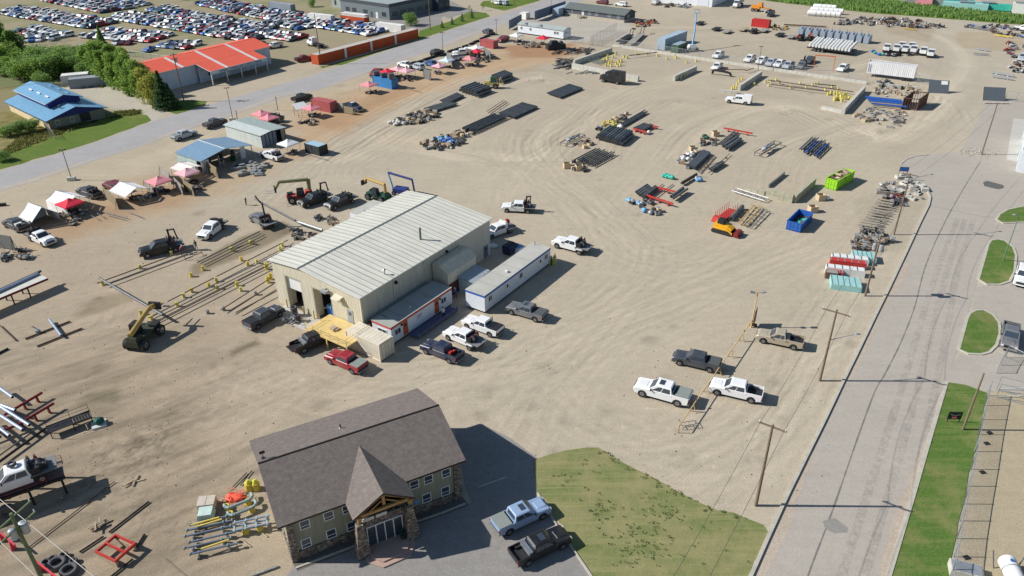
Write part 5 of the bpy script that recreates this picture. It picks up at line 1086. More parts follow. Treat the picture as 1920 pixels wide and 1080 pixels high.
def tyre(loc,r=.5,w_=.3,lying=True,label='',group=None,tilt=0,m=None):
    def f(b):
        n=18
        pr=[(r,-w_/2*.7),(r,w_/2*.7),(r*.9,w_/2),(r*.62,w_/2),(r*.55,0),(r*.62,-w_/2),(r*.9,-w_/2)];k=len(pr)
        V=[(q*math.cos(2*math.pi*i/n),q*math.sin(2*math.pi*i/n),z) for i in range(n) for q,z in pr]
        b.add(V,[(i*k+j,i*k+(j+1) % k,((i+1) % n)*k+(j+1) % k,((i+1) % n)*k+j) for i in range(n) for j in range(k)],m or mat('grey_tyre',(.10,.10,.105),.85,0,.2),True)
    o=link('tyre',cached(('ltyre',r,w_,m),'tyre',f),None,(loc.x,loc.y,loc.z+(w_/2 if lying else r)));o.rotation_euler=(0 if lying else R(90),tilt,random.random()*3 if not lying else 0)
    return tag(o,label,'tyre',group)
for u,v,r_,lb in ((109,1060,.8,'large grey tyre lying left in the pile at the bottom'),(131,1073,.8,'large grey tyre lying right in the pile at the bottom edge'),(121,1044,.38,'small tyre at the top of the bottom tyre pile'),(139,1055,.38,'small tyre right of the large tyres at the bottom'),(101,1051,.4,'small tyre left of the large tyres at the bottom'),(88,1058,.45,'dark tyre under the red beam at the bottom')):
    tyre(G(u,v),r_,.4 if r_<.8 else .5,True,lb,'tyres at the bottom edge')
tyre(G(18,968),.75,.5,False,'muddy tyre standing below the raised rack',None,0)
for k in range(5): tyre(G(553,592)+Vector((0,0,k*.3)),.48,.28,True,'tyre in the taller stack beside the dark grey pickup','tyres stacked by the workshop')
for k in range(4): tyre(G(556,601)+Vector((.2,-.2,k*.28)),.45,.27,True,'tyre in the shorter stack beside the workshop bay','tyres stacked by the workshop')
tyre(G(22,872,4.4),.42,.28,True,'loose tyre lying on the roof rack of the white truck on the steel rack')
# ---- construction machines
def boomm(b,a,c,w0,w1,m): b.tube(a,c,w0,m,4,w1)
def telehandler(base,rz,label,col,boom,boomcol,forks=True,scale=1.,body=None):
    t=thing('telehandler',label,'telehandler',base,rz);t.scale=(scale,)*3
    b=MB();b.box((0,0,.95),(4.6,1.5,.7),body or col);b.box((-1.6,.0,1.5),(1.4,1.3,.6),body or col,top=(.8,.9));b.box((1.6,-.5,1.45),(1.0,.9,.3),trimb);b.build('body',t)
    b=MB();b.box((-.1,.72,1.9),(1.4,.8,1.4),trimb,top=(.8,.85));cb=b.build('cab',t)
    b=MB();b.box((-.1,1.14,2.0),(1.0,.02,.9),glass);b.build('window',cb)
    for x in (1.6,-1.6):
        for s in (-1,1): wheel(t,x,s*1.05,.66,.45)
    b=MB();P=[Vector(p) for p in boom]
    for i in range(len(P)-1): b.tube(P[i],P[i+1],.4-.05*i,boomcol,4,.34-.04*i)
    b.build('boom',t)
    if forks:
        e=P[-1];dd=(P[-1]-P[-2]).normalized();b=MB();b.box(e,(.3,1.4,.9),trimb);
        for s in (-.5,.5): b.box((e.x+.9*(1 if dd.x>=0 else-1),s+e.y,e.z-.4),(1.5,.12,.08),mat('pale_fork',lin((200,186,190)),.5));
        b.build('fork_carriage',t)
    return t
a,c=G(250,650,.8),G(290,612,.8);rz_=ang(a,c)
telehandler(Vector(((a.x+c.x)/2,(a.y+c.y)/2,0)),rz_,'tan telehandler reaching its boom over the long rails at left',dkgreen,[(-1.9,.2,2.0),(2.3,.1,3.2),(3.3,.1,2.9)],tanyel,body=mat('dark_olive',lin((58,62,50)),.6),scale=1.15)
a,c=G(585,365,.8),G(540,372,.8)
telehandler(Vector(((a.x+c.x)/2,(a.y+c.y)/2,0)),ang(a,c),'red and olive telehandler with boom raised behind the black trucks',mat('faded_red_machine',lin((176,82,70)),.6),[(-1.7,0,2.0),(-1.9,-.1,3.7),(3.2,-.1,4.0),(4.0,-.1,2.8)],mat('olive_boom',lin((128,130,96)),.6),scale=1.05)
a,c=G(728,372,.8),G(690,362,.8)
telehandler(Vector(((a.x+c.x)/2,(a.y+c.y)/2,0)),ang(a,c),'green and yellow telehandler half behind the workshop roof',dkgreen,[(-1.9,0,1.9),(-1.9,0,3.4),(2.4,0,3.8),(3.2,0,2.9)],tanyel,scale=1.0)
t=thing('boom_lift','navy blue boom lift folded in an arch behind the workshop roof','boom lift',G(752,364),R(-20));b=MB();b.box((0,0,.9),(2.6,1.8,.8),mat('navy_machine',lin((48,62,120)),.5));b.build('base',t)
b=MB();b.tube((-1.6,0,1.0),(-2.6,.4,3.9),.18,ltblue,4);b.tube((-2.6,.4,3.9),(2.6,0,3.3),.24,MATS['navy_machine'],4);b.tube((2.6,0,3.3),(2.9,0,1.0),.2,MATS['navy_machine'],4);b.build('boom',t)
for x in (-1,1):
    for s in (-1,1): wheel(t,x,s*.9,.45,.3)
t=thing('boom_lift','tall light blue boom lift raised beside the grey-blue van trailer','boom lift',G(1297,96),R(10));b=MB();b.box((0,0,1.1),(3.6,2.3,.9),white);b.box((-.2,0,1.8),(2.4,1.8,.6),white,top=(.8,.8));b.build('base',t)
b=MB();b.tube((0,0,2.0),(1.6,3.0,6.0),.3,ltblue,4,.26);b.tube((1.6,3.0,6.0),(3.0,6.5,10.2),.22,ltblue,4,.2);b.build('boom',t);b=MB();b.box((3.4,7.0,10.4),(1.8,1.0,.1),ltblue);
for x in (2.55,4.25):
    for y in (6.5,7.5): b.tube((x,y,10.4),(x,y,11.5),.04,ltblue,5)
b.box((3.4,6.5,11.5),(1.8,.06,.06),ltblue);b.box((3.4,7.5,11.5),(1.8,.06,.06),ltblue);b.build('basket',t)
for x in (-1.3,1.3):
    for s in (-1,1): wheel(t,x,s*1.1,.55,.35)
a,c=G(1342,424,.8),G(1372,432,.8);t=thing('track_loader','yellow tracked skid loader with dark red grapple near the blue bin','loader',Vector(((a.x+c.x)/2,(a.y+c.y)/2,0)),ang(a,c))
for s in (-1,1):
    b=MB();b.side([(-1.7,.1),(1.5,.05),(1.8,.4),(1.4,.8),(-1.5,.85),(-1.85,.45)],s*.75-.22,s*.75+.22,dark);b.build('track',t)
yl=mat('loader_yellow',lin((226,168,40)),.5,0,.1);b=MB();b.side([(-1.6,.8),(1.5,.8),(1.7,1.2),(.9,1.6),(-1.5,1.7)],-.75,.75,yl);b.build('body',t)
b=MB()
for s in (-1,1): b.side([(-1.5,1.2),(.9,1.3),(1.9,.7),(1.9,.4),(1.2,.9),(-1.4,.9)],s*.98-.08,s*.98+.08,yl)
b.build('loader_arm',t);b=MB();b.box((-.5,0,2.0),(1.2,1.1,1.0),trimb,top=(.8,.9));b.build('cab',t)
b=MB();b.box((2.5,0,.6),(.9,1.9,.7),dkred,top=(.7,1));
for k in range(7): b.box((2.9,-.9+k*.3,.2),(.5,.06,.06),dkred)
b.build('grapple',t)
t=thing('wheel_loader','small dusty yellow wheel loader between pipe rows in the upper yard','loader',G(922,165),R(170));dy=mat('dusty_yellow',lin((196,176,110)),.7)
b=MB();b.box((0,0,1.2),(3.8,1.5,.8),dy);b.box((1.2,0,1.7),(1.2,1.1,.4),dy);b.build('body',t);b=MB();b.box((-.4,0,2.3),(1.3,1.3,1.5),dkgreen,top=(.85,.85));b.build('cab',t);b=MB();b.box((2.7,0,.6),(.8,2.1,.7),dy);b.tube((1.0,.6,1.5),(2.5,.6,.7),.1,dy,5);b.tube((1.0,-.6,1.5),(2.5,-.6,.7),.1,dy,5);b.build('bucket',t)
b=MB();b.tube((-1.9,0,1.4),(-2.6,0,3.0),.12,dy,4);b.tube((-2.6,0,3.0),(-3.2,0,1.4),.1,dy,4);b.box((-3.2,0,1.2),(.4,.6,.5),dy);b.build('backhoe_arm',t)
for x,r_ in ((1.3,.5),(-1.2,.75)):
    for s in (-1,1): wheel(t,x,s*.9,r_,.4)
t=thing('motor_grader','orange-yellow road grader with pale blade in the far yard','grader',G(1424,22),R(-40));b=MB();b.box((-1.6,0,1.7),(3.4,1.7,1.2),mat('orange_yellow',lin((214,134,40)),.6));b.tube((0,0,1.9),(4.2,0,1.5),.25,MATS['orange_yellow'],4);b.build('body',t);b=MB();b.box((.2,0,2.7),(1.5,1.5,1.6),MATS['orange_yellow'],top=(.9,.9));b.build('cab',t);b=MB();b.box((2.2,0,.5),(.2,4.4,.8),white,rz=R(25));b.build('blade',t)
for x in (-2.6,-1.0,4.0):
    for s in (-1,1): wheel(t,x,s*1.0,.65,.4)
A_=G(1712,154);t=thing('grain_trailer','long white ribbed grain trailer with tandem wheels behind the concrete wall','trailer',A_,R(147.5));wr=rib_mat('white_ribbed',lin((232,232,234)),0,.5,.5,.5,0,.04,.3,.75)
b=MB();Lg=12.3;b.add([(0,0,1.0),(Lg,0,1.0),(Lg,-2.5,1.0),(0,-2.5,1.0),(0,.05,4.1),(Lg,.05,4.1),(Lg,-2.55,4.1),(0,-2.55,4.1)],[(3,2,1,0),(0,1,5,4),(1,2,6,5),(2,3,7,6),(3,0,4,7)],wr);b.build('body',t)
b=MB();b.box((Lg/2,0,4.15),(Lg+.1,.12,.14),white);b.box((Lg/2,-2.5,4.15),(Lg+.1,.12,.14),white);b.box((0,-1.25,4.15),(.12,2.6,.14),white);b.box((Lg,-1.25,4.15),(.12,2.6,.14),white);b.build('top_rail',t)
b=MB();b.box((Lg/2,-1.25,3.95),(Lg-.1,2.4,.04),mat('trailer_tarp',lin((206,206,208)),.7));b.build('tarp',t);b=MB();b.box((Lg/2,-1.25,1.1),(Lg-.6,1.0,.4),black);b.build('chassis',t);b=MB();b.box((Lg-.7,.12,2.5),(.1,.1,2.0),steel);b.tube((Lg-.3,.1,3.6),(Lg-.3,.1,1.4),.05,steel,5);b.build('ladder',t)
for x in (1.4,2.7):
    for s in (-.15,-2.35): wheel(t,x,s,.5,.35)
for x in (Lg-2.2,):
    for s in (-.5,-2.0): b=MB();b.box((x,s,.55),(.12,.12,1.1),steel);b.build('landing_leg',t)
A_=G(1513,94);t=thing('flat_trailer','black flat deck trailer with triple wheels carrying white tubes','trailer',A_,R(-38));b=MB();b.box((7,2,1.05),(14,5.5,.3),trimb);b.build('deck',t)
for x in (2.6,3.8,5.0): wheel(t,x,-.7,.45,.3);wheel(t,x,4.6,.45,.3)
tp=MB();tp.tube((0,-.3,0),(0,7.2,1.2),.42,white,10);tm=tp.mesh('tube')
for k in range(13):
    o=link('white_tube',tm,None,Vector((A_.x,A_.y,1.65))+Matrix.Rotation(R(-38),3,'Z') @ Vector((.7+k*1.02,-.3,0)),R(-38)+.02*(k % 3));tag(o,'shiny white tube lying side by side on the black flat deck trailer','tube','white tubes on the flat trailer')
for k,(a,c,lb) in enumerate((((1160,83),(1188,66),'black gooseneck trailer nearest the mesh fence'),((1182,86),(1208,62),'grey gooseneck trailer right of the black one'))):
    A_,C_=G(*a),G(*c);t=thing('gooseneck_trailer',lb,'trailer',A_,ang(A_,C_));L_=(C_-A_).length
    b=MB();b.box((L_*.4,0,.8),(L_*.8,2.3,.2),[trimb,greywood][k]);b.build('deck',t);b=MB()
    for s in (-.5,.5): b.tube((L_*.8,s,.8),(L_*.88,s,2.3),.12,trimb,4);b.tube((L_*.88,s,2.3),(L_,s,2.3),.12,trimb,4)
    b.box((L_,0,2.2),(.3,1.3,.4),trimb);b.build('gooseneck',t)
    for x in (L_*.2,L_*.3):
        for s in (-1,1): wheel(t,x,s*1.1,.4,.25)
for k,(u,v) in enumerate(((1312,46),(1343,57),(1363,62),(1393,58),(1413,62),(1432,60),(1462,68),(1483,72),(1500,75),(1518,75),(1532,78))):
    t=thing('flat_trailer',['low dark flat trailer alone under the blue boom','dark flat trailer, leftmost of the far pair','grey flat trailer, right one of the far pair','tan decked flat trailer below the red container','flat trailer loaded with black gear below the red container','pale flat trailer right of the loaded one','low trailer left of the brown decked one','brown decked trailer left of the engine trailers','trailer with a red and black engine','trailer with an orange engine','trailer with a pale green engine'][k],'trailer',G(u,v),R(55))
    b=MB();b.box((0,0,.7),(4.8,2.3,.2),[trimb,trimb,greywood,wood,trimb,greywood,trimb,greywood,trimb,trimb,trimb][k]);b.tube((2.4,.8,.6),(3.6,0,.6),.07,trimb,4);b.tube((2.4,-.8,.6),(3.6,0,.6),.07,trimb,4);b.build('deck',t)
    for s in (-1,1): wheel(t,-.4,s*1.15,.38,.25)
    if k in (4,8,9,10):
        b=MB();rn=random.Random(k)
        for q in range(9): b.box((rn.uniform(-1.8,1.8),rn.uniform(-.8,.8),rn.uniform(1,1.7)),(rn.uniform(.4,1.2),rn.uniform(.3,.9),rn.uniform(.3,.9)),[trimb,trimb,pipegrey,{4: trimb,8: dkred,9: orangep,10: mat('pale_green',lin((150,170,150)),.6)}[k]][rn.randrange(4)],rz=rn.random())
        b.build('cargo',t)
# ================================================================ canopies, tents, screens
def canopy(u,v,size,cm,label,rz=55,h=2.3,group=None,ridge=False):
    """pop-up canopy; (u, v) is the ground under its middle"""
    t=thing('canopy_tent',label,'canopy',G(u,v),R(rz)+random.uniform(-.06,.06),group);s=size/2
    sx,sy=(s,s) if not ridge else (s*1.5,s)
    b=MB();b.fix=False;n=5;rows=[]
    def zf(k): x=k/n;return h+(.95 if not ridge else .8)*(1-x)**1.0*(1-.25*math.sin(math.pi*x))
    top=(0,0,zf(0))
    if not ridge:
        for q,(ax,ay) in enumerate(((1,0),(0,1),(-1,0),(0,-1))):
            for k in range(n):
                a,c=k/n,(k+1)/n
                def pt(r_,side): return (ax*sx*r_-ay*side*sx*r_,ay*sy*r_+ax*side*sy*r_,zf(r_*n))
                if k==0: b.add([pt(0,0),pt(c,-1),pt(c,1)],[(0,1,2)],cm)
                else: b.add([pt(a,-1),pt(c,-1),pt(c,1),pt(a,1)],[(0,1,2,3)],cm)
    else:
        for q in (-1,1): b.add([(-sx,0,h+.85),(sx,0,h+.85),(sx,q*sy,h),(-sx,q*sy,h)],[(0,1,2,3)],cm)
    for (x0,y0),(x1,y1) in (((-sx,-sy),(sx,-sy)),((sx,-sy),(sx,sy)),((sx,sy),(-sx,sy)),((-sx,sy),(-sx,-sy))):
        if ridge and x0==x1: pass
        b.add([(x0,y0,h),(x1,y1,h),(x1,y1,h-.22),(x0,y0,h-.22)],[(0,1,2,3)],cm)
    b.build('cover',t)
    for x in (-1,1):
        for y in (-1,1):
            link('leg',cached(('cleg',h),'leg',lambda b: b.tube((0,0,0),(0,0,h),.035,steel,6)),t,(x*(sx-.06),y*(sy-.06),0))
    b=MB()
    for x in (-1,1): b.tube((x*(sx-.06),-sy,h-.08),(x*(sx-.06),sy,h-.08),.025,steel,5)
    for y in (-1,1): b.tube((-sx,y*(sy-.06),h-.1),(sx,y*(sy-.06),h-.1),.025,steel,5)
    b.build('frame',t);return t
cv=[(138,402,3.2,redc,'bright pink-red canopy in front of the long white tent'),(303,359,3.3,pinkc,'pink canopy standing alone left of the leaning boards'),(355,343,3.2,pinkc2,'pale pink canopy touching the white canopy roof'),
 (507,238,3.2,pinkc,'pink canopy at the right of the pair behind the grey shed'),(493,230,3.2,pinkc,'pink canopy at the left of the pair behind the grey shed'),(586,219,3.1,pinkc,'pink canopy beside the small white tilted roof'),
 (693,174,3.3,pinkc,'pink canopy left of the bright blue container'),(727,149,3.2,redc,'deep red canopy above the blue container'),(746,144,3.4,pinkc2,'pale pink canopy, left of the joined pair'),(763,147,3.3,pinkc2,'pale pink canopy, right of the joined pair'),
 (824,138,3.0,pinkc2,'pink canopy at the near edge of the far booth group'),(838,127,3.3,mat('pale_blue_canvas',lin((200,214,228)),.8),'pale blue-white canopy between two pink canopies'),(881,124,3.0,pinkc,'pink canopy below the red and white pair'),(894,110,3.0,redc,'crimson canopy in front of the white one'),
 (894,103,3.6,whitec,'white canopy behind the crimson one'),(1018,84,3.2,redc,'crimson canopy in front of the mobile home'),(968,79,3.2,whitec,'white canopy at the left end of the mobile home'),(543,287,3.1,whitec,'small white canopy beside the black box trailer')]
def under(u,v,lb):
    g=G(u,v)
    for k in range(4): o=link('workshop_clutter',cached(('wc',k),'workshop_clutter',lambda b: mk_junk(b,k,[dark,pipegrey,black,conc2][k])),None,g+Vector((random.uniform(-1.1,1.1),random.uniform(-1.1,1.1),0)),k);tag(o,'dark stock under '+lb,'clutter','clutter under the '+lb);o.scale=(.8,)*3
for u,v,s_,m,lb in cv: canopy(u,v,s_*1.12,m,lb,group='pop-up canopies along the booths')
def ridgetent(pa,pb,w_,h,rh,m,label,walls=()):
    """pa, pb ground pixels of the two ends of the ridge line"""
    A_,B_=G(*pa,rh),G(*pb,rh);A_.z=B_.z=0;t=thing('frame_tent',label,'tent',A_,ang(A_,B_));L_=(B_-A_).length;s=w_/2
    b=MB();b.fix=False;n=6
    for k in range(n):
        x0,x1=L_*k/n,L_*(k+1)/n;d0=-.08*math.sin(k*1.0) if k % 2 else 0;d1=0 if k % 2 else-.06
        for q in (-1,1):
            b.add([(x0,0,rh+d0),(x1,0,rh+d1),(x1,q*s*.5,(h+rh)/2-.06+d1),(x0,q*s*.5,(h+rh)/2-.06+d0)],[(0,1,2,3)],m);b.add([(x0,q*s*.5,(h+rh)/2-.06+d0),(x1,q*s*.5,(h+rh)/2-.06+d1),(x1,q*s,h),(x0,q*s,h)],[(0,1,2,3)],m)
            if q in walls: b.add([(x0,q*s,h),(x1,q*s,h),(x1,q*s*1.03,.05),(x0,q*s*1.03,.05)],[(0,1,2,3)],m)
            else: b.add([(x0,q*s,h),(x1,q*s,h),(x1,q*s,h-.3),(x0,q*s,h-.3)],[(0,1,2,3)],m)
    if 'back' in walls: b.add([(0,-s,0),(0,s,0),(0,s,h),(0,0,rh),(0,-s,h)],[(0,1,2,3,4)],m)
    b.build('cover',t)
    for x in (.05,L_*.5,L_-.05):
        for q in (-1,1): b=MB();b.tube((x,q*(s-.05),0),(x,q*(s-.05),h),.04,steel,6);b.build('leg',t)
    b=MB();
    for x in (.05,L_-.05): b.tube((x,-s,h),(x,0,rh),.03,steel,5);b.tube((x,0,rh),(x,s,h),.03,steel,5)
    b.build('frame',t);return t
ridgetent((53,379),(78,389),4.6,1.5,3.4,whitec,'steep white tent with dark open end beside the crane truck',(1,-1,'back'))
ridgetent((104,357),(142,368),4.6,1.9,3.0,whitec,'long white tent with sides behind the bright pink-red canopy',(-1,'back'))
ridgetent((224,340),(256,352),4.8,1.9,2.9,whitec,'low white gable canopy with open sides in the left yard')
ridgetent((334,304),(362,313),4.0,2.0,2.5,mat('cream_canvas',lin((236,224,214)),.8),'off-white flat canopy sagging beside the blue roofed shelter')
def screen(a,c,h,m,label,lean=0.0):
    A_,B_=G(*a),G(*c);t=thing('welding_screen',label,'screen',A_,ang(A_,B_));L_=(B_-A_).length;b=MB();b.box((L_/2,0,h/2+.1),(L_,.07,h-.1),m);b.build('panel',t)
    for x in (.1,L_-.1): b=MB();b.tube((x,-.5,0),(x,0,h*.9),.04,black,4);b.tube((x,.5,0),(x,0,h*.9),.04,black,4);b.box((x,0,h/2),(.08,.08,h),black);b.build('brace',t)
    return t
gb_=mat('khaki_board',lin((142,130,104)),.8,0,.12);gs=mat('grey_mesh_screen',lin((118,120,118)),.8,0,.1)
for a,c,h,m,lb in (((199,372),(223,393),2.2,gb_,'khaki plywood screen between the pink canopy and the low white canopy'),((273,352),(290,366),1.8,greywood,'grey board screen at the open end of the low white canopy'),((303,330),(322,346),2.4,greywood,'grey board screen behind the lone pink canopy'),
    ((330,352),(344,366),2.2,greywood,'weathered board screen nearest the pink canopy'),((346,356),(365,368),2.2,gb_,'khaki board screen standing in front of the weathered one'),((391,323),(410,335),2.3,gb_,'tan board screen in front of the blue roofed shelter'),
    ((0,465),(30,470),2.6,gs,'dark grey screen cut by the left edge'),((626,205),(645,210),2.0,greywood,'grey board screen between the faded red container and the blue pickup'),((645,212),(664,216),1.8,gb_,'khaki fence panel in front of the blue pickup'),((795,147),(808,151),2.8,gs,'tall grey mesh screen right of the joined pink canopies'),
    ((838,114),(850,126),2.6,gs,'grey screen between the pale blue canopy and the white trucks'),((882,112),(893,110),2.6,gs,'grey screen left of the crimson canopy'),((908,104),(920,112),2.4,gs,'grey screen right of the crimson canopy')): screen(a,c,h,m,lb)
t=thing('covered_trailer','dark humped trailer under black tarpaulin beside the mobile home','trailer',G(1042,92),R(15));b=MB();b.box((0,0,.9),(6.2,3.2,1.6),trimb,top=(.95,.9));b.box((-.6,0,2.2),(3.2,2.8,1.1),black,top=(.6,.6));b.box((1.9,.4,2.0),(1.4,2.0,.9),pipegrey,top=(.6,.6));b.build('tarpaulin',t)
t=thing('tilted_roof','small white tilted panel roof on timber legs beside a pink canopy','shelter',G(566,216),R(40));b=MB();b.add([(-1.6,-1.3,2.0),(1.6,-1.3,2.0),(1.6,1.3,2.9),(-1.6,1.3,2.9),(-1.6,-1.3,1.93),(1.6,-1.3,1.93),(1.6,1.3,2.83),(-1.6,1.3,2.83)],[(0,1,2,3),(7,6,5,4),(0,4,5,1),(1,5,6,2),(2,6,7,3),(3,7,4,0)],white);b.build('panel',t)
for x in (-1.4,1.4):
    for y,hh in ((-1.1,2.0),(1.1,2.7)): b=MB();b.box((x,y,hh/2),(.12,.12,hh),wood);b.build('leg',t)
# ================================================================ pipes, beams, racks
def pipe(a,c,z,r,m,label,group=None,name='steel_pipe',cat='pipe',n=10,ends=True,world=False):
    A_,B_=(a,c) if world else (G(*a),G(*c));L_=(B_-A_).length;rz=ang(A_,B_)
    r=r*.92 if r<.3 else r;f=cached((name,round(L_,1),r,m.name),name,lambda b: b.tube((0,0,0),(round(L_,1),0,0),r,m,n,hollow=black if ends else None))
    o=link(name,f,None,(A_.x,A_.y,z),rz);return tag(o,label,cat,group)
def row(p0,p1,q0,n,r,m,label,group,z=None,layers=1,mats=None,jit=.0,gap=1.03,name='steel_pipe',cat='pipe'):
    """n pipes running p0->p1, laid side by side towards q0"""
    A_,B_,Q=G(*p0),G(*p1),G(*q0);w=Q-A_;z=r+.15 if z is None else z
    for l in range(layers):
        for k in range(n-l):
            f=(k+l*.5)/max(1,n-1);r=max(r,min(.42,w.length/max(1,n-1)/2*.96)) if l==0 and k==0 and name=='steel_pipe' and z is not None and jit<=.3 else r;z=z if k or l else max(z,r+.3);j=(B_-A_).normalized()*random.uniform(-jit,jit)
            pipe(A_+w*f+j,B_+w*f+j,z+l*r*1.75,r,mats[k % len(mats)] if mats else m,label,group,name,cat,world=True)
def skids(p0,p1,q0,n=3,m=greywood,label='timber skid under the pipes',group=None):
    A_,B_,Q=G(*p0),G(*p1),G(*q0);w=Q-A_
    for k in range(n):
        c0=A_.lerp(B_,(k+.5)/n);L_=w.length+.6;o=MB();o.box((L_/2-.3,0,.07),(L_,.15,.14),m);tag(o.build('timber_skid',None,loc=(c0.x,c0.y,0),rz=math.atan2(w.y,w.x)),label,'skid',group)
def stack(p0,p1,q0,n,r,desc,where,m=None,layers=1,mats=None,jit=.1,n_sk=3):
    row(p0,p1,q0,n,r,m or pipeblack,desc+' '+where,desc+' '+where,r+.16,layers,mats,jit);skids(p0,p1,q0,n_sk,greywood,'timber skid under the pipes '+where,'skids '+where)
stack((1026,178),(1068,161),(1050,186),14,.11,'slim black pipe','in the flat row nearest the black boxy truck')
stack((1052,187),(1091,164),(1050,186),2,.11,'slim black pipe','at the front edge of that row beside the white tags') if 0 else None
stack((935,216),(980,196),(963,224),13,.13,'slate grey pipe','in the row right of the dark bundle',mats=[pipeblack,pipegrey])
stack((866,245),(926,218),(892,251),8,.17,'long black pipe','in the long bundle at the end of the boxes',jit=.5,layers=2)
stack((795,207),(838,194),(815,211),10,.12,'grey-green pipe','in the flat row beside the scattered boxes',m=mat('greygreen_pipe',lin((96,106,104)),.5,0,.1,dust=.2))
stack((826,192),(857,178),(838,197),8,.14,'dark grey pipe','in the row above the grey-green row',m=pipegrey)
stack((863,174),(890,164),(893,184),6,.2,'thick dark pipe','in the wide spaced row left of the loader',layers=2)
stack((922,151),(945,142),(938,158),5,.18,'black pipe','in the bundle behind the small yellow loader',layers=2)
stack((912,212),(945,190),(920,216),3,.08,'thin rusty pipe','beside the slate grey row',m=rust,jit=.4)
stack((1119,263),(1142,246),(1164,275),10,.22,'thick dark green-ended pipe','in the wide stack in front of the yellow fittings',mats=[pipeblack,mat('greenish_pipe',lin((58,78,76)),.5,dust=.2),mat('bluish_pipe',lin((44,52,78)),.5,dust=.2)],layers=2)
stack((1078,303),(1118,282),(1112,315),9,.15,'slate blue-black pipe','in the lower stack of the second column',layers=2,jit=.6)
stack((1163,236),(1208,210),(1171,238),4,.16,'long grey pipe','lying on red beams in the upper yard',jit=1.5)
stack((1188,246),(1208,237),(1203,249),4,.18,'short black pipe','in the small bundle right of the red beams',jit=.3)
stack((1288,314),(1318,286),(1302,320),9,.12,'slate grey pipe','in the neat row beside the white sacks',m=mat('slate_pipe',lin((92,100,108)),.45,.1,.1,dust=.2),layers=2)
stack((1347,273),(1376,250),(1352,276),3,.16,'grey pipe','lying below the long red beam',m=pipegrey,jit=.5)
stack((1357,280),(1382,263),(1362,284),2,.2,'thick black pipe','in the shadow beside the grey pipes')
stack((1276,348),(1304,331),(1279,349),3,.14,'dark brown pipe','near the turquoise bundle',m=mat('dark_brown_pipe',lin((66,56,50)),.6,dust=.2),layers=2)
stack((1309,325),(1338,293),(1311,326),2,.08,'thin brown pipe','beside the neat slate row',m=rust,jit=.4);stack((1330,322),(1353,308),(1333,324),2,.16,'grey pipe','on the thin steel frame',m=pipegrey)
stack((1193,366),(1213,353),(1200,371),3,.15,'dark pipe','left of the red rack, behind');stack((1203,372),(1227,354),(1210,375),4,.13,'grey pipe','left of the red rack, in front',m=pipegrey,layers=2)
pipe((1258,377),(1280,361),.9,.34,pipegrey,'very thick grey pipe resting on the red rack',n=14);pipe((1262,380),(1288,362),.85,.25,pipegrey,'thick pipe at the outer end of the red rack',n=14)
stack((1497,284),(1520,263),(1532,297),9,.16,'black and blue pipe','in the fanned bundle above the lime green bin',mats=[pipeblack,pipegrey,pipeblack,mat('blue_pipe',lin((60,96,170)),.5)],jit=1.2,layers=2)
def beam(a,c,z,w_,h,m,label,name='steel_beam',cat='beam',posts=0,group=None,legs=None):
    A_,B_=G(*a,z),G(*c,z);L_=(B_-A_).length;t=thing(name,label,cat,(A_.x,A_.y,0),ang(A_,B_),group)
    b=MB();b.box((L_/2,0,z),(L_,w_,h),m);b.build('bar',t)
    for k in range(posts):
        x=L_*(k+.5)/posts if posts>1 else L_/2;b=MB();b.box((x,0,(z-h/2)/2),(.16,.5,z-h/2),legs or m,top=(1,.5));b.build('leg',t)
    return t
for a,c,lb in (((1207,232),(1234,238),'red beam under the long grey pipes, upper one'),((1188,241),(1213,248),'red beam under the long grey pipes, lower one'),((1357,240),(1411,250),'long red beam above the grey pipes'),((1232,351),(1276,362),'red rack beam, upper one of the pair near the crates'),((1212,366),(1262,382),'red rack beam, lower one of the pair near the crates')):
    beam(a,c,.7,.25,.3,redp,lb,'red_rack','rack',3)
beam((1243,345),(1205,375),.25,.12,.12,rust,'thin rusty rail crossing the red rack','steel_rail','rail');beam((1262,345),(1215,380),.25,.12,.12,pipeblack,'thin dark rail crossing the red rack','steel_rail','rail')
beam((1328,325),(1368,288),.4,.08,.1,rust,'thin rusty frame rail right of the slate pipes, left one','steel_rail','rail',3);beam((1320,314),(1353,302),.4,.08,.1,rust,'thin cross rail of the frame right of the slate pipes','steel_rail','rail',2)
rbr=mat('rail_brown',lin((92,80,70)),.7,0,.25)
def rail(a,c,z,m,lb,r=.09):
    r*=.75;m=rbr if m is rust else m;return beam(a,c,z,r*2,r*2,m,lb,'steel_rail','rail')
rail((182,531),(360,466),.55,rust,'rusty rail from the left end of the long rack row to the crane truck');rail((196,534),(352,476),.5,pipegrey,'thin grey rail parallel to the rusty one near the crane truck')
for k,(a,c,m,lb) in enumerate((((370,492),(487,434),black,'black rail bundle beside the grey crane truck, upper bar'),((376,494),(490,438),pipeblack,'black rail bundle beside the grey crane truck, lower bar'),((434,468),(478,452),rust,'short rusty rail on two stands'),
    ((270,588),(540,450),rust,'rusty rail, topmost of the long set running to the workshop'),((278,596),(520,476),pipegrey,'grey pipe rail, second of the long set'),((284,600),(505,490),pipegrey,'grey pipe rail, third of the long set'),((290,606),(503,498),rust,'rusty rail, fourth of the long set'),
    ((414,581),(508,521),rust,'thin rail near the bay doors, upper'),((430,583),(512,533),rust,'thin rail near the bay doors, middle'),((442,586),(520,545),rust,'thin rail near the bay doors, lower'))): rail(a,c,.6,m,lb,.08)
pipe((190,535),(309,605),1.3,.2,pipegrey,'long grey pipe running diagonally to the tan telehandler forks');pipe((480,382),(560,425),.95,.16,pipegrey,'long grey pipe beside the upright-crane truck',None);pipe((558,424),(606,440),.9,.2,steel,'fitted steel pipe end beside the workshop roof')
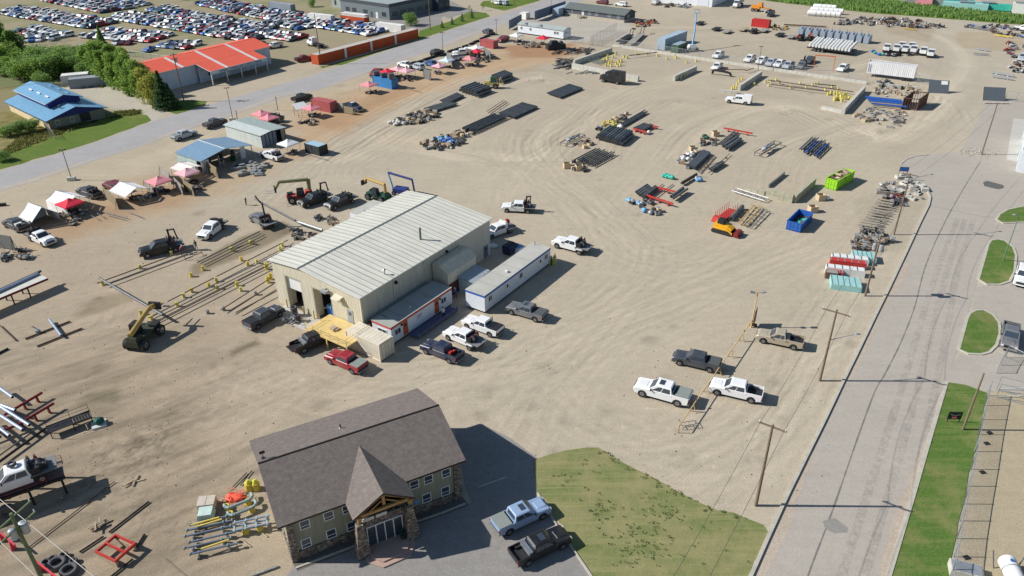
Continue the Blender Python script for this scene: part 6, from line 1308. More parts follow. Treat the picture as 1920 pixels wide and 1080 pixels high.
def stand(u,v,label,group,m=yellowp,h=.75,s_=1.0):
    def f(b): b.tube((0,0,0),(0,0,h*.8),.32*s_,m,10,.24*s_);b.box((0,0,h*.9),(.5*s_,.5*s_,h*.16),m);b.tube((0,0,h*.8),(0,0,h),.1*s_,black,6)
    s_*=.82;o=link('pipe_stand',cached(('stand',m.name,h,s_),'pipe_stand',f),None,G(u,v),random.random()*3);return tag(o,label,'stand',group)
lm=mat('faded_yellow',lin((206,196,110)),.6,0,.15)
for (u,v) in ((193,534),(263,504),(322,478)): stand(u,v,'faded yellow stand under the rusty rail near the crane truck','stands under the upper rail',lm)
for (u,v),w in zip(((381,507),(453,489),(359,519),(445,536),(452,546)),('loose yellow stand between the two rail sets, middle one','loose yellow stand between the rail sets, rightmost','loose yellow stand between the rail sets, leftmost','bright yellow stand below the long rail set, upper one','faded yellow stand below the long rail set, lower one')): stand(u,v,w,None,lm if 'faded' in w else yellowp)
for (u,v) in ((406,528),(465,498),(408,542),(303,574),(333,575),(345,558),(360,548),(265,590),(285,600),(530,462),(525,470),(482,494),(392,538)): stand(u,v,'yellow stand carrying the long rail set beside the workshop','stands under the long rails',random.choice([lm,yellowp,greenp if 0 else lm]))
for (u,v) in ((434,471),(470,458)): stand(u,v,'faded stand under the short rusty rail','stands under the short rail',lm)
for (u,v),w in zip(((500,505),(503,530),(508,524)),('yellow stand nearest the workshop corner','tall yellow stand at the workshop corner, lower','tall yellow stand at the workshop corner, upper')): stand(u,v,w,None,yellowp,1.1,1.2)
for (u,v) in ((553,450),(545,465),(420,582) ,(390,588),(480,553)): stand(u,v,'grey-brown stand with pipe fittings near the workshop','grey stands by the workshop',conc2,.6)
def blockwall(a,c,h,label,w_=.75,m=conc,caps=True,cat='wall'):
    A_,B_=G(*a),G(*c);L_=(B_-A_).length;n=max(1,round(L_/1.5));b=MB();rows=max(1,round(h/.75))
    for r_ in range(rows):
        for k in range(n):
            x0,x1=L_*k/n+.015,L_*(k+1)/n-.015
            b.box(((x0+x1)/2,random.uniform(-.02,.02),.75*r_+.37),(x1-x0,w_,.73),m)
    o=b.build('block_wall',None,loc=A_,rz=ang(A_,B_));return tag(o,label,cat)
blockwall((1073,128),(1197,153),1.6,'near concrete block wall of the left bay behind the black boxy truck');blockwall((1076,122),(1146,98),1.6,'left concrete block wall of the bay with yellow fittings')
blockwall((1148,87),(1235,100),.75,'low pale concrete wall left of the van trailer',.6);blockwall((1235,100),(1420,128),.75,'low pale concrete wall in front of the parked white row',.6);blockwall((1420,128),(1625,158),.75,'low pale concrete wall below the orange gate frame',.6)
blockwall((1263,152),(1304,133),1.5,'free standing concrete block wall with yellow stands along it');blockwall((1385,170),(1426,143),1.5,'concrete block wall beside the white service truck');blockwall((1350,173),(1382,176),.75,'low row of concrete blocks by the service truck')
blockwall((1580,214),(1619,172),1.6,'tall concrete block wall between yellow stands and blue beams');blockwall((1540,204),(1578,212),.75,'low row of pale blocks at the foot of the tall block wall');blockwall((1640,160),(1720,168),.75,'low concrete wall behind the heaps of boxes',.6)
bw_=mat('mossy_concrete',lin((170,166,144)),.9,0,.2);blockwall((1488,380),(1525,347),1.5,'dark mossy block wall on the right side of the small bay',.7,bw_);blockwall((1436,368),(1486,380),1.4,'front wall of rough blocks of the small bay by the bins',.8,bw_);blockwall((1398,356),(1434,366),.75,'row of rough blocks left of the small bay',.8,bw_);blockwall((1440,352),(1470,328),.4,'thin timber kerb on the left side of the small bay',.3,greywood)
for i,(u,v) in enumerate([(1133,114),(1139,112),(1147,117),(1142,120),(1136,124),(1129,117),(1146,125),(1155,121),(1160,117),(1163,123),(1165,116),(1158,125),(1139,108),(1154,103),(1170,108),(1175,110),(1149,109)]): stand(u,v,'yellow fitting stand in the cluster inside the left walled bay','yellow stands in the left bay',random.choice([yellowp,lm]),.9,1.3)
for u,v in ((1232,106),(1250,112),(1265,107),(1267,110),(1287,118),(1305,116),(1193,103),(1212,103)): stand(u,v,'yellow stand spaced along the low pale wall inside the left bay','yellow stands along the low wall',lm,.8,1.1)
for u,v in ((1276,149),(1283,145),(1288,142),(1295,137),(1299,134)): stand(u,v,'yellow-green stand leaning along the free standing block wall','stands along the free wall',lm,.8,1.1)
for u,v in ((1382,160),(1376,165),(1386,153),(1391,150),(1372,168),(1380,168)): stand(u,v,'yellow stand heaped left of the block wall by the service truck','stands left of the service truck wall',random.choice([yellowp,lm]),.8,1.1)
for u,v in ((1414,160),(1435,155),(1445,153),(1462,158),(1482,166),(1500,158),(1511,167),(1523,161),(1533,158),(1547,171),(1560,164),(1571,169),(1574,177),(1441,162),(1455,151)): stand(u,v,'yellow stand in the line holding pipes below the parked row','yellow stands in the pipe line bay',lm,.8,1.1)
for u,v in [(1550+random.uniform(0,48),179+random.uniform(-3,12)) for _ in range(24)]: stand(u,v,'yellow stand in the heap left of the tall block wall','yellow stands by the tall block wall',random.choice([yellowp,lm,lm]),.9,1.2)
for a,c,lb in (((1440,150),(1600,172),'thin pipe resting on the yellow stands, lower line'),((1445,158),(1555,172),'thin pipe resting on the yellow stands, near line'),((1528,157),(1568,161),'dark pipe resting on the yellow stands, upper line'),((1180,104),(1232,98),'black beam lying beside the low pale wall')): beam(a,c,.85,.25,.2,rust if 'thin' in lb else black,lb,'steel_pipe','pipe')
for k in range(6): pipe((1104+k*4,117+k*1.2),(1124+k*4,111+k*1.2),.35,.12,mat('pale_green_pipe',lin((140,160,150)),.5),'pale green pipe lying inside the left walled bay','pale green pipes in the bay',world=False)
for a,c,lb in (((1340,135),(1398,136),'rusty bent pipe line near the white pickup'),((1397,138),(1412,133),'rusty pipe line end by the block wall')): pipe(a,c,.8,.12,rust,lb)
t=thing('pipe_spool','large black bent pipe spool lying in the right bay','pipe spool',G(1352,142),R(-30));b=MB();b.path([(-2.6,0,.3),(-2.4,0,1.3),(-1,0,1.4),(1.5,0,1.2),(2.5,0,1.0),(2.8,0,.3)],.32,black,8);b.build('pipe',t)
def heap(name,cat,label,group,spots,maker,cols):
    for i,(u,v) in enumerate(spots):
        o=link(name,cached((name,maker.__name__,i % 5,cols[i % len(cols)].name),name,lambda b: maker(b,i % 5,cols[i % len(cols)])),None,G(u,v),random.random()*3.1);tag(o,label,cat,group);o.scale=(random.uniform(.62,.9),)*3 if name in ('parts_box','parts_crate','pallet','workshop_clutter') else (1,1,1)
def mk_fit(b,s,m): b.tube((0,0,.1),(0,0,.6+.1*s),.22,m,8);b.tube((-.4,0,.4),(.5,0,.45),.13,m,7);b.tube((.45,0,.45),(.55,0,.45),.22,m,8)
def mk_box(b,s,m): b.box((0,0,.35+.05*s),(1.0+.12*s,.9,.7+.1*s),m);b.box((.1,0,.74+.1*s),(.8,.7,.05),[dark,m,wood,steel,m][s])
def mk_crate(b,s,m):
    for sx,sy,dx,dy in ((.5,0,.05,1.0),(-.5,0,.05,1.0),(0,.5,1.05,.05),(0,-.5,1.05,.05)): b.box((sx,sy,.4),(dx,dy,.6),m)
    b.box((0,0,.12),(1.1,1.1,.1),greywood);rn=random.Random(s)
    for k in range(5): b.box((rn.uniform(-.3,.3),rn.uniform(-.3,.3),rn.uniform(.4,.7)),(.3,.25,.3),rn.choice([steel,dark,rust,conc2]),rz=rn.random())
def mk_pallet(b,s,m):
    for k in range(5): b.box((-.5+k*.25,0,.13),(.16,1.1,.03),m)
    for k in (-.5,0,.5): b.box((0,k,.06),(1.15,.1,.1),m)
    rn=random.Random(s)
    for k in range(3+s): b.box((rn.uniform(-.35,.35),rn.uniform(-.35,.35),rn.uniform(.25,.45)),(rn.uniform(.3,.6),rn.uniform(.2,.5),rn.uniform(.2,.5)),rn.choice([m,steel,conc2,white,pipegrey]),rz=rn.random())
def mk_slab(b,s,m): b.box((0,0,.12+.05*s),(1.6+.2*s,.9+.1*s,.24+.1*s),m);b.box((.2,.1,.3+.15*s),(1.1,.6,.1),m)
def mk_sack(b,s,m): b.ball((0,0,.4),.6,m,8,5,(1,.8,.75),.15,random.Random(s));b.ball((.4,.3,.35),.45,m,8,5,(1,.8,.75),.15,random.Random(s+9))
def mk_drum(b,s,m): b.tube((0,0,0),(0,0,.9),.32,m,12);b.tube((0,0,.9),(0,0,.93),.3,steel,12)
def mk_junk(b,s,m):
    rn=random.Random(s+40)
    for k in range(7): b.box((rn.uniform(-.8,.8),rn.uniform(-.6,.6),rn.uniform(.15,.8)),(rn.uniform(.3,1.2),rn.uniform(.15,.6),rn.uniform(.1,.6)),rn.choice([m,m,pipegrey,rust,steel,black]),rz=rn.uniform(0,3),ry=rn.uniform(-.3,.3))
    b.tube((-1,rn.uniform(-.4,.4),.3),(1.1,rn.uniform(-.4,.4),rn.uniform(.3,1.2)),.08,m,6)
for u,v,s_,m,lb in cv: under(u,v,lb)
def sc(poly,n,rnd=random):
    xs=[p[0] for p in poly];ys=[p[1] for p in poly];out=[]
    while len(out)<n:
        u,v=rnd.uniform(min(xs),max(xs)),rnd.uniform(min(ys),max(ys));ins=False
        for (x0,y0),(x1,y1) in zip(poly,poly[1:]+poly[:1]):
            if (y0>v)!=(y1>v) and u<(x1-x0)*(v-y0)/(y1-y0)+x0: ins=not ins
        if ins: out.append((u,v))
    return out
heap('pipe_fitting','fitting','yellow pipe fitting in the heap behind the wide dark stack','yellow fittings heap',sc([(1128,236),(1150,226),(1158,238),(1145,246)],16),mk_fit,[yellowp,lm]);heap('pipe_fitting','fitting','black pipe fitting beside the yellow fittings','black fittings',sc([(1115,241),(1135,240),(1140,248),(1122,250)],8),mk_fit,[black,steel])
B1=[(732,228),(790,208),(818,212),(822,220),(790,232),(740,238)]
heap('parts_box','box','cardboard box of parts in the first mixed row from the booths','boxes in the first row',sc(B1,26),mk_box,[cardb,wood,newwood]);heap('parts_crate','crate','dark crate of fittings in the first mixed row','dark crates in the first row',sc(B1,40),mk_crate,[dark,conc2,pipegrey]);heap('pallet','pallet','loaded pallet in the first mixed row','pallets in the first row',sc(B1,16),mk_pallet,[greywood,steel]);heap('sack','sack','pale sack at the near end of the first mixed row','sacks in the first row',sc([(730,228),(755,226),(770,238),(740,240)],8),mk_sack,[offwhite])
B2=[(788,270),(850,248),(890,240),(895,250),(860,276),(810,286)]
heap('parts_box','box','cardboard box of parts in the second mixed row','boxes in the second row',sc(B2,22),mk_box,[cardb,newwood,wood]);heap('parts_crate','crate','crate of fittings in the second mixed row','crates in the second row',sc(B2,36),mk_crate,[dark,pipegrey,conc2]);heap('pallet','pallet','loaded pallet in the second mixed row','pallets in the second row',sc(B2,18),mk_pallet,[greywood,wood]);heap('wrapped_bundle','bundle','blue wrapped bundle in the second mixed row','blue bundles in the second row',[(828,264),(836,267),(845,270),(852,268),(838,261),(846,263),(823,262)],mk_sack,[ltblue,bluep])
for poly,nb,nc,w in (([(1056,316),(1090,320),(1098,300),(1060,306)],3,6,'below the lower pipe stack'),([(1040,310),(1085,322),(1120,322),(1110,312)],3,4,'at the tip of the second column'),([(1140,226),(1165,218),(1185,212),(1178,222),(1160,232)],6,8,'behind the long grey pipes'),([(1076,272),(1110,262),(1112,276),(1090,282)],6,3,'between the pipe stacks'),
    ([(1310,262),(1350,262),(1345,276),(1310,274)],2,8,'left of the grey pipes by the long red beam'),([(1180,378),(1205,374),(1240,392),(1230,404),(1185,396)],7,10,'below the red rack'),([(1270,300),(1305,280),(1312,290),(1290,318),(1270,322)],4,12,'left of the neat slate row')):
    heap('parts_box','box','cardboard or wooden box '+w,'boxes '+w,sc(poly,nb),mk_box,[cardb,newwood]);heap('parts_crate','crate','small grey crate or part '+w,'crates '+w,sc(poly,nc),mk_crate,[pipegrey,dark,steel])
heap('sack','sack','white wrapped bag left of the neat slate row','white bags by the slate row',sc([(1276,300),(1300,286),(1304,292),(1284,306)],9),mk_sack,[white,steel]);heap('wrapped_bundle','bundle','turquoise wrapped bundle near the dark brown pipes','turquoise bundles',[(1254,334),(1260,336),(1248,332)],mk_sack,[teal]);heap('wrapped_bundle','bundle','green wrapped bundle beside the plywood box','green bundles',[(1320,258),(1325,261)],mk_sack,[dkgreen])
heap('wrapped_bundle','bundle','pale blue wrapped bundle at the near end of the red rack row','pale blue bundles',[(1180,379),(1186,381),(1197,384),(1203,385),(1208,398),(1220,402),(1312,340),(1306,338)],mk_sack,[ltblue,steel]);heap('wrapped_bundle','bundle','white wrapped bundle near the short black pipes','white bundles',[(1216,251),(1164,240)],mk_sack,[white])
for (u,v),w in (((1341,255),'tall plywood box beside the green bundle'),((1063,315),'open plywood box at the tip of the second column'),((1086,319),'plywood box rightmost at the tip of the second column'),((1299,284),'tall pale plywood box behind the slate row'),((1538,375),'open plywood crate below the lime green bin'),((1523,397),'small open plywood crate between the two bins'),((700,318),'x')):
    if w=='x': continue
    t=thing('plywood_box',w,'box',G(u,v),R(10));b=MB()
    for sx,sy,dx,dy in ((.7,0,.06,1.2),(-.7,0,.06,1.2),(0,.6,1.46,.06),(0,-.6,1.46,.06)): b.box((sx,sy,.6),(dx,dy,1.1),newwood)
    b.box((0,0,.15),(1.4,1.2,.1),wood);b.build('crate_side',t)
o=heap('sack','sack','white bulk bag beside the open plywood crate',None,[(1550,374)],mk_sack,[white])
for k in range(3):
    t=thing('round_tank',['dark round tank lying on the blue container, left','dark round tank lying on the blue container, middle','dark square tank standing on the blue container, right'][k],'tank',G(706+k*14,142+k*3,2.6),.4);b=MB();b.tube((-.8,0,.7),(.8,0,.7),.65,pipegrey,12) if k<2 else b.box((0,0,.8),(1.6,1.4,1.5),pipegrey,top=(.9,.9));b.build('vessel',t)
for (a,c,lb) in (((1056,275),(1092,258),'steel rack loaded with grey goods at the left of the second column'),((1420,294),(1458,272),'steel frame rack loaded with grey goods alone in mid yard')):
    A_,B_=G(*a),G(*c);t=thing('loaded_rack',lb,'rack',A_,ang(A_,B_));L_=(B_-A_).length;b=MB()
    for y in (-.8,.8): b.box((L_/2,y,.8),(L_,.12,.15),rust if 0 else pipegrey)
    for k in range(5): b.box((L_*k/4,0,.8),(.1,1.6,.1),pipegrey)
    b.build('frame',t)
    for x in (.2,L_-.2):
        for y in (-.8,.8): b=MB();b.box((x,y,.36),(.12,.12,.72),pipegrey);b.build('leg',t)
    b=MB()
    for k in range(5): b.tube((.4+k*.5,-.6,1.05+.1*(k % 2)),(L_*.6+k*.4,.6-.2*k,1.1),.12,[steel,pipegrey,conc2][k % 3],8)
    b.box((L_*.3,0,1.2),(1.2,1.0,.6),steel,top=(.7,.7));b.build('cargo',t)
def bin_(a,c,e,h,m,label,load):
    A_,B_,C_=G(*a),G(*c),G(*e);u=(B_-A_);W=u.length;u.normalize();nn=Vector((-u.y,u.x,0));L_=(C_-B_).dot(nn)
    t=thing('roll_off_bin',label,'bin',A_,ang(A_,B_));rm=m;b=MB();th=.1
    b.box((W/2,L_/2,.15),(W,L_,.2),rm)
    b.box((th/2,L_/2,h/2+.1),(th,L_,h),rm);b.box((W-th/2,L_/2,h/2+.1),(th,L_,h),rm);b.box((W/2,L_-th/2,h/2+.1),(W-2*th,th,h),rm);b.build('body',t)
    b=MB()
    for k in range(int(L_/1.0)): 
        for x in (-.04,W+.04): b.box((x,.6+k*1.0,h/2+.1),(.08,.12,h),rm)
    for x in (0,W): b.box((x,L_/2,h+.12),(.16,L_+.1,.12),rm)
    b.box((W/2,L_,h+.12),(W,.16,.12),rm);b.box((W/2,0,h+.12),(W,.16,.12),rm);b.build('rib',t)
    for k in (0,1): b=MB();b.box((W*(.25+.5*k),.05,h/2+.1),(W*.48,.1,h-.05),rm);b.box((W*(.25+.5*k),-.03,h/2+.1),(.08,.06,h),rm);b.box((W*(.25+.5*k),-.03,h/2+.1),(W*.45,.06,.08),rm);b.build('gate',t)
    rn=random.Random(3);b=MB()
    for k in range(26): b.box((rn.uniform(.4,W-.4),rn.uniform(.5,L_-.5),rn.uniform(.4,h*load)),(rn.uniform(.5,1.6),rn.uniform(.3,1.0),rn.uniform(.1,.4)),rn.choice([wood,newwood,wood,rust,cardb] if load>.8 else [rust,dark,teal,pipegrey]),rz=rn.uniform(0,3),ry=rn.uniform(-.4,.4))
    b.build('rubbish',t)
bin_((1546,352),(1567,358),(1588,336),1.9,greenp,'lime green roll-off bin heaped with plywood scrap',1.2);bin_((1473,430),(1500,437),(1519,414),1.5,bluep,'bright blue roll-off bin with rusty inside',.4)
A_,B_=G(1372,362),G(1432,381);t=thing('lattice_frame','white lattice steel frame lying beside the rough block wall','frame',A_,ang(A_,B_));L_=(B_-A_).length;b=MB()
for y in (0,1.6): b.tube((0,y,.5),(L_,y,.5),.1,white,6)
for k in range(6): b.tube((L_*k/5,0,.5),(L_*k/5,1.6,.5),.08,white,6);b.tube((L_*k/5,.8,.1),(L_*k/5,.8,.5),.08,steel,6)
for k in range(5): b.tube((L_*k/5,0,.5),(L_*(k+1)/5,1.6,.5),.04,steel,5)
b.build('lattice',t)
pipe((1370,415),(1391,392),.5,.42,pipegrey,'fat grey pipe behind the yellow tracked loader',n=16)
t=thing('red_stake_trailer','red trailer frame with upright stakes behind the yellow loader','trailer',G(1360,408),R(50));b=MB();b.box((0,0,.5),(6.0,1.6,.15),redp)
for k in range(7):
    for y in (-.8,.8): b.tube((-2.7+k*.9,y,.5),(-2.7+k*.9,y,2.0),.05,redp,5)
b.box((-3.2,0,.9),(1.4,1.8,.9),redp,top=(.7,.8));b.build('frame',t)
for (a,c,m,lb) in (((1392,424),(1420,390),tanyel,'tan steel ladder frame lying left of the dark frame'),((1402,428),(1432,398),pipegrey,'dark steel frame with cross bars lying right of the tan frame')):
    A_,B_=G(*a),G(*c);t=thing('steel_ladder',lb,'ladder frame',A_,ang(A_,B_));L_=(B_-A_).length;b=MB()
    for y in (-.7,.7): b.box((L_/2,y,.4),(L_,.12,.14),m)
    for k in range(6): b.box((L_*k/5,0,.4),(.1,2.6 if k % 2 else 1.4,.1),m);
    b.build('ladder',t)
P1=[(1650,345),(1700,330),(1730,350),(1735,372),(1690,380),(1652,362)]
heap('pallet','pallet','old pallet or plank heap at the roadside scrap area','pallets in the roadside scrap',sc(P1,34),mk_pallet,[greywood,wood]);heap('board_stack','boards','grey board stack in the roadside scrap area','boards in the roadside scrap',sc(P1,22),mk_slab,[greywood,conc]);heap('scrap_piece','scrap','tangled scrap metal piece at the roadside','scrap metal by the road',sc([(1655,368),(1695,368),(1690,392),(1655,385)],10),mk_junk,[dkred,rust,pipegrey])
for k in range(34): u,v=1614+k*1.1+random.uniform(-3,3),432-k*1.6;pipe((u-6,v+2),(u+24,v+7),.5+.25*(k % 3),.14,mat('pale_timber_pole',lin((150,142,128)),.8,0,.2),'grey weathered timber pole in the roadside pile','timber poles in the roadside pile','timber_pole','pole',8,False)
heap('scrap_piece','scrap','scrap frame or bracket near the transformer pole','scrap frames by the transformer pole',sc([(1610,435),(1650,430),(1665,450),(1640,470),(1600,470)],26),mk_junk,[greywood,pipegrey,wood]);heap('pallet','pallet','wooden pallet near the transformer pole','pallets by the transformer pole',sc([(1595,450),(1625,440),(1625,460),(1600,468)],7),mk_pallet,[wood,greywood])
tq=mat('pale_turquoise',lin((150,196,192)),.6,0,.1)
for k,(u,v,L_,W,H,m,z0,lb) in enumerate(((1584,537,5.6,3.0,1.5,tq,0,'pale turquoise steel skid box nearest the viewer in the scrap row'),(1563,515,3.0,2.0,1.5,redp,0,'red steel box left of the turquoise skid'),(1583,514,7.4,1.2,1.9,white,0,'white ribbed beam box across the scrap row, lower'),(1588,500,7.0,1.1,1.8,redp,0,'red beam box between the two white ones'),(1592,492,7.2,1.2,1.7,white,0,'white ribbed beam box across the scrap row, upper'),(1618,487,4.6,2.4,1.5,tq,0,'pale turquoise flat box behind the white beams'))):
    t=thing('steel_skid',lb,'skid',G(u,v),R(-17));H*=.62;b=MB();b.box((0,0,H/2),(L_*.75,W,H),m);b.build('body',t);b=MB()
    for q in range(6): b.box((-L_*.36+q*L_*.144,0,H+.03),(.1,W,.06),steel if m!=white else pipegrey)
    b.build('rib',t)
t=thing('brown_crate','small dark brown crate at the near corner of the red box','crate',G(1558,520),R(-17));b=MB();b.box((0,0,.5),(1.8,1.2,1.0),rust);b.build('body',t);b=MB();b.box((0,0,1.03),(1.6,1.0,.06),greywood);b.build('lid',t)
t=thing('notice_board','small dark notice board on two posts at the top of the scrap row','notice board',G(1690,338),R(-10));b=MB();b.box((0,0,2.3),(1.7,.1,.9),pipegrey);b.box((0,-.06,2.3),(1.4,.02,.7),bluep);b.build('board',t)
for x in (-.75,.75): b=MB();b.box((x,.06,1.3),(.1,.1,2.6),greywood);b.build('post',t)
P2=[(1635,165),(1680,160),(1720,172),(1715,182),(1650,182),(1635,178)]
heap('pallet','pallet','stacked pallet in the brown heap above the blue beams','pallets above the blue beams',sc(P2,26),mk_pallet,[greywood,wood]);heap('parts_box','box','brown box in the heap above the blue beams','boxes above the blue beams',sc(P2,16),mk_box,[cardb,wood]);heap('scrap_piece','scrap','dark machine part in the heap above the blue beams','dark parts above the blue beams',sc([(1628,158),(1660,154),(1716,164),(1700,170)],10),mk_junk,[black,pipegrey])
P3=[(1600,218),(1630,200),(1695,208),(1700,222),(1672,242),(1640,236)]
heap('board_stack','boards','low stack of grey-brown boards below the blue beams','boards below the blue beams',sc(P3,28),mk_slab,[greywood,wood,greywood]);heap('pallet','pallet','loaded pallet below the blue beams','pallets below the blue beams',sc(P3,14),mk_pallet,[wood,cardb])
for k in range(9): beam((1622+k*1.5,181+k*1.6),(1690+k*1.2,188+k*1.5),.5+.18*(k % 3),.45,.3,bluep if k not in (3,7) else tanyel,'bright blue beam in the bundle against the tall block wall' if k not in (3,7) else 'tan beam among the bright blue beams','steel_beam','beam',0,'beams by the tall wall')
t=thing('brown_cage','rust brown open-topped cage container leaning above its shadow','cage',G(1690,205),R(-20));b=MB();A_=[Vector(p) for p in ((0,0,0),(3.4,0,0),(6.2,7.0,0),(2.8,7.0,0))]
for i in range(4):
    p,q=A_[i],A_[(i+1) % 4];b.tube(p,p+Vector((0,0,2.8)),.12,rust,4);b.tube(p+Vector((0,0,2.8)),q+Vector((0,0,2.8)),.12,rust,4);b.tube(p,q,.12,rust,4)
    if i in (1,3): b.add([p,q,q+Vector((0,0,2.7)),p+Vector((0,0,2.7))],[(0,1,2,3)],mat('brown_cage_sheet',lin((112,70,58)),.7,0,.15))
    for k in range(1,6 if i in (0,2) else 8): r_=p.lerp(q,k/(6 if i in (0,2) else 8));b.tube(r_,r_+Vector((0,0,2.8)),.05,rust,4)
b.fix=False;b.build('frame',t)
for (a,c,lb,wp) in (((1740,174),(1778,176),'dark slanted board with a white notice at the yard gate',1),((1842,188),(1884,190),'plain dark slanted board at the right of the yard gate',0)):
    A_,B_=G(*a),G(*c);L_=(B_-A_).length;t=thing('slanted_board',lb,'board',A_,ang(A_,B_));b=MB();b.add([(0,0,.1),(L_,0,.1),(L_,1.8,3.0),(0,1.8,3.0),(0,.08,.05),(L_,.08,.05),(L_,1.88,2.95),(0,1.88,2.95)],[(0,1,2,3),(7,6,5,4),(0,4,5,1),(1,5,6,2),(2,6,7,3),(3,7,4,0)],mat('slate_board',lin((86,94,100)),.7,0,.06));b.build('panel',t)
    b=MB();x=L_ if wp else 0;b.add([(x,0,0),(x,1.85,3.05),(x,2.1,3.05),(x,.3,0)],[(0,1,2,3)],newwood);b.box((x,.9,1.5),(.12,.1,.1),newwood);b.build('side_frame',t)
    if wp: b=MB();b.add([(L_*.6,1.18,2.05),(L_*.92,1.18,2.05),(L_*.92,1.68,2.86),(L_*.6,1.68,2.86)],[(0,1,2,3)],white);b.build('notice',t)
# ---- bottom left stock
pale=mat('pale_blue_pipe',lin((160,174,196)),.35,.2,.08);dm=mat('dark_red_beam',lin((110,24,32)),.5,0,.1)
for a,c,lb in (((8,778),(79,736),'dark red rack beam at the left, upper one'),((26,800),(101,756),'dark red rack beam at the left, middle one'),((-40,825),(50,790),'dark red rack beam under the pale pipes')): beam(a,c,.9,.2,.25,dm,lb,'rack_beam','rack',3)
for k,(a,c) in enumerate((((0,773),(62,813)),((-12,782),(50,822)),((-20,798),(25,833)),((-30,806),(8,836)),((-10,768),(35,785)),((0,738),(30,760)))): pipe(a,c,1.25,.2,pale,'pale blue-grey coated pipe resting on the dark red beams','pale pipes on the red rack','coated_pipe','pipe',12)
pipe((0,872),(88,808),.4,.16,black,'long black pipe lying beyond the raised white truck');pipe((-5,862),(70,808),.3,.1,pipegrey,'thin grey pipe lying beyond the raised white truck')
pipe((48,637),(132,604),.15,.15,rust,'dark brown timber sleeper, upper one of the parallel pair',None,'timber_sleeper','sleeper',4,False);pipe((70,651),(155,617),.15,.15,rust,'dark brown timber sleeper, lower one of the parallel pair',None,'timber_sleeper','sleeper',4,False)
pipe((95,605),(117,635),.5,.18,pale,'short pale pipe across the parallel brown sleepers',None,'coated_pipe');pipe((-10,668),(16,655),.15,.15,black,'short black beam at the left edge');pipe((0,612),(30,640),.2,.1,rust,'rusty angle bar near the left edge')
t=thing('pipe_valve','grey-green valve with ring lying on the brown sleeper','valve',G(72,624),.4);b=MB();b.tube((0,0,.1),(0,0,.5),.35,steel,10);b.path([(.1,0,.5),(-.2,0,.9),(-.5,.1,1.1)],.07,steel,6);b.build('body',t)
A_,B_=G(-60,580,1.6),G(82,521,1.6);t=thing('loading_platform','long pale steel platform with pipes on top casting a wide shadow','platform',(A_.x,A_.y,0),ang(A_,B_));L_=(B_-A_).length;b=MB();b.box((L_/2,0,1.9),(L_,2.6,.15),offwhite);b.build('deck',t);b=MB();b.box((L_/2,-1.3,1.8),(L_,.12,.3),dm);b.build('edge_beam',t)
for x in (1,L_/2,L_-3):
    for y in (-1.1,1.1): b=MB();b.box((x,y,.9),(.16,.16,1.8),black);b.build('leg',t)
for k in range(3): pipe(A_+Vector((.5,.6+.4*k,0)),B_+Vector((-.8,.3+.4*k,0)),2.2,.2,[pale,pipegrey,pipeblack][k],['pale pipe on the long platform','grey pipe on the long platform','black pipe on the long platform'][k],None,world=True)
t=thing('steel_stair','dark steel stair platform with thin handrails lying on the ground','stair',G(95,818),R(38));b=MB();b.box((1.2,0,.9),(2.6,1.3,.1),black)
for k in range(6): b.box((2.7+k*.3,0,1.0-.03*k),(.26,1.2,.06),black)
b.box((1.2,.7,.9),(2.6,.1,.2),black);b.box((3.4,.7,.9),(2.0,.1,.2),black);b.box((3.4,-.7,.9),(2.0,.1,.2),black);b.build('tread',t)
for y in (-.65,.65): railing(t,[(0,y,.9),(2.4,y,.9),(4.4,y,.9)],0,black,1.0,r=.025)
for x in (.1,2.4,4.3):
    b=MB();b.box((x,.6,.45),(.1,.1,.9),black);b.box((x,-.6,.45),(.1,.1,.9),black);b.build('leg',t)
t=thing('green_tarp_pallet','dark green wrapped bundle on a white pallet','pallet',G(186,797),.5);b=MB();b.box((0,0,.1),(1.5,1.3,.2),white);b.build('pallet',t);b=MB();b.ball((.1,.1,.5),.6,mat('deep_teal',lin((30,88,80)),.6),9,6,(1,.9,.7),.1);b.build('bundle',t)
t=thing('lumber_pallet','pallet of broken planks near the red steel frame','pallet',G(186,986),.6);b=MB()
for k in range(14): b.box((random.uniform(-.5,.5),random.uniform(-.4,.4),.1+.03*k),(random.uniform(.6,1.6),.14,.08),wood,rz=random.choice([.2,1.7,.1,1.4]))
b.build('plank',t)
t=thing('loose_planks','crossed pale planks lying in the dried mud','planks',G(250,905),.4);b=MB();b.box((0,0,.06),(2.2,.15,.08),wood);b.box((.2,.1,.14),(1.6,.15,.08),wood,rz=1.2);b.box((-.4,-.1,.2),(1.2,.12,.08),wood,rz=.5);b.build('plank',t)
A_,B_,C_=G(180,1034,.9),G(217,1052,.9),G(244,1016,.9);fs_=(B_-A_).length/3.1;t=thing('red_steel_frame','bright red square steel frame on timber blocks','frame',(A_.x,A_.y,0),ang(A_,B_));t.scale=(fs_,(C_-B_).length/3.1,1);b=MB();sx_,sy_=3.0,3.0
for y in (0,1.5,3.0): b.box((1.5,y,.85),(3.2,.22,.28),redp)
for x in (0,3.0): b.box((x,1.5,.85),(.22,3.2,.279),redp)
b.build('beam',t)
for y in (.1,2.9):
    b=MB();b.box((1.5,y,.35),(3.0,.3,.6),wood);b.build('support',t)
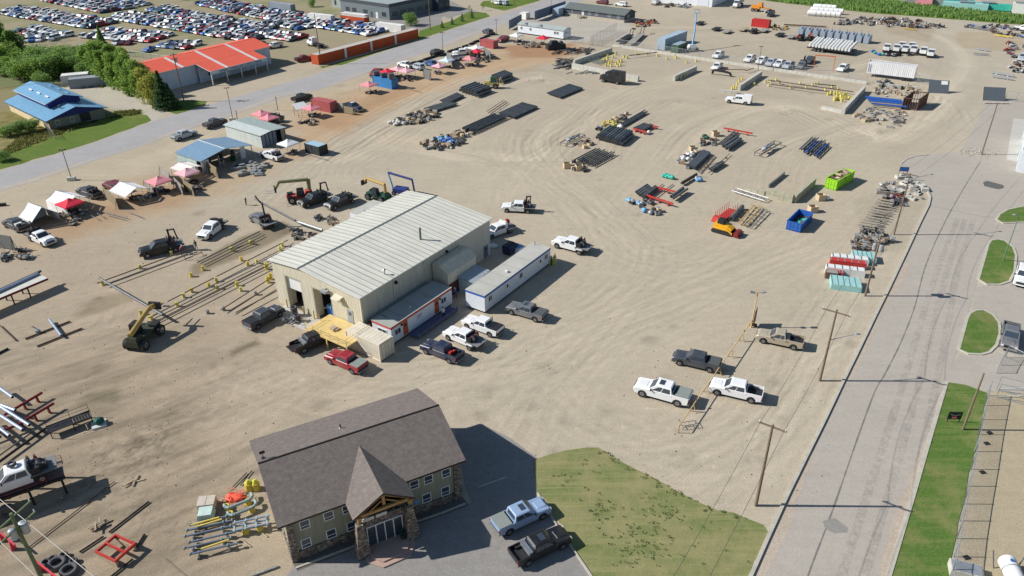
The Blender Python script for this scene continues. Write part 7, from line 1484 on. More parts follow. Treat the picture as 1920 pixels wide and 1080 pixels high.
for a,c,lb in (((206,946),(280,942),''),((150,1037),(194,1008),'dark beam lying left of the red frame'),((205,1000),(280,942),'long dark beam lying above the red frame'),((200,1090),(250,1050),'dark beam lying below the red frame'),((252,1035),(272,1003),'short dark beam standing right of the red frame'),((437,915),(463,888),'thin dark bar nearest the yellow drums, left'),((451,912),(473,884),'thin dark bar nearest the yellow drums, right'),((55,1028),(215,905),'long thin timber edge half buried in the mud')):
    if lb: pipe(a,c,.14,.13 if 'thin' not in lb else .07,rust if 'timber' in lb else black,lb,None,'steel_bar','bar',4,False)
t=thing('stone_pallet','stack of pale paving slabs on a pallet at the office corner','pallet',G(390,951),R(8));b=MB()
for k in (0,1): b.box((-.42+k*.84,0,.55),(.8,1.3,.8),mat('paver',lin((196,184,170)),.8))
b.box((0,0,.08),(1.8,1.4,.15),wood);b.build('slab',t)
t=thing('wrapped_pallet','shiny plastic wrapped pallet beside the paving slabs','pallet',G(388,970),R(10));b=MB();b.box((0,0,.5),(1.6,1.4,.8),mat('plastic_wrap',lin((196,214,206)),.2),top=(.8,.85));b.box((0,0,.06),(1.6,1.4,.12),black);b.build('bundle',t)
t=thing('safety_net','heap of bright orange-red plastic netting','netting',G(440,934),0);b=MB();rn=random.Random(5);nm_=mat('orange_net',lin((236,100,76)),.6,0,.2)
for k in range(60): b.box((rn.gauss(0,.7),rn.gauss(0,.45),rn.uniform(.05,.35)),(.5,.04,.04),nm_,rz=rn.uniform(0,3),ry=rn.uniform(-.4,.4));
b.ball((0,0,.1),.8,nm_,10,5,(1.3,.8,.3),.3);b.build('net',t)
for k,(u,v) in enumerate(((468,918),(481,917))):
    t=thing('yellow_drum',['yellow drum with wrapped top at the roof edge, left one','yellow drum with wrapped top at the roof edge, right one'][k],'drum',G(u,v));b=MB();b.tube((0,0,0),(0,0,.9),.42,yellowp,12,.4);b.build('barrel',t);b=MB();b.tube((0,0,.9),(.05,0,1.35),.34,mat('yellow_wrap',lin((210,206,70)),.5),8,.12);b.build('wrap',t)
gg=mat('grey_green_pipe_skid',lin((150,166,166)),.45,.1,.1)
for k,(u,v,rz) in enumerate(((450,948,.3),(457,962,.3))):
    t=thing('pipe_bend',['curved grey-green pipe bend on yellow blocks, upper one','curved grey-green pipe bend on yellow blocks, lower one'][k],'pipe bend',G(u,v),rz);b=MB();b.path([(-1.4,.1,.5),(-1.3,-.4,.6),(-.9,-.6,.6),(1.0,-.1,.6),(1.3,.3,.6),(1.2,.8,.6)],.16,gg,8);b.build('pipe',t)
    for x in (-1.2,.8): b=MB();b.tube((x,0,0),(x,0,.5),.35,yellowp,10,.28);b.build('block',t)
for k in range(6):
    y_=984+k*11;t=thing('pipe_assembly',['grey-blue flanged pipe assembly, topmost of the row by the office','grey-blue flanged pipe assembly, second from the top','grey-blue flanged pipe assembly, third from the top','grey-blue flanged pipe assembly, fourth from the top','grey-blue flanged pipe assembly, fifth from the top','grey-blue flanged pipe assembly, lowest of the row'][k],'pipe assembly',G(398+random.uniform(-6,6),y_-2),R(17));b=MB();b.tube((-2.1,0,.6),(2.0,0,.6),.1,mat('slate_blue_pipe',lin((122,132,148)),.4,.2),10)
    for x in (-2.1,2.0,1.2): b.tube((x-.05,0,.6),(x+.05,0,.6),.19,gg,10)
    b.build('pipe',t)
    for x in (-1.4,1.3): b=MB();b.box((x,0,.28),(.12,.5,.56),steel);b.build('stand',t)
for k,(a,c) in enumerate((((361,995),(415,980)),((372,998),(418,984)),((380,1040),(433,1022)))): pipe(a,c,.75,.1,mat('pale_yellow',lin((232,206,104)),.5),['pale yellow tube at the top of the pipe assemblies, upper','pale yellow tube at the top of the pipe assemblies, lower','pale yellow beam at the bottom of the pipe assemblies'][k],None,'yellow_tube','tube',8)
t=thing('valve_manifold','grey-blue valve manifold on yellow blocks beside the office wall','manifold',G(474,992),R(15));b=MB()
for y in (-.5,0,.5): b.tube((-1.7,y,.8),(1.7,y,.85),.1,pale,8)
for x in (-1.5,-.5,.5,1.5): b.tube((x,-.7,.8),(x,.7,.8),.12,gg,8);b.tube((x,0,.8),(x,0,1.3),.1,steel,8)
b.build('pipe',t)
for x in (-.6,.7): b=MB();b.tube((x,-.3,0),(x,-.3,.65),.38,yellowp,10,.3);b.build('block',t)
for a,c,lb in (((455,1014),(470,1026),'short pale plank left of the manifold shadow'),((486,996),(502,1008),'short pale plank near the office wall')): pipe(a,c,.08,.07,wood,lb,None,'plank','plank',4,False)
beam((470,1080),(520,1062),.1,.25,.2,greywood,'dark timber kerb at the office corner','timber_kerb','kerb')
for a,c in (((-10,990),(28,1022)),((58,1045),(110,1085))): beam(a,c,1.2,.13,.16,mat('pink_red_beam',lin((206,70,80)),.5),'pinkish red steel truss near the tyre pile' if c[0]>50 else 'pinkish red steel truss end at the bottom left edge','steel_truss','truss',2)
heap('stone_slab','slab','flat grey stone slab in the scatter before the blue shelter','slabs by the blue shelter',sc([(434,318),(470,306),(505,312),(500,330),(450,328)],26),mk_slab,[conc2,greywood]);
for a,c,lb in (((195,400),(240,412),'grey bar bundle lying left of the loose boards, upper'),((200,405),(236,415),'grey bar bundle lying left of the loose boards, lower'),((240,400),(268,411),'grey bar lying right of the loose boards'),((150,396),(186,415),'bar leaning out from the pink-red canopy, left'),((165,392),(196,411),'bar leaning out from the pink-red canopy, right'),((572,290),(616,303),'thin bar on stands beside the black box trailer'),((745,162),(790,175),'long thin bar from the blue container'),((480,292),(520,305),'grey timber laid beside the white pickup')): pipe(a,c,.35,.07,pipegrey,lb,None,'steel_bar','bar',6,False)
for poly,n,w in (([(700,160),(760,156),(780,150),(760,148)],6,'around the blue container'),([(820,140),(900,122),(935,108),(900,112),(850,132)],20,'among the far canopies'),([(620,206),(660,200),(655,196),(630,200)],10,'on the ground behind the board screen'),([(100,400),(180,395),(170,402),(120,408)],8,'under the pink-red canopy'),([(240,372),(290,366),(280,376),(250,378)],8,'under the low white canopy'),([(345,352),(385,348),(380,362),(350,360)],6,'under the pale pink canopy'),([(970,84),(1010,82),(1020,90),(985,92)],14,'under the canopies by the mobile home'),([(540,432),(600,440),(590,452),(550,448)],10,'beside the shop roof'),([(585,406),(640,410),(630,425),(595,420)],8,'left of the white annex'),([(560,228),(600,226),(595,236),(565,236)],8,'below the pink canopy by the tilted roof'),([(0,472),(50,470),(55,484),(5,490)],8,'by the dark screen at the left edge'),([(130,410),(148,412),(146,424),(126,420)],4,'beside the steep white tent')):
    heap('workshop_clutter','clutter','piece of workshop clutter '+w,'clutter '+w,sc(poly,n),mk_junk,[dark,wood,pipegrey,cardb])
def lie(n,box_,cols,w):
    for i in range(n):
        u,v=random.uniform(*box_[0]),random.uniform(*box_[1]);o=MB();L_=random.uniform(2,6);o.box((0,0,.15+.1*(i % 3)),(L_,random.uniform(.15,.4),.15),random.choice(cols));tag(o.build('steel_bar',None,loc=G(u,v),rz=R(random.choice([55,50,60,-35,40]))),'steel bar in the loose heap '+w,'bar','bars '+w)
lie(40,((1040,1120),(92,102)),[rust,black,pipegrey],'below the mobile home');lie(30,((1043,1075),(112,128)),[black,pipegrey],'outside the left bay wall');lie(12,((1065,1120),(134,138)),[pipegrey,steel],'in front of the near bay wall')
for k in range(16): 
    u,v=1522+(k % 6)*9+(k//6)*5,30-(k//6)*6+(k % 6)*.6;t=thing('white_tank','white horizontal storage tank in the cluster near the green strip','tank',G(u,v),R(-30),'white tanks in the far yard');b=MB();b.tube((-1.4,0,1.2),(1.4,0,1.2),1.0,white,12);b.ball((-1.4,0,1.2),1.0,white,10,6,(.4,1,1));b.ball((1.4,0,1.2),1.0,white,10,6,(.4,1,1));b.build('vessel',t);b=MB();b.box((0,0,.2),(2.4,1.2,.3),steel);b.build('saddle',t)
gd_=mat('pale_grey_unit',lin((148,160,176)),.4,.1)
for k in range(10):
    u,v=1503+k*13.6,66+k*1.6;t=thing('shelter_unit',['pale grey hooded unit, '+o_+' from the left of the far row' for o_ in ('first','second','third','fourth','fifth','sixth','seventh','eighth','ninth','tenth')][k],'hooded unit',G(u,v),R(52),'hooded units in the far row')
    b=MB();b.side([(-1.9,.1),(1.9,.1),(1.9,1.6),(1.5,2.4),(.8,2.8),(-1.9,2.3)],-.85,.85,gd_);b.build('hood',t);b=MB();b.box((1.95,0,1.),(.1,1.3,1.4),trimb);b.build('opening',t);b=MB();b.box((-.3,0,2.6),(2.6,.35,.4),steel);b.tube((1.2,.4,2.5),(1.2,.4,3.6),.1,steel,6);b.build('pipework',t)
for k,(u,v) in enumerate(((1662,96),(1680,97),(1696,98),(1712,99),(1730,102),(1744,106),(1690,92),(1708,93))):
    t=thing('white_cab_unit','white hooded truck cab unit parked in the far cluster','truck cab',G(u,v),R(-120),'white cab units in the far cluster');b=MB();b.box((.4,0,1.6),(2.2,2.2,1.5),white,top=(.8,.85));b.box((2.0,0,1.2),(1.4,1.8,.8),white,top=(.9,.85));b.build('cab',t);b=MB();b.box((1.35,0,2.0),(.1,1.7,.6),glass,ry=R(-20));b.build('windshield',t);b=MB();b.box((0,0,.5),(4.8,1.9,.8),black);b.build('chassis',t)
heap('machine_part','machine part','black engine or frame part in the far white cab cluster','black parts in the cab cluster',sc([(1650,98),(1700,96),(1720,106),(1660,106)],16),mk_junk,[black,trimb]);heap('wrapped_bundle','bundle','blue or green wrapped bundle left of the white cabs','wrapped bundles by the cabs',[(1637,98),(1640,101),(1648,104),(1655,104)],mk_sack,[bluep,teal])
FJ=[(1560,42),(1625,34),(1680,36),(1760,44),(1780,56),(1700,52),(1620,50),(1560,48)]
heap('scrap_piece','scrap','scrap machine part in the long junk line below the green strip','far junk line',sc(FJ,70),mk_junk,[rust,steel,pipegrey,conc2,black]);heap('storage_tank','tank','upright steel drum in the long junk line','drums in the far junk line',sc(FJ,22),mk_drum,[steel,white,rust,pipegrey])
heap('scrap_piece','scrap','rusty scrap heap piece at the far right corner','far right corner scrap',sc([(1800,50),(1880,48),(1920,60),(1920,74),(1850,64)],26),mk_junk,[rust,rust,pipegrey,bluep]);heap('scrap_piece','scrap','junk piece along the right edge of the far yard','right edge junk',sc([(1880,80),(1925,84),(1925,150),(1900,140)],26),mk_junk,[pipegrey,dkred,steel,white])
for a,c,m,lb in (((1695,53),(1718,55),tanyel,'yellow beam in the far junk line'),((1865,65),(1898,69),yellowp,'bright yellow beam at the far right corner'),((1808,48),(1855,56),pipegrey,'long grey pipe bundle near the green strip, lower'),((1815,44),(1860,51),steel,'long pale pipe bundle near the green strip, upper'),((1828,90),(1855,94),steel,'pale steel beam lying in the right far yard, upper'),((1825,100),(1855,102),steel,'pale steel beam lying in the right far yard, lower'),((1858,134),(1902,142),steel,'pale steel ladder rail in the right far yard, upper'),((1860,142),(1900,148),steel,'pale steel ladder rail in the right far yard, lower'),((1470,46),(1550,50),rust,'long brown beam above the hooded units')): beam(a,c,.5,.4,.4,m,lb,'steel_beam','beam',2)
heap('machine_part','machine part','orange or red machine part beside the bungalow','machines by the bungalow',sc([(1190,42),(1230,38),(1232,46),(1195,52)],16),mk_junk,[orangep,redp,trimb,tanyel]);heap('machine_part','machine part','machine or crate along the top edge left of the white hall','machines left of the hall',sc([(1245,8),(1300,10),(1298,16),(1250,14)],18),mk_junk,[white,pipegrey,rust,steel])
heap('scrap_piece','scrap','stored yellow or brown gear beside the red far container','gear by the red container',sc([(1448,50),(1475,48),(1472,58),(1448,57)],8),mk_junk,[tanyel,rust,yellowp])
for k in range(6): 
    t=thing('storage_rack',['turquoise covered rack beyond the green strip, left','long pale turquoise rack beyond the green strip','green rack beyond the green strip, right','dark crate row beyond the green strip','pink roofed box beyond the green strip','white cabin beyond the green strip'][k],'rack' if k<4 else 'cabin',G((1795,1808,1850,1748,1732,1912)[k],(12,17,18,8,8,24)[k]),R(-30));b=MB();b.box((0,0,1.3),((11,16,16,20,6,6)[k],4,(2.6,2.2,2.0,2.4,3.4,4.5)[k]),[teal,tq,teal,conc2,pinkc,white][k]);b.build('body',t);b=MB();b.box((0,0,2.9 if k<4 else 3.9),(5,3,.2),steel);b.build('top',t)
t=thing('gate_frame','thin orange steel gate frame standing by the low wall','gate frame',G(1524,132),R(-23));b=MB();Lg_=(G(1558,138)-G(1524,132)).length
for x in (0,Lg_): b.box((x,0,2.2),(.16,.16,4.4),orangep)
b.box((Lg_/2,0,4.4),(Lg_+.16,.161,.25),orangep);b.build('frame',t)
for k,(u,v) in enumerate(((812,108),(832,104) ,(845,97),(858,93),(872,88),(885,83),(893,79),(905,73),(913,69),(923,65),(800,112),(787,117),(773,120))):
    o=MB();o.box((0,0,.3),(3.0,.6,.6),dark);tag(o.build('road_barrier',None,loc=G(u,v),rz=R(56)),'low black block barrier in the line between main road and booths','barrier','black barriers along the main road')
for k,(u,v,lb) in enumerate(((4,386,'black block at the left edge beside the main road'),(2,560,'x'))):
    if lb!='x': o=MB();o.box((0,0,.25),(1.4,.5,.5),dark);tag(o.build('concrete_block',None,loc=G(u,v),rz=.2),lb,'block')
# ---- people
def person(u,v,h,shirt,trousers,label,rz=0,bend=0.,pose='stand'):
    t=thing('person',label,'person',G(u,v),rz)
    sk=bpy.data.meshes.new('body');J={'pel': (0,0,.95),'che': (.02+bend*.3,0,1.35-bend*.1),'nec': (.03+bend*.42,0,1.5-bend*.14),'hea': (.05+bend*.5,0,1.68-bend*.18),
      'hl': (0,.1,.9),'kl': (.06,.12,.5),'al': (0,.13,.08),'fl': (.16,.13,.04),'hr': (0,-.1,.9),'kr': (-.02,-.12,.5),'ar': (-.1,-.13,.08),'fr': (.06,-.13,.04),
      'sl': (.02+bend*.35,.19,1.42-bend*.1),'el': (.06+bend*.4,.25,1.13),'wl': (.24+bend*.3,.22,.95),'sr': (.02+bend*.35,-.19,1.42-bend*.1),'er': (.04+bend*.4,-.25,1.13),'wr': (.2+bend*.3,-.22,.93),'il': (.3+bend*.3,.21,.88),'ir': (.26+bend*.3,-.21,.86)}
    E_=[('pel','che'),('che','nec'),('nec','hea'),('pel','hl'),('hl','kl'),('kl','al'),('al','fl'),('pel','hr'),('hr','kr'),('kr','ar'),('ar','fr'),('che','sl'),('sl','el'),('el','wl'),('che','sr'),('sr','er'),('er','wr'),('wl','il'),('wr','ir')]
    ks=list(J);rad=dict(pel=.15,che=.17,nec=.065,hea=.105,hl=.1,kl=.065,al=.045,fl=.04,hr=.1,kr=.065,ar=.045,fr=.04,sl=.075,el=.05,wl=.035,sr=.075,er=.05,wr=.035,il=.03,ir=.03)
    sk.from_pydata([J[k] for k in ks],[(ks.index(a),ks.index(c)) for a,c in E_],[]);o=link('body',sk,t)
    m=o.modifiers.new('skin','SKIN');sv=sk.skin_vertices[0].data
    for i,k in enumerate(ks): sv[i].radius=(rad[k],)*2;sv[i].use_root=(k=='pel')
    s_=o.modifiers.new('sub','SUBSURF');s_.levels=1;s_.render_levels=1
    dg=bpy.context.evaluated_depsgraph_get();me=bpy.data.meshes.new_from_object(o.evaluated_get(dg));o.modifiers.clear();o.data=me
    me.materials.clear();skin=mat('skin',lin((190,140,112)),.6);[me.materials.append(x) for x in (shirt,trousers,skin)]
    for p in me.polygons:
        c=p.center;p.material_index=1 if c.z<.93 and abs(c.y)<.2 else 2 if (c.z>1.52-bend*.15 or (c.z<1.0 and abs(c.y)>.19)) else 0;p.use_smooth=True
    b=MB();hh=J['hea'];b.ball((hh[0]-.01,0,hh[2]+.06),.12,[yellowp,black,white][len(label) % 3],10,6,(1.1,1,.8));b.build('hat',t);t.scale=(h/1.78,)*3;return t
person(462,377+8,1.75,mat('grey_shirt',(.12,.12,.13),.8),black,'person in dark clothes standing at the pipe end holding a tool',0)
person(369,468,1.75,dkgreen,mat('dark_trousers',(.03,.035,.05),.8),'person in green top standing by the trestle near the crane truck',2.4,.2)
person(340,478,1.75,dkred,MATS['dark_trousers'],'person in dark red top bending beside the crane truck',1.0,.8)
person(832,596,1.75,white,MATS['dark_trousers'],'person in white top on the ground by the blue-grey walkway',2.0,.1)
person(854,560,1.8,bluep,MATS['dark_trousers'],'person in blue standing at the far end of the orange trimmed trailer',2.0)
person(1028+12,494,1.7,yellowp,dkgreen,'person in yellow vest by the far end of the white trailer',1.0)
t=thing('gas_bottles','group of yellow-green gas bottles at the end of the white trailer','gas bottles',G(1036,497),0);b=MB()
for k in range(6): b.tube((-.5+.3*(k % 4),.3*(k//4),0),(-.5+.3*(k % 4),.3*(k//4),1.4),.13,[lm,dkgreen,yellowp][k % 3],8);b.ball((-.5+.3*(k % 4),.3*(k//4),1.4),.13,steel,8,4)
b.build('bottle',t)
t=thing('dumpster','dark blue steel dumpster between the workshop and the white trailer','dumpster',G(957,474),R(55));b=MB();b.box((0,0,.8),(2.2,1.5,1.3),mat('navy_bin',lin((44,50,78)),.6),top=(1,1.15));b.build('body',t);b=MB();b.box((0,.4,1.5),(2.2,.9,.06),black,ry=0);b.build('lid',t)
t=thing('wrapped_item','white and blue wrapped item behind the white trailer','wrapped item',G(973,472),R(50));b=MB();b.box((0,0,.5),(2.0,1.4,.8),white,top=(.8,.8));b.box((0,0,.95),(1.4,.9,.15),ltblue);b.build('cover',t)
t=thing('plastic_sheet','crumpled white sheet on the ground near the workshop side door','sheet',G(925,462),0);b=MB();b.ball((0,0,.15),.7,white,9,5,(1.2,1,.35),.4);b.build('sheet',t)
t=thing('debris_heap','heap of grey scrap and cable beside the stacked tyres','scrap heap',G(545,603),0);b=MB();rn=random.Random(8)
for k in range(40): b.box((rn.gauss(0,.6),rn.gauss(0,.4),rn.uniform(.05,.7)),(rn.uniform(.2,.6),.12,.1),rn.choice([steel,conc2,pipegrey]),rz=rn.uniform(0,3),ry=rn.uniform(-.6,.6))
b.build('scrap',t)
t=thing('traffic_cone','small red cone beside the stacked tyres','cone',G(562,597));b=MB();b.tube((0,0,0),(0,0,.7),.2,redp,10,.05);b.box((0,0,.03),(.45,.45,.05),redp);b.build('cone',t)
t=thing('steel_trestle','thin steel trestle rack beside the black crane truck','trestle',G(362,484),R(40));b=MB();b.path([(-1.2,0,0),(-1.2,0,1.6)],.05,rust,5);b.path([(-1.2,0,.3),(1.6,0,.5)],.05,rust,5);b.path([(1.6,-.5,0),(1.6,.5,.6)],.05,rust,5);b.tube((-1.0,0,1.2),(1.6,0,.5),.04,rust,5);b.build('frame',t)
# ================================================================ poles, wires, fences, signs
polew=mat('pole_wood',lin((122,106,90)),.9,0,.2,3)
def pole(base,h,label,arm=None,lampd=None,trans=0,r=.17,m=None,name='utility_pole',cat='utility pole',armang=0,ins=3):
    m=m or polew;g=G(*base) if not isinstance(base,Vector) else base;t=thing(name,label,cat,g)
    b=MB();b.tube((0,0,0),(0,0,h),r,m,10,r*.65);b.build('post',t)
    ca,sa_=math.cos(armang),math.sin(armang)
    if arm:
        for z in arm[1:]:
            b=MB();b.box((0,0,h-z),(arm[0],.12,.14),m,rz=armang);c=b.build('crossarm',t)
            for k in range(ins):
                q=(k/(ins-1)-.5)*(arm[0]-.2) if ins>1 else 0;i=MB();i.tube((q*ca,q*sa_,h-z+.07),(q*ca,q*sa_,h-z+.32),.06,white,8,.04);i.build('insulator',c)
    if lampd:
        dx,dy,z=lampd;b=MB();b.tube((0,0,h-z),(dx,dy,h-z+.5),.045,steel,6);l_=b.build('lamp_arm',t)
        b=MB();b.ball((dx*1.12,dy*1.12,h-z+.5),.28,steel,8,5,(1.4 if abs(dx)>abs(dy) else .6,.6 if abs(dx)>abs(dy) else 1.4,.4));b.build('lamp_head',l_)
    for k in range(trans):
        a_=armang+math.pi*k*.9;x,y=math.cos(a_)*.45,math.sin(a_)*.45;b=MB();b.tube((x,y,h-2.4),(x,y,h-1.5),.3,steel,12);b.ball((x,y,h-1.5),.3,steel,10,5,(1,1,.35));b.build('transformer',t)
    return t,g
RA=R(-35)
p1=pole((1417,948),10.4,'wooden power pole at the lawn corner nearest the viewer',(2.6,.3),armang=RA,r=.17)
p2=pole((1537,714),10.2,'wooden power pole with street lamp arm beside the beige pickup',(3.2,.35),(3.0,.4,4.2),armang=RA,r=.16)
p3=pole((1622,555),9.8,'wooden power pole with two transformers beside the turquoise scrap',(2.8,.3),None,2,armang=RA,r=.16)
p4=pole((1676,440),11.0,'tall wooden power pole leaning over the grey timber pile',(2.6,.3),(3.6,1.0,1.2),armang=RA,r=.14)
p5=pole((1840,290),11,'thin wooden power pole standing in the stony patch',(5.0,.1),armang=R(-5),ins=4,r=.15)
pole((1805,806),7.8,'plain wooden post rising from the right grass strip',r=.14);pole((1880,490),7.6,'green steel lamp post on the upper grass island',None,(-.6,0,.1),m=mat('green_post',lin((96,132,100)),.6),name='lamp_post',cat='lamp post',r=.09)
bb_=G(20,963,11.2);bb_.z=0;bang=ang(G(0,1010,10.8),G(50,965,10.8))
bl=pole(bb_,11.2,'green-brown power pole with three transformers at the lower left corner',(3.6,.4,1.6),None,3,armang=bang,r=.2,m=mat('green_pole_wood',lin((104,116,84)),.9,0,.2))
pole((345,190),12.5,'tall dark power pole beside the spruce near the red roofed shop',(2.2,.4,1.4),None,1,armang=R(56));pole((602,120),14.8,'tall wooden power pole at the near end of the orange containers');pole((807,55),13,'tall power pole beside the small spruces',r=.16);pole((965,12),12,'thin power pole by the white car at the top edge',r=.13);pole((1033,30),9,'thin dark pole in front of the board fence',r=.1)
def lamppost(base,h,label,block=True,heads=1,col=pipegrey,cat='lamp post'):
    g=G(*base);t=thing('lamp_post',label,cat,g);b=MB();b.tube((0,0,0),(0,0,h),.09,col,8,.07);b.build('post',t)
    b=MB();b.box((0,0,h),(1.1,.12,.12),col,rz=R(20));b.box((-.45,-.1,h),(.4,.35,.12),dark,rz=R(20));b.box((.45,.1,h),(.4,.35,.12),dark,rz=R(20));b.build('lamp_head',t)
    if block: b=MB();b.box((0,0,.35),(1.5,.9,.7),conc,rz=.2);b.build('base_block',t)
    return t
lamppost((135,338),6.4,'lamp post on a concrete block beside the main road at left');lamppost((437,226),8.0,'lamp post beside the dark pickup and the grey shed');lamppost((831,102),6.8,'lamp post beside the black boxy car',False);lamppost((1421,133),7.0,'lamp post at the end of the block wall by the parked row',False);lamppost((931,66),5.2,'lamp post beside the bright red pickup',False)
for k,(u,v,h) in enumerate(((521,207,3.4),(446,227,2.4))): b=MB();b.tube((0,0,0),(0,0,h),.08,rust,6);b.box((0,0,h),(.3,.3,.15),orangep);tag(b.build('marker_post',None,loc=G(u,v)),['rusty marker post behind the pink canopy pair','rusty marker post beside the grey shed lamp post'][k],'post')
yo=mat('rail_yellow',lin((214,178,120)),.6,0,.08)
A_,B_=G(1272,812),G(1409,612);t=thing('parking_rail','long yellow parking rail between the four pickups','rail',A_,ang(A_,B_));L_=(B_-A_).length;b=MB();b.tube((0,0,1.15),(L_,0,1.15),.06,yo,6);b.build('rail',t)
for k in range(7): x=L_*k/6;b=MB();b.tube((x,-.35 if k else 0,0),(x,0,1.15),.05,yo,6);b.tube((x,.35 if k else 0,0),(x,0,1.15),.05,yo,6);b.build('support',t)
for k in (1,3,5): b=MB();b.box((L_*k/6+.8,0,1.2),(.25,.16,.2),pipegrey);b.build('outlet_box',t)
t=thing('floodlight_mast','yellow floodlight mast with two lamps at the end of the parking rail','floodlight',G(1408,614),0);b=MB();b.tube((0,0,0),(.1,0,5.4),.1,yo,8,.07);b.build('mast',t);b=MB();b.box((.1,0,5.5),(1.5,.1,.1),yo);b.build('crossbar',t)
for s in (-.75,.75): b=MB();b.box((.1+s,0,5.6),(.65,.5,.12),conc2,ry=.2 if s<0 else-.2);b.build('lamp_head',t)
t=thing('black_board','tall thin black board standing beside the floodlight mast','board',G(1413,612),R(62));b=MB();b.box((0,0,1.6),(1.6,.06,2.2),black);b.build('board',t);b=MB();b.box((0,0,.25),(.08,.8,.5),black);b.build('foot',t)
t=thing('small_trolley','low thin steel hand cart at the near end of the rail','cart',G(1292,800),R(10));b=MB()
for p,q in (((-.9,-.4,.4),(.9,-.4,.4)),((-.9,.4,.4),(.9,.4,.4)),((-.9,-.4,.4),(-.9,.4,.4)),((.9,-.4,.4),(.9,.4,.4)),((-.9,-.4,.4),(-.9,-.4,0)),((.9,-.4,.4),(.9,-.4,0)),((.9,.4,.4),(.9,.4,0)),((-.9,.4,.4),(-.9,.4,0)),((0,-.4,.4),(0,.4,.4)),((-.9,.4,.4),(-1.2,.4,1.0))): b.tube(p,q,.035,pipegrey,5)
b.build('frame',t)
wm_=mat('wire',(.08,.08,.08),.5,0,0);wl=mat('pale_wire',(.5,.48,.42),.5,0,0)
def wire(a,c,sag,m,label,r=.018,group='power lines'):
    P=[];n=14
    for k in range(n+1): f=k/n;p=a.lerp(c,f);P.append((p.x,p.y,p.z-sag*4*f*(1-f)))
    b=MB();b.path(P,r,m,4);return tag(b.build('power_line',None),label,'power line',group)
def tp(g,z,off): return g+Vector((math.cos(RA)*off,math.sin(RA)*off,z))
for off in (-1.1,1.1):
    nm='left' if off<0 else 'right'
    wire(p1[1]+Vector((-14,-21,0))+tp(Vector((0,0,0)),10.4,off),tp(p1[1],10.3,off),.5,wm_,'power line from the viewer to the lawn corner pole, '+nm+' wire');wire(tp(p1[1],10.3,off),tp(p2[1],10.1,off),.7,wm_,'power line over the yard edge between the two nearest poles, '+nm+' wire')
    wire(tp(p2[1],10.1,off),tp(p3[1],9.7,off),.6,wm_,'power line between the lamp arm pole and the transformer pole, '+nm+' wire');wire(tp(p3[1],9.7,off),tp(p4[1],10.9,off),.6,wm_,'power line between the transformer pole and the timber pile pole, '+nm+' wire')
    wire(tp(p4[1],10.9,off),tp(p5[1],10.8,off),.8,wm_,'power line between the timber pile pole and the stony patch pole, '+nm+' wire')
bg0=bl[1]
wire(G(-60,885,10.6),G(200,1100,10),.2,wl,'pale power line crossing the lower left corner to the right',.03)
wire(G(-30,985,10.6),G(100,1110,9.8),.2,wl,'second pale power line at the lower left corner',.03);
q1=G(345,190);q0=G(-30,262);q2=G(602,120);q3=G(807,55)
wire(Vector((q0.x,q0.y,11)),Vector((q1.x,q1.y,12)),1.0,wm_,'power line over the blue roofed house',.025);wire(Vector((q1.x,q1.y,12)),Vector((q2.x,q2.y,14)),1.2,wm_,'power line over the red roofed shop',.03);wire(Vector((q2.x,q2.y,14)),Vector((q3.x,q3.y,12.5)),1.2,wm_,'power line over the orange containers',.025)
def mesh_mat():
    m=bpy.data.materials.new('chain_link');m.use_nodes=True;n=m.node_tree;L=n.links;b=n.nodes['Principled BSDF'];b.inputs['Base Color'].default_value=(.42,.44,.46,1);b.inputs['Metallic'].default_value=.5;b.inputs['Roughness'].default_value=.5
    tc=n.nodes.new('ShaderNodeTexCoord');sx=n.nodes.new('ShaderNodeSeparateXYZ');L.new(tc.outputs['Object'],sx.inputs[0]);fr=[]
    for sg in (1,-1):
        a=n.nodes.new('ShaderNodeMath');a.operation='MULTIPLY_ADD';a.inputs[1].default_value=sg;L.new(sx.outputs[2],a.inputs[0]);L.new(sx.outputs[0],a.inputs[2])
        q=n.nodes.new('ShaderNodeMath');q.operation='PINGPONG';q.inputs[1].default_value=.06;L.new(a.outputs[0],q.inputs[0]);c=n.nodes.new('ShaderNodeMath');c.operation='LESS_THAN';c.inputs[1].default_value=.006;L.new(q.outputs[0],c.inputs[0]);fr.append(c)
    mx=n.nodes.new('ShaderNodeMath');mx.operation='MAXIMUM';L.new(fr[0].outputs[0],mx.inputs[0]);L.new(fr[1].outputs[0],mx.inputs[1]);L.new(mx.outputs[0],b.inputs['Alpha']);return m
clm=mesh_mat()
def fence(pts,h,label,every=3.0,world=False,rail=True):
    P=pts if world else GP(pts);t=thing('chain_link_fence',label,'fence',P[0])
    o0=P[0]
    for a,c in zip(P[:-1],P[1:]):
        L_=(c-a).length;rz=ang(a,c);rel=a-o0;n=max(1,round(L_/every))
        b=MB();b.fix=False;b.quad([(0,0,.05),(L_,0,.05),(L_,0,h),(0,0,h)],clm);b.build('mesh_panel',t,loc=rel,rz=rz)
        if rail: b=MB();b.tube((0,0,h),(L_,0,h),.035,steel,6);b.build('top_rail',t,loc=rel,rz=rz)
        for k in range(n+1):
            link('post',cached(('fpost',h),'post',lambda b: b.tube((0,0,0),(0,0,h+.1),.045,steel,6)),t,rel+(c-a)*(k/n))
    return t
fence([(1772,1140),(1782,1080),(1793,1010),(1806,945),(1820,880),(1833,815),(1846,760),(1850,742)],2.1,'long mesh fence along the right grass strip',3.2);fence([(1868,700),(1885,600+70),(1921,688)],1.8,'short mesh fence beside the grey pickup at the right')
fence([(1060,78),(1110,86),(1148,90)],2.4,'mesh fence right of the mobile home',4);fence([(1106,86),(1155,60)],3.0,'tall mesh screen running back from the mobile home',3);fence([(1150,84),(1235,97),(1420,126),(1625,156)],2.0,'mesh fence above the low pale concrete wall',5)
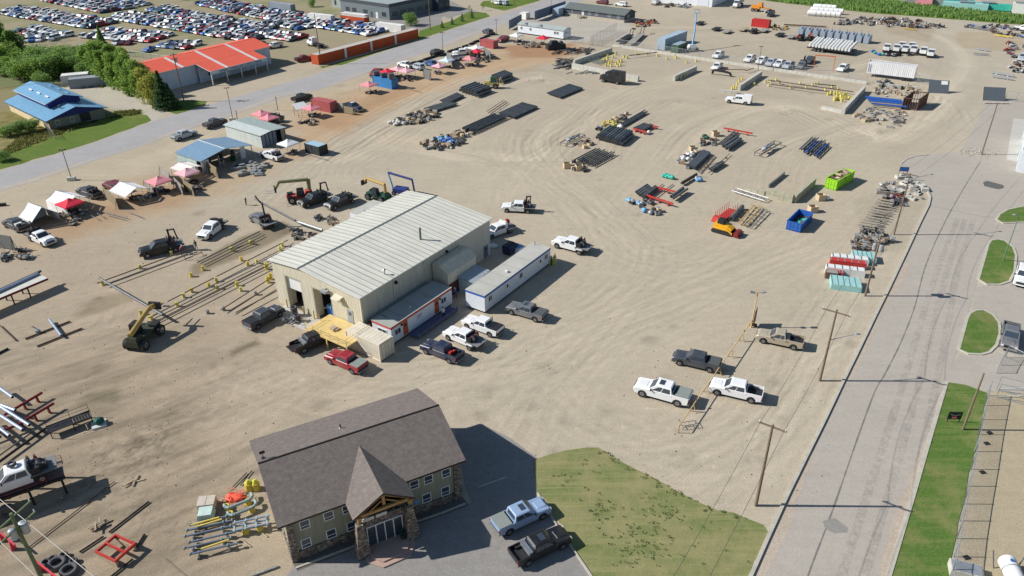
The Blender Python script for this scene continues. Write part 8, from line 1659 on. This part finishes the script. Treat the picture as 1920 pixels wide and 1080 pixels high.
fence([(1700,150),(1742,160)],2.4,'mesh gate beside the dark slanted board with a notice',3);fence([(1884,188),(1925,193)],2.4,'mesh gate right of the plain slanted board',3);
fence([(240,105),(330,118)],1.8,'scrapyard wire fence behind the red roofed shop',4);fence([(75,85),(130,75)],1.8,'wire fence between the car cluster and the bushes',4)
fence([(82,237),(104,262)],1.8,'white fence panel at the corner of the blue roofed house',2)
t=thing('steel_gate','folded steel gate frames behind the right mesh fence','gate',G(1868,745),R(-30));b=MB()
for k in range(2):
    o_=k*1.6
    for p,q in (((0,o_,.1),(4,o_,.1)),((0,o_,2),(4,o_,2)),((0,o_,.1),(0,o_,2)),((4,o_,.1),(4,o_,2)),((0,o_,.1),(4,o_,2))): b.tube(p,q,.05,steel,6)
b.build('frame',t)
t=thing('yard_sign','small black sign with silver wings and red emblem on the grass strip','sign',G(1786,792),R(-3));b=MB();b.box((0,0,1.0),(1.5,.08,1.0),black);sgb=b.build('board',t)
for s in (-.65,.65): b=MB();b.box((s,0,.3),(.06,.06,.6),black);b.build('leg',t)
b=MB();b.add([(-.6,-.05,1.28),(-.15,-.05,1.12),(.15,-.05,1.12),(.6,-.05,1.28),(.5,-.05,1.12),(.12,-.05,.98),(-.12,-.05,.98),(-.5,-.05,1.12)],[(0,1,7),(1,2,5,6),(7,1,6),(2,3,4),(2,4,5)],chrome);b.build('wing_emblem',sgb);b=MB();b.box((0,-.05,.72),(.5,.02,.22),mat('pink_red',lin((220,120,120)),.5));b.build('emblem',sgb)
t=thing('small_tank','white ribbed tank with pinkish side at the bottom right corner','tank',G(1888,1078),R(80));b=MB();b.tube((-1.6,0,.9),(.8,0,.9),.75,white,18);b.ball((.8,0,.9),.75,white,16,8,(.35,1,1));b.tube((-.3,0,.9),(-.2,0,.9),.79,steel,18);b.tube((.2,0,1.6),(.2,0,1.75),.15,bluep,8);b.build('vessel',t)
for s in (-.9,.9): b=MB();b.tube((.6,s,0),(.9,s*1.5,1.9),.06,pipegrey,6);b.build('mast',t)
t=thing('metal_plate','pale metal plate box at the lower end of the mesh fence','box',G(1808,1076),R(70));b=MB();b.box((0,0,.4),(1.4,2.6,.8),conc);b.build('body',t);b=MB();b.box((0,0,.83),(1.2,2.4,.06),steel);b.build('lid',t)
for k,(u,v) in enumerate(((1855,812),(1850,832),(1842,886),(1812,1046))): b=MB();b.box((0,0,.06),(.5,.4,.12),dark);tag(b.build('ground_box',None,loc=G(u,v),rz=.2),['small dark ground box behind the mesh fence, topmost','small dark ground box behind the mesh fence, second from top','larger dark ground box behind the mesh fence','small dark ground box near the fence end'][k],'box')
b=MB();b.fix=False;rn=random.Random(16);g_=[conc,greywood,wood,conc2,rust]
for k in range(1500):
    g=G(rn.uniform(-20,1560),rn.uniform(200,960));r_=rn.uniform(.03,.11);o=len(b.v);b.add([(g.x-r_,g.y,.0),(g.x+r_*.6,g.y-r_,.0),(g.x+r_,g.y+r_*.7,0),(g.x,g.y,r_*1.1)],[(0,1,3),(1,2,3),(2,0,3)],g_[k % 5])
tag(b.build('loose_stones'),None,None,None,'stuff')
b=MB();rn=random.Random(6);g=G(1830,287)
for k in range(90): b.ball((g.x+rn.gauss(0,1.8),g.y+rn.gauss(0,1.4),.08),rn.uniform(.08,.2),conc if k % 2 else wood,5,3,(1,1,.6),.3,rn)
tag(b.build('rubble_patch'),None,None,None,'stuff')
# ================================================================ vegetation
def leafm(name,a,b_):
    m=bpy.data.materials.new(name);m.use_nodes=True;n=m.node_tree;L=n.links;p=n.nodes['Principled BSDF'];p.inputs['Roughness'].default_value=.7;p.inputs['Specular IOR Level'].default_value=.2
    geo=n.nodes.new('ShaderNodeNewGeometry');mx=n.nodes.new('ShaderNodeMix');mx.data_type='RGBA';nz=n.nodes.new('ShaderNodeTexNoise');nz.inputs['Scale'].default_value=.7;L.new(geo.outputs['Position'],nz.inputs['Vector'])
    ad=n.nodes.new('ShaderNodeMath');ad.operation='MULTIPLY_ADD';ad.inputs[1].default_value=.6;L.new(geo.outputs['Random Per Island'],ad.inputs[0]);r=n.nodes.new('ShaderNodeMapRange');r.inputs['From Min'].default_value=.3;r.inputs['From Max'].default_value=.7;r.inputs['To Max'].default_value=.5;L.new(nz.outputs[0],r.inputs[0]);L.new(r.outputs[0],ad.inputs[2])
    L.new(ad.outputs[0],mx.inputs[0]);mx.inputs[6].default_value=(*a,1);mx.inputs[7].default_value=(*b_,1);L.new(mx.outputs[2],p.inputs['Base Color'])
    tr=n.nodes.new('ShaderNodeBsdfTranslucent');L.new(mx.outputs[2],tr.inputs[0]);ms=n.nodes.new('ShaderNodeMixShader');ms.inputs[0].default_value=.5;L.new(p.outputs[0],ms.inputs[1]);L.new(tr.outputs[0],ms.inputs[2]);L.new(ms.outputs[0],n.nodes['Material Output'].inputs[0]);return m
lf1=leafm('poplar_leaf',lin((98,130,58)),lin((160,188,94)));lf2=leafm('willow_leaf',lin((100,130,70)),lin((154,184,104)));lf3=leafm('spruce_needle',lin((58,82,56)),lin((96,124,78)));lf4=leafm('yellowing_leaf',lin((128,142,60)),lin((186,184,96)))
bark=mat('bark',lin((96,84,70)),.9,0,.2)
def crown(key,H,W,kind,leaf,n,z0=.15,seed=1):
    def f(b):
        rn=random.Random(seed);ls=.30
        cl=[]
        if kind=='cone':
            for k in range(n): z=rn.random()**1.3;a0=rn.random();r_=W/2*(1-z)*rn.uniform(.4,1.0)*(1+.3*math.sin(z*40+a0*3));a_=rn.random()*6.283;cl.append((r_*math.cos(a_),r_*math.sin(a_),H*(z0+(1-z0)*z)))
        else:
            blobs=[(rn.uniform(-.3,.3)*W,rn.uniform(-.3,.3)*W,H*rn.uniform(z0+.15,.85),W*rn.uniform(.16,.3)) for _ in range(16)] if kind=='round' else [(rn.uniform(-.28,.28)*W,rn.uniform(-.28,.28)*W,H*(z0+.08+(.86-z0)*k/15),W*rn.uniform(.2,.36)*(1-.3*k/15)) for k in range(16)]
            for k in range(n):
                x,y,z,r_=rn.choice(blobs);v=Vector((rn.gauss(0,1),rn.gauss(0,1),rn.gauss(0,1))).normalized()*r_*rn.uniform(.7,1.25);cl.append((x+v.x,y+v.y,max(.1,z+v.z*(1.15))))
        V=[];F=[]
        for p in cl:
            q=Vector(p);a_=Vector((rn.gauss(0,1),rn.gauss(0,1),rn.gauss(0,.6))).normalized();c=a_.cross(Vector((rn.gauss(0,1),rn.gauss(0,1),rn.gauss(0,1)))).normalized();s=ls*rn.uniform(.6,1.4);o=len(V)
            V+=[q-a_*s,q+c*s*.6,q+a_*s,q-c*s*.6];F.append((o,o+1,o+2,o+3))
        b.add(V,F,leaf);b.fix=False
    return cached(key,'crown',f)
def tree(u,v,H,W,kind,leaf,label,group,n=3600,z0=.12,cat='tree',name='tree',seed=None):
    seed=seed or random.randrange(4);key=('crown',kind,leaf.name,seed,cat,n)
    t=thing(name,label,cat,G(u,v),random.random()*6,group);c=link('crown',crown(key,10.,6. if kind!='round' else 9.,kind,leaf,n,z0,seed+1),t);c.scale=(W/(6. if kind!='round' else 9.),W/(6. if kind!='round' else 9.),H/10.)
    k=link('trunk',cached(('trunk',kind),'trunk',lambda b: [b.tube((0,0,0),(0,0,7),.16,bark,7,.05)]+[b.tube((0,0,2+i),(math.cos(i*2.1)*1.4,math.sin(i*2.1)*1.4,3.6+i),.07,bark,5,.03) for i in range(4)]),t);k.scale=(W/6,W/6,H/10.)
    return t
for u,v,H,W in ((204,160,9.5,5.5),(222,168,9,5),(238,172,9.5,5.5),(252,178,9,5),(268,183,9,5),(190,150,10,6),(212,150,10,6),(232,160,9.5,6),(174,140,8,6),(186,134,8.5,6)): tree(u,v,H,W,'tall',lf1,'bright green poplar in the row beside the gravel lot','poplars in the row',4200)
for u,v,H,W,k in ((282,193,8.5,5,4),(297,197,8,4.5,4)): tree(u,v,H,W,'tall',lf4 if k==4 else lf1,['yellowing tree at the right end of the poplar row, left','yellowing tree beside the dark spruce, right'][u>290],None,3600)
tree(310,203,9.5,5.5,'cone',lf3,'dark spruce beside the power pole and the red roofed shop',None,6500,.05,name='spruce_tree');tree(323,208-4,6.5,4.5,'cone',lf3,'smaller dark spruce right of the tall spruce',None,4500,.05,name='spruce_tree')
tree(196,99,8.5,4.2,'cone',lf2,'tall pale spruce rising between scrapyard cars and poplars',None,6500,.05,name='spruce_tree');tree(6,112,12,9,'tall',lf2,'very tall broad tree at the left edge',None,5200);tree(36,116,9.5,7,'tall',lf2,'tall tree right of the one at the left edge',None,5200)
for u,v,H,W in ((10,140,5.5,9),(38,148,5.5,9),(62,150,6,9),(88,145,5.5,9),(50,128,6,9),(20,125,6.5,9),(112,140,6,8),(130,134,6,8),(148,138,6,8),(100,122,5,8),(120,112,5,7),(150,120,5,8),(165,145,5.5,6),(75,132,6,9),(-15,130,6,9),(140,108,4,7),(82,160,3,5)): tree(u,v,H*random.uniform(.85,1.25),W,'round',random.choice([lf1,lf2,lf2]),'rounded willow bush in the thicket behind the blue roofed house','willow bushes in the thicket',3600,.0,'bush','willow_bush')
for u,v,H,W,lb in ((20,255,2.6,4.5,'left bush beside the cream wall of the blue roofed house'),(38,250,2.8,5,'middle bush beside the cream wall of the blue roofed house'),(58,246,2.8,4.5,'right bush beside the cream wall of the blue roofed house'),(3,302,2.2,4,'low dark bush cut by the left edge'),(771,48,4.5,6,'round pale green tree at the end of the orange containers'),(585,13,3.2,3.5,'small tree at the back of the scrapyard')): tree(u,v,H,W,'round',lf2,lb,None,3000,.0,'bush','bush')
for u,v,H,lb in ((829,52,2.6,'small spruce on the verge, first from the pole'),(848,46,2.8,'small spruce on the verge, second from the pole'),(867,40,3.2,'small spruce on the verge, third from the pole'),(885,34,3.6,'small spruce on the verge, farthest from the pole')): tree(u,v,H,1.9,'cone',lf3,lb,'small spruces on the verge',900,.03,name='spruce_tree')
for u,v,lb in ((905,20,'young thin tree by the verge corner'),(925,15,'young thin tree right of the verge corner'),(880,24,'young thin tree left of the verge corner')): tree(u,v,3.0,1.4,'tall',lf4,lb,None,500,.3,name='sapling')
b=MB();b.fix=False;rn=random.Random(2);wl_=leafm('weed_mix',lin((84,96,48)),lin((136,132,80)))
for u,v in sc([(0,296),(100,256),(200,224),(262,214),(250,205),(190,228),(100,236),(30,262),(0,290)],900,rn)+sc([(215,210),(262,206),(262,214),(220,218)],300,rn)+sc([(110,165),(200,165),(190,150),(110,155)],120,rn):
    g=G(u,v);h=rn.uniform(.15,.6)
    for k in range(3): a_=rn.random()*6.3;p=g+Vector((rn.uniform(-.4,.4),rn.uniform(-.4,.4),0));d_=Vector((math.cos(a_),math.sin(a_),0))*.2;b.quad([p-d_,p+d_,p+d_*.3+Vector((0,0,h))],wl_)
tag(b.build('tall_weeds'),None,None,None,'stuff')
b=MB();b.fix=False
for u,v in sc([(1430,0),(1640,23),(1930,46),(1930,32),(1740,12),(1560,-10)],3000,rn):
    g=G(u,v);h=rn.uniform(.5,1.6)
    for k in range(2): a_=rn.random()*6.3;p=g+Vector((rn.uniform(-.8,.8),rn.uniform(-.8,.8),0));d_=Vector((math.cos(a_),math.sin(a_),0))*.6;b.quad([p-d_,p+d_,p+d_*.3+Vector((0,0,h))],lf2)
tag(b.build('tall_grass'),None,None,None,'stuff')
# ================================================================ scrapyard cars
SCOL=[('white',(232,234,236)),('silver',(176,186,196)),('navy',(34,48,84)),('black',(28,30,36)),('blue',(60,116,196)),('red',(176,30,40)),('maroon',(110,28,50)),('dark green',(40,62,58)),('teal',(60,130,140)),('grey',(90,98,106))]
WTS=[36,13,9,9,12,12,6,4,4,5]
def scrapcar(b,ci,kind):
    m=paintm('scrap_'+SCOL[ci][0].replace(' ','_'),SCOL[ci][1],.35,.05,.05)
    if kind==0: body=[(2.2,.35),(-2.2,.35),(-2.3,.85),(-1.6,.95),(1.0,.95),(2.1,.8),(2.3,.55)];g0=(1.05,-1.75);g1=(.4,-1.1);zt=1.4
    elif kind==1: body=[(2.2,.4),(-2.2,.4),(-2.3,1.0),(1.0,1.05),(2.1,.95),(2.3,.6)];g0=(1.1,-2.25);g1=(.5,-2.0);zt=1.7
    elif kind==2: body=[(2.6,.45),(-2.7,.45),(-2.75,1.1),(1.1,1.1),(2.5,1.0),(2.7,.7)];g0=(1.15,-.7);g1=(.6,-.55);zt=1.75
    else: body=[(2.2,.4),(-2.3,.4),(-2.3,1.05),(1.4,1.05),(2.2,.85),(2.3,.6)];g0=(1.5,-2.25);g1=(.6,-2.1);zt=1.8
    b.side(body,-.86,.86,m);zb=max(z for x,z in body)-.06
    V=[(g0[0],.8,zb),(g0[0],-.8,zb),(g0[1],-.8,zb),(g0[1],.8,zb),(g1[0],.62,zt),(g1[0],-.62,zt),(g1[1],-.62,zt),(g1[1],.62,zt)]
    b.add(V,[(4,5,6,7)],m);b.add(V,[(0,1,5,4),(1,2,6,5),(2,3,7,6),(3,0,4,7)],mat('dull_glass',(.04,.055,.075),.35,0,.1))
    if kind==2: b.box((-1.75,0,1.11),(1.6,1.4,.04),black)
    for x in (1.4,-1.4):
        for y in (-.8,.8): b.tube((x,y-.1,.32),(x,y+.1,.32),.32,dark,8)
cars=[]
def rows(p0,p1,n,name,sp=2.05,dep=4.9,flip=0,dens=.96):
    A_,B_=G(*p0),G(*p1);d_=(B_-A_);L_=d_.length;d_.normalize();nn=Vector((-d_.y,d_.x,0))
    for r_ in range(n):
        for k in range(int(L_/sp)):
            if random.random()>dens: continue
            p=A_+d_*(k*sp+random.uniform(-.2,.2))+nn*(r_*dep+random.uniform(-.35,.35));cars.append((p,math.atan2(-nn.y,-nn.x)+random.gauss(0,.05)+(math.pi if random.random()<.3 else 0),name))
rows((-6,24),(176,54),3,'left front block');rows((165,52),(184,54),2,'left front block')
rows((34,60),(112,76),2,'cluster behind the tall left trees');rows((50,79),(116,74),1,'cluster behind the tall left trees',dens=.8);rows((76,101),(118,97),1,'cars beside the bushes');rows((135,99),(178,90),1,'cars beside the bushes',dens=.8)
rows((160,70),(300,80),3,'middle cluster behind the spruce');rows((208,84),(270,82),1,'middle cluster behind the spruce',dens=.8);rows((305,88),(365,92),2,'wrecks near the red roof',dens=.8)
rows((216,36),(480,80),2,'long centre block');rows((222,31),(560,78),2,'long centre block')
rows((88,2),(205,26),3,'upper left block');rows((285,20),(500,62),2,'long upper block');rows((500,44),(572,58),2,'long upper block')
rows((176,-2),(262,15),2,'top edge block');rows((372,8),(480,32),3,'upper right block');rows((480,32),(705,68),3,'right block before the orange row');rows((610,50),(712,66),1,'right block before the orange row')
rows((300,-8),(360,0),2,'far top block');rows((280,96),(300,97),1,'wrecks near the red roof')
cm_=Vector((0,0,56))
cars.sort(key=lambda c: (c[0]-cm_).length);NI=300
for ci in range(len(SCOL)): pass
rest=MB();rest.fix=False
KN=['sedan','wagon','pickup','van']
for i,(p,rz,nm) in enumerate(cars):
    ci=random.choices(range(len(SCOL)),WTS)[0];kd=random.choices((0,1,2,3),(45,25,18,12))[0]
    me=cached(('scar',ci,kd),'scrap_car',lambda b: scrapcar(b,ci,kd))
    if i<NI:
        o=link('scrap_car',me,None,p,rz);lb=f'{SCOL[ci][0]} {KN[kd]} parked tightly in the scrapyard, {nm}';tag(o,lb,'car',lb)
    else:
        c,s=math.cos(rz),math.sin(rz);off=len(rest.v)
        V=[(p.x+v.co.x*c-v.co.y*s,p.y+v.co.x*s+v.co.y*c,v.co.z) for v in me.vertices];rest.v+=V
        for f in me.polygons: rest.f.append([off+k for k in f.vertices]);rest.m.append(rest.mi(me.materials[f.material_index]));rest.sm.append(False)
tag(rest.build('distant_scrap_cars'),None,None,None,'stuff')
print('CARS',len(cars),'OBJ',len(bpy.data.objects))
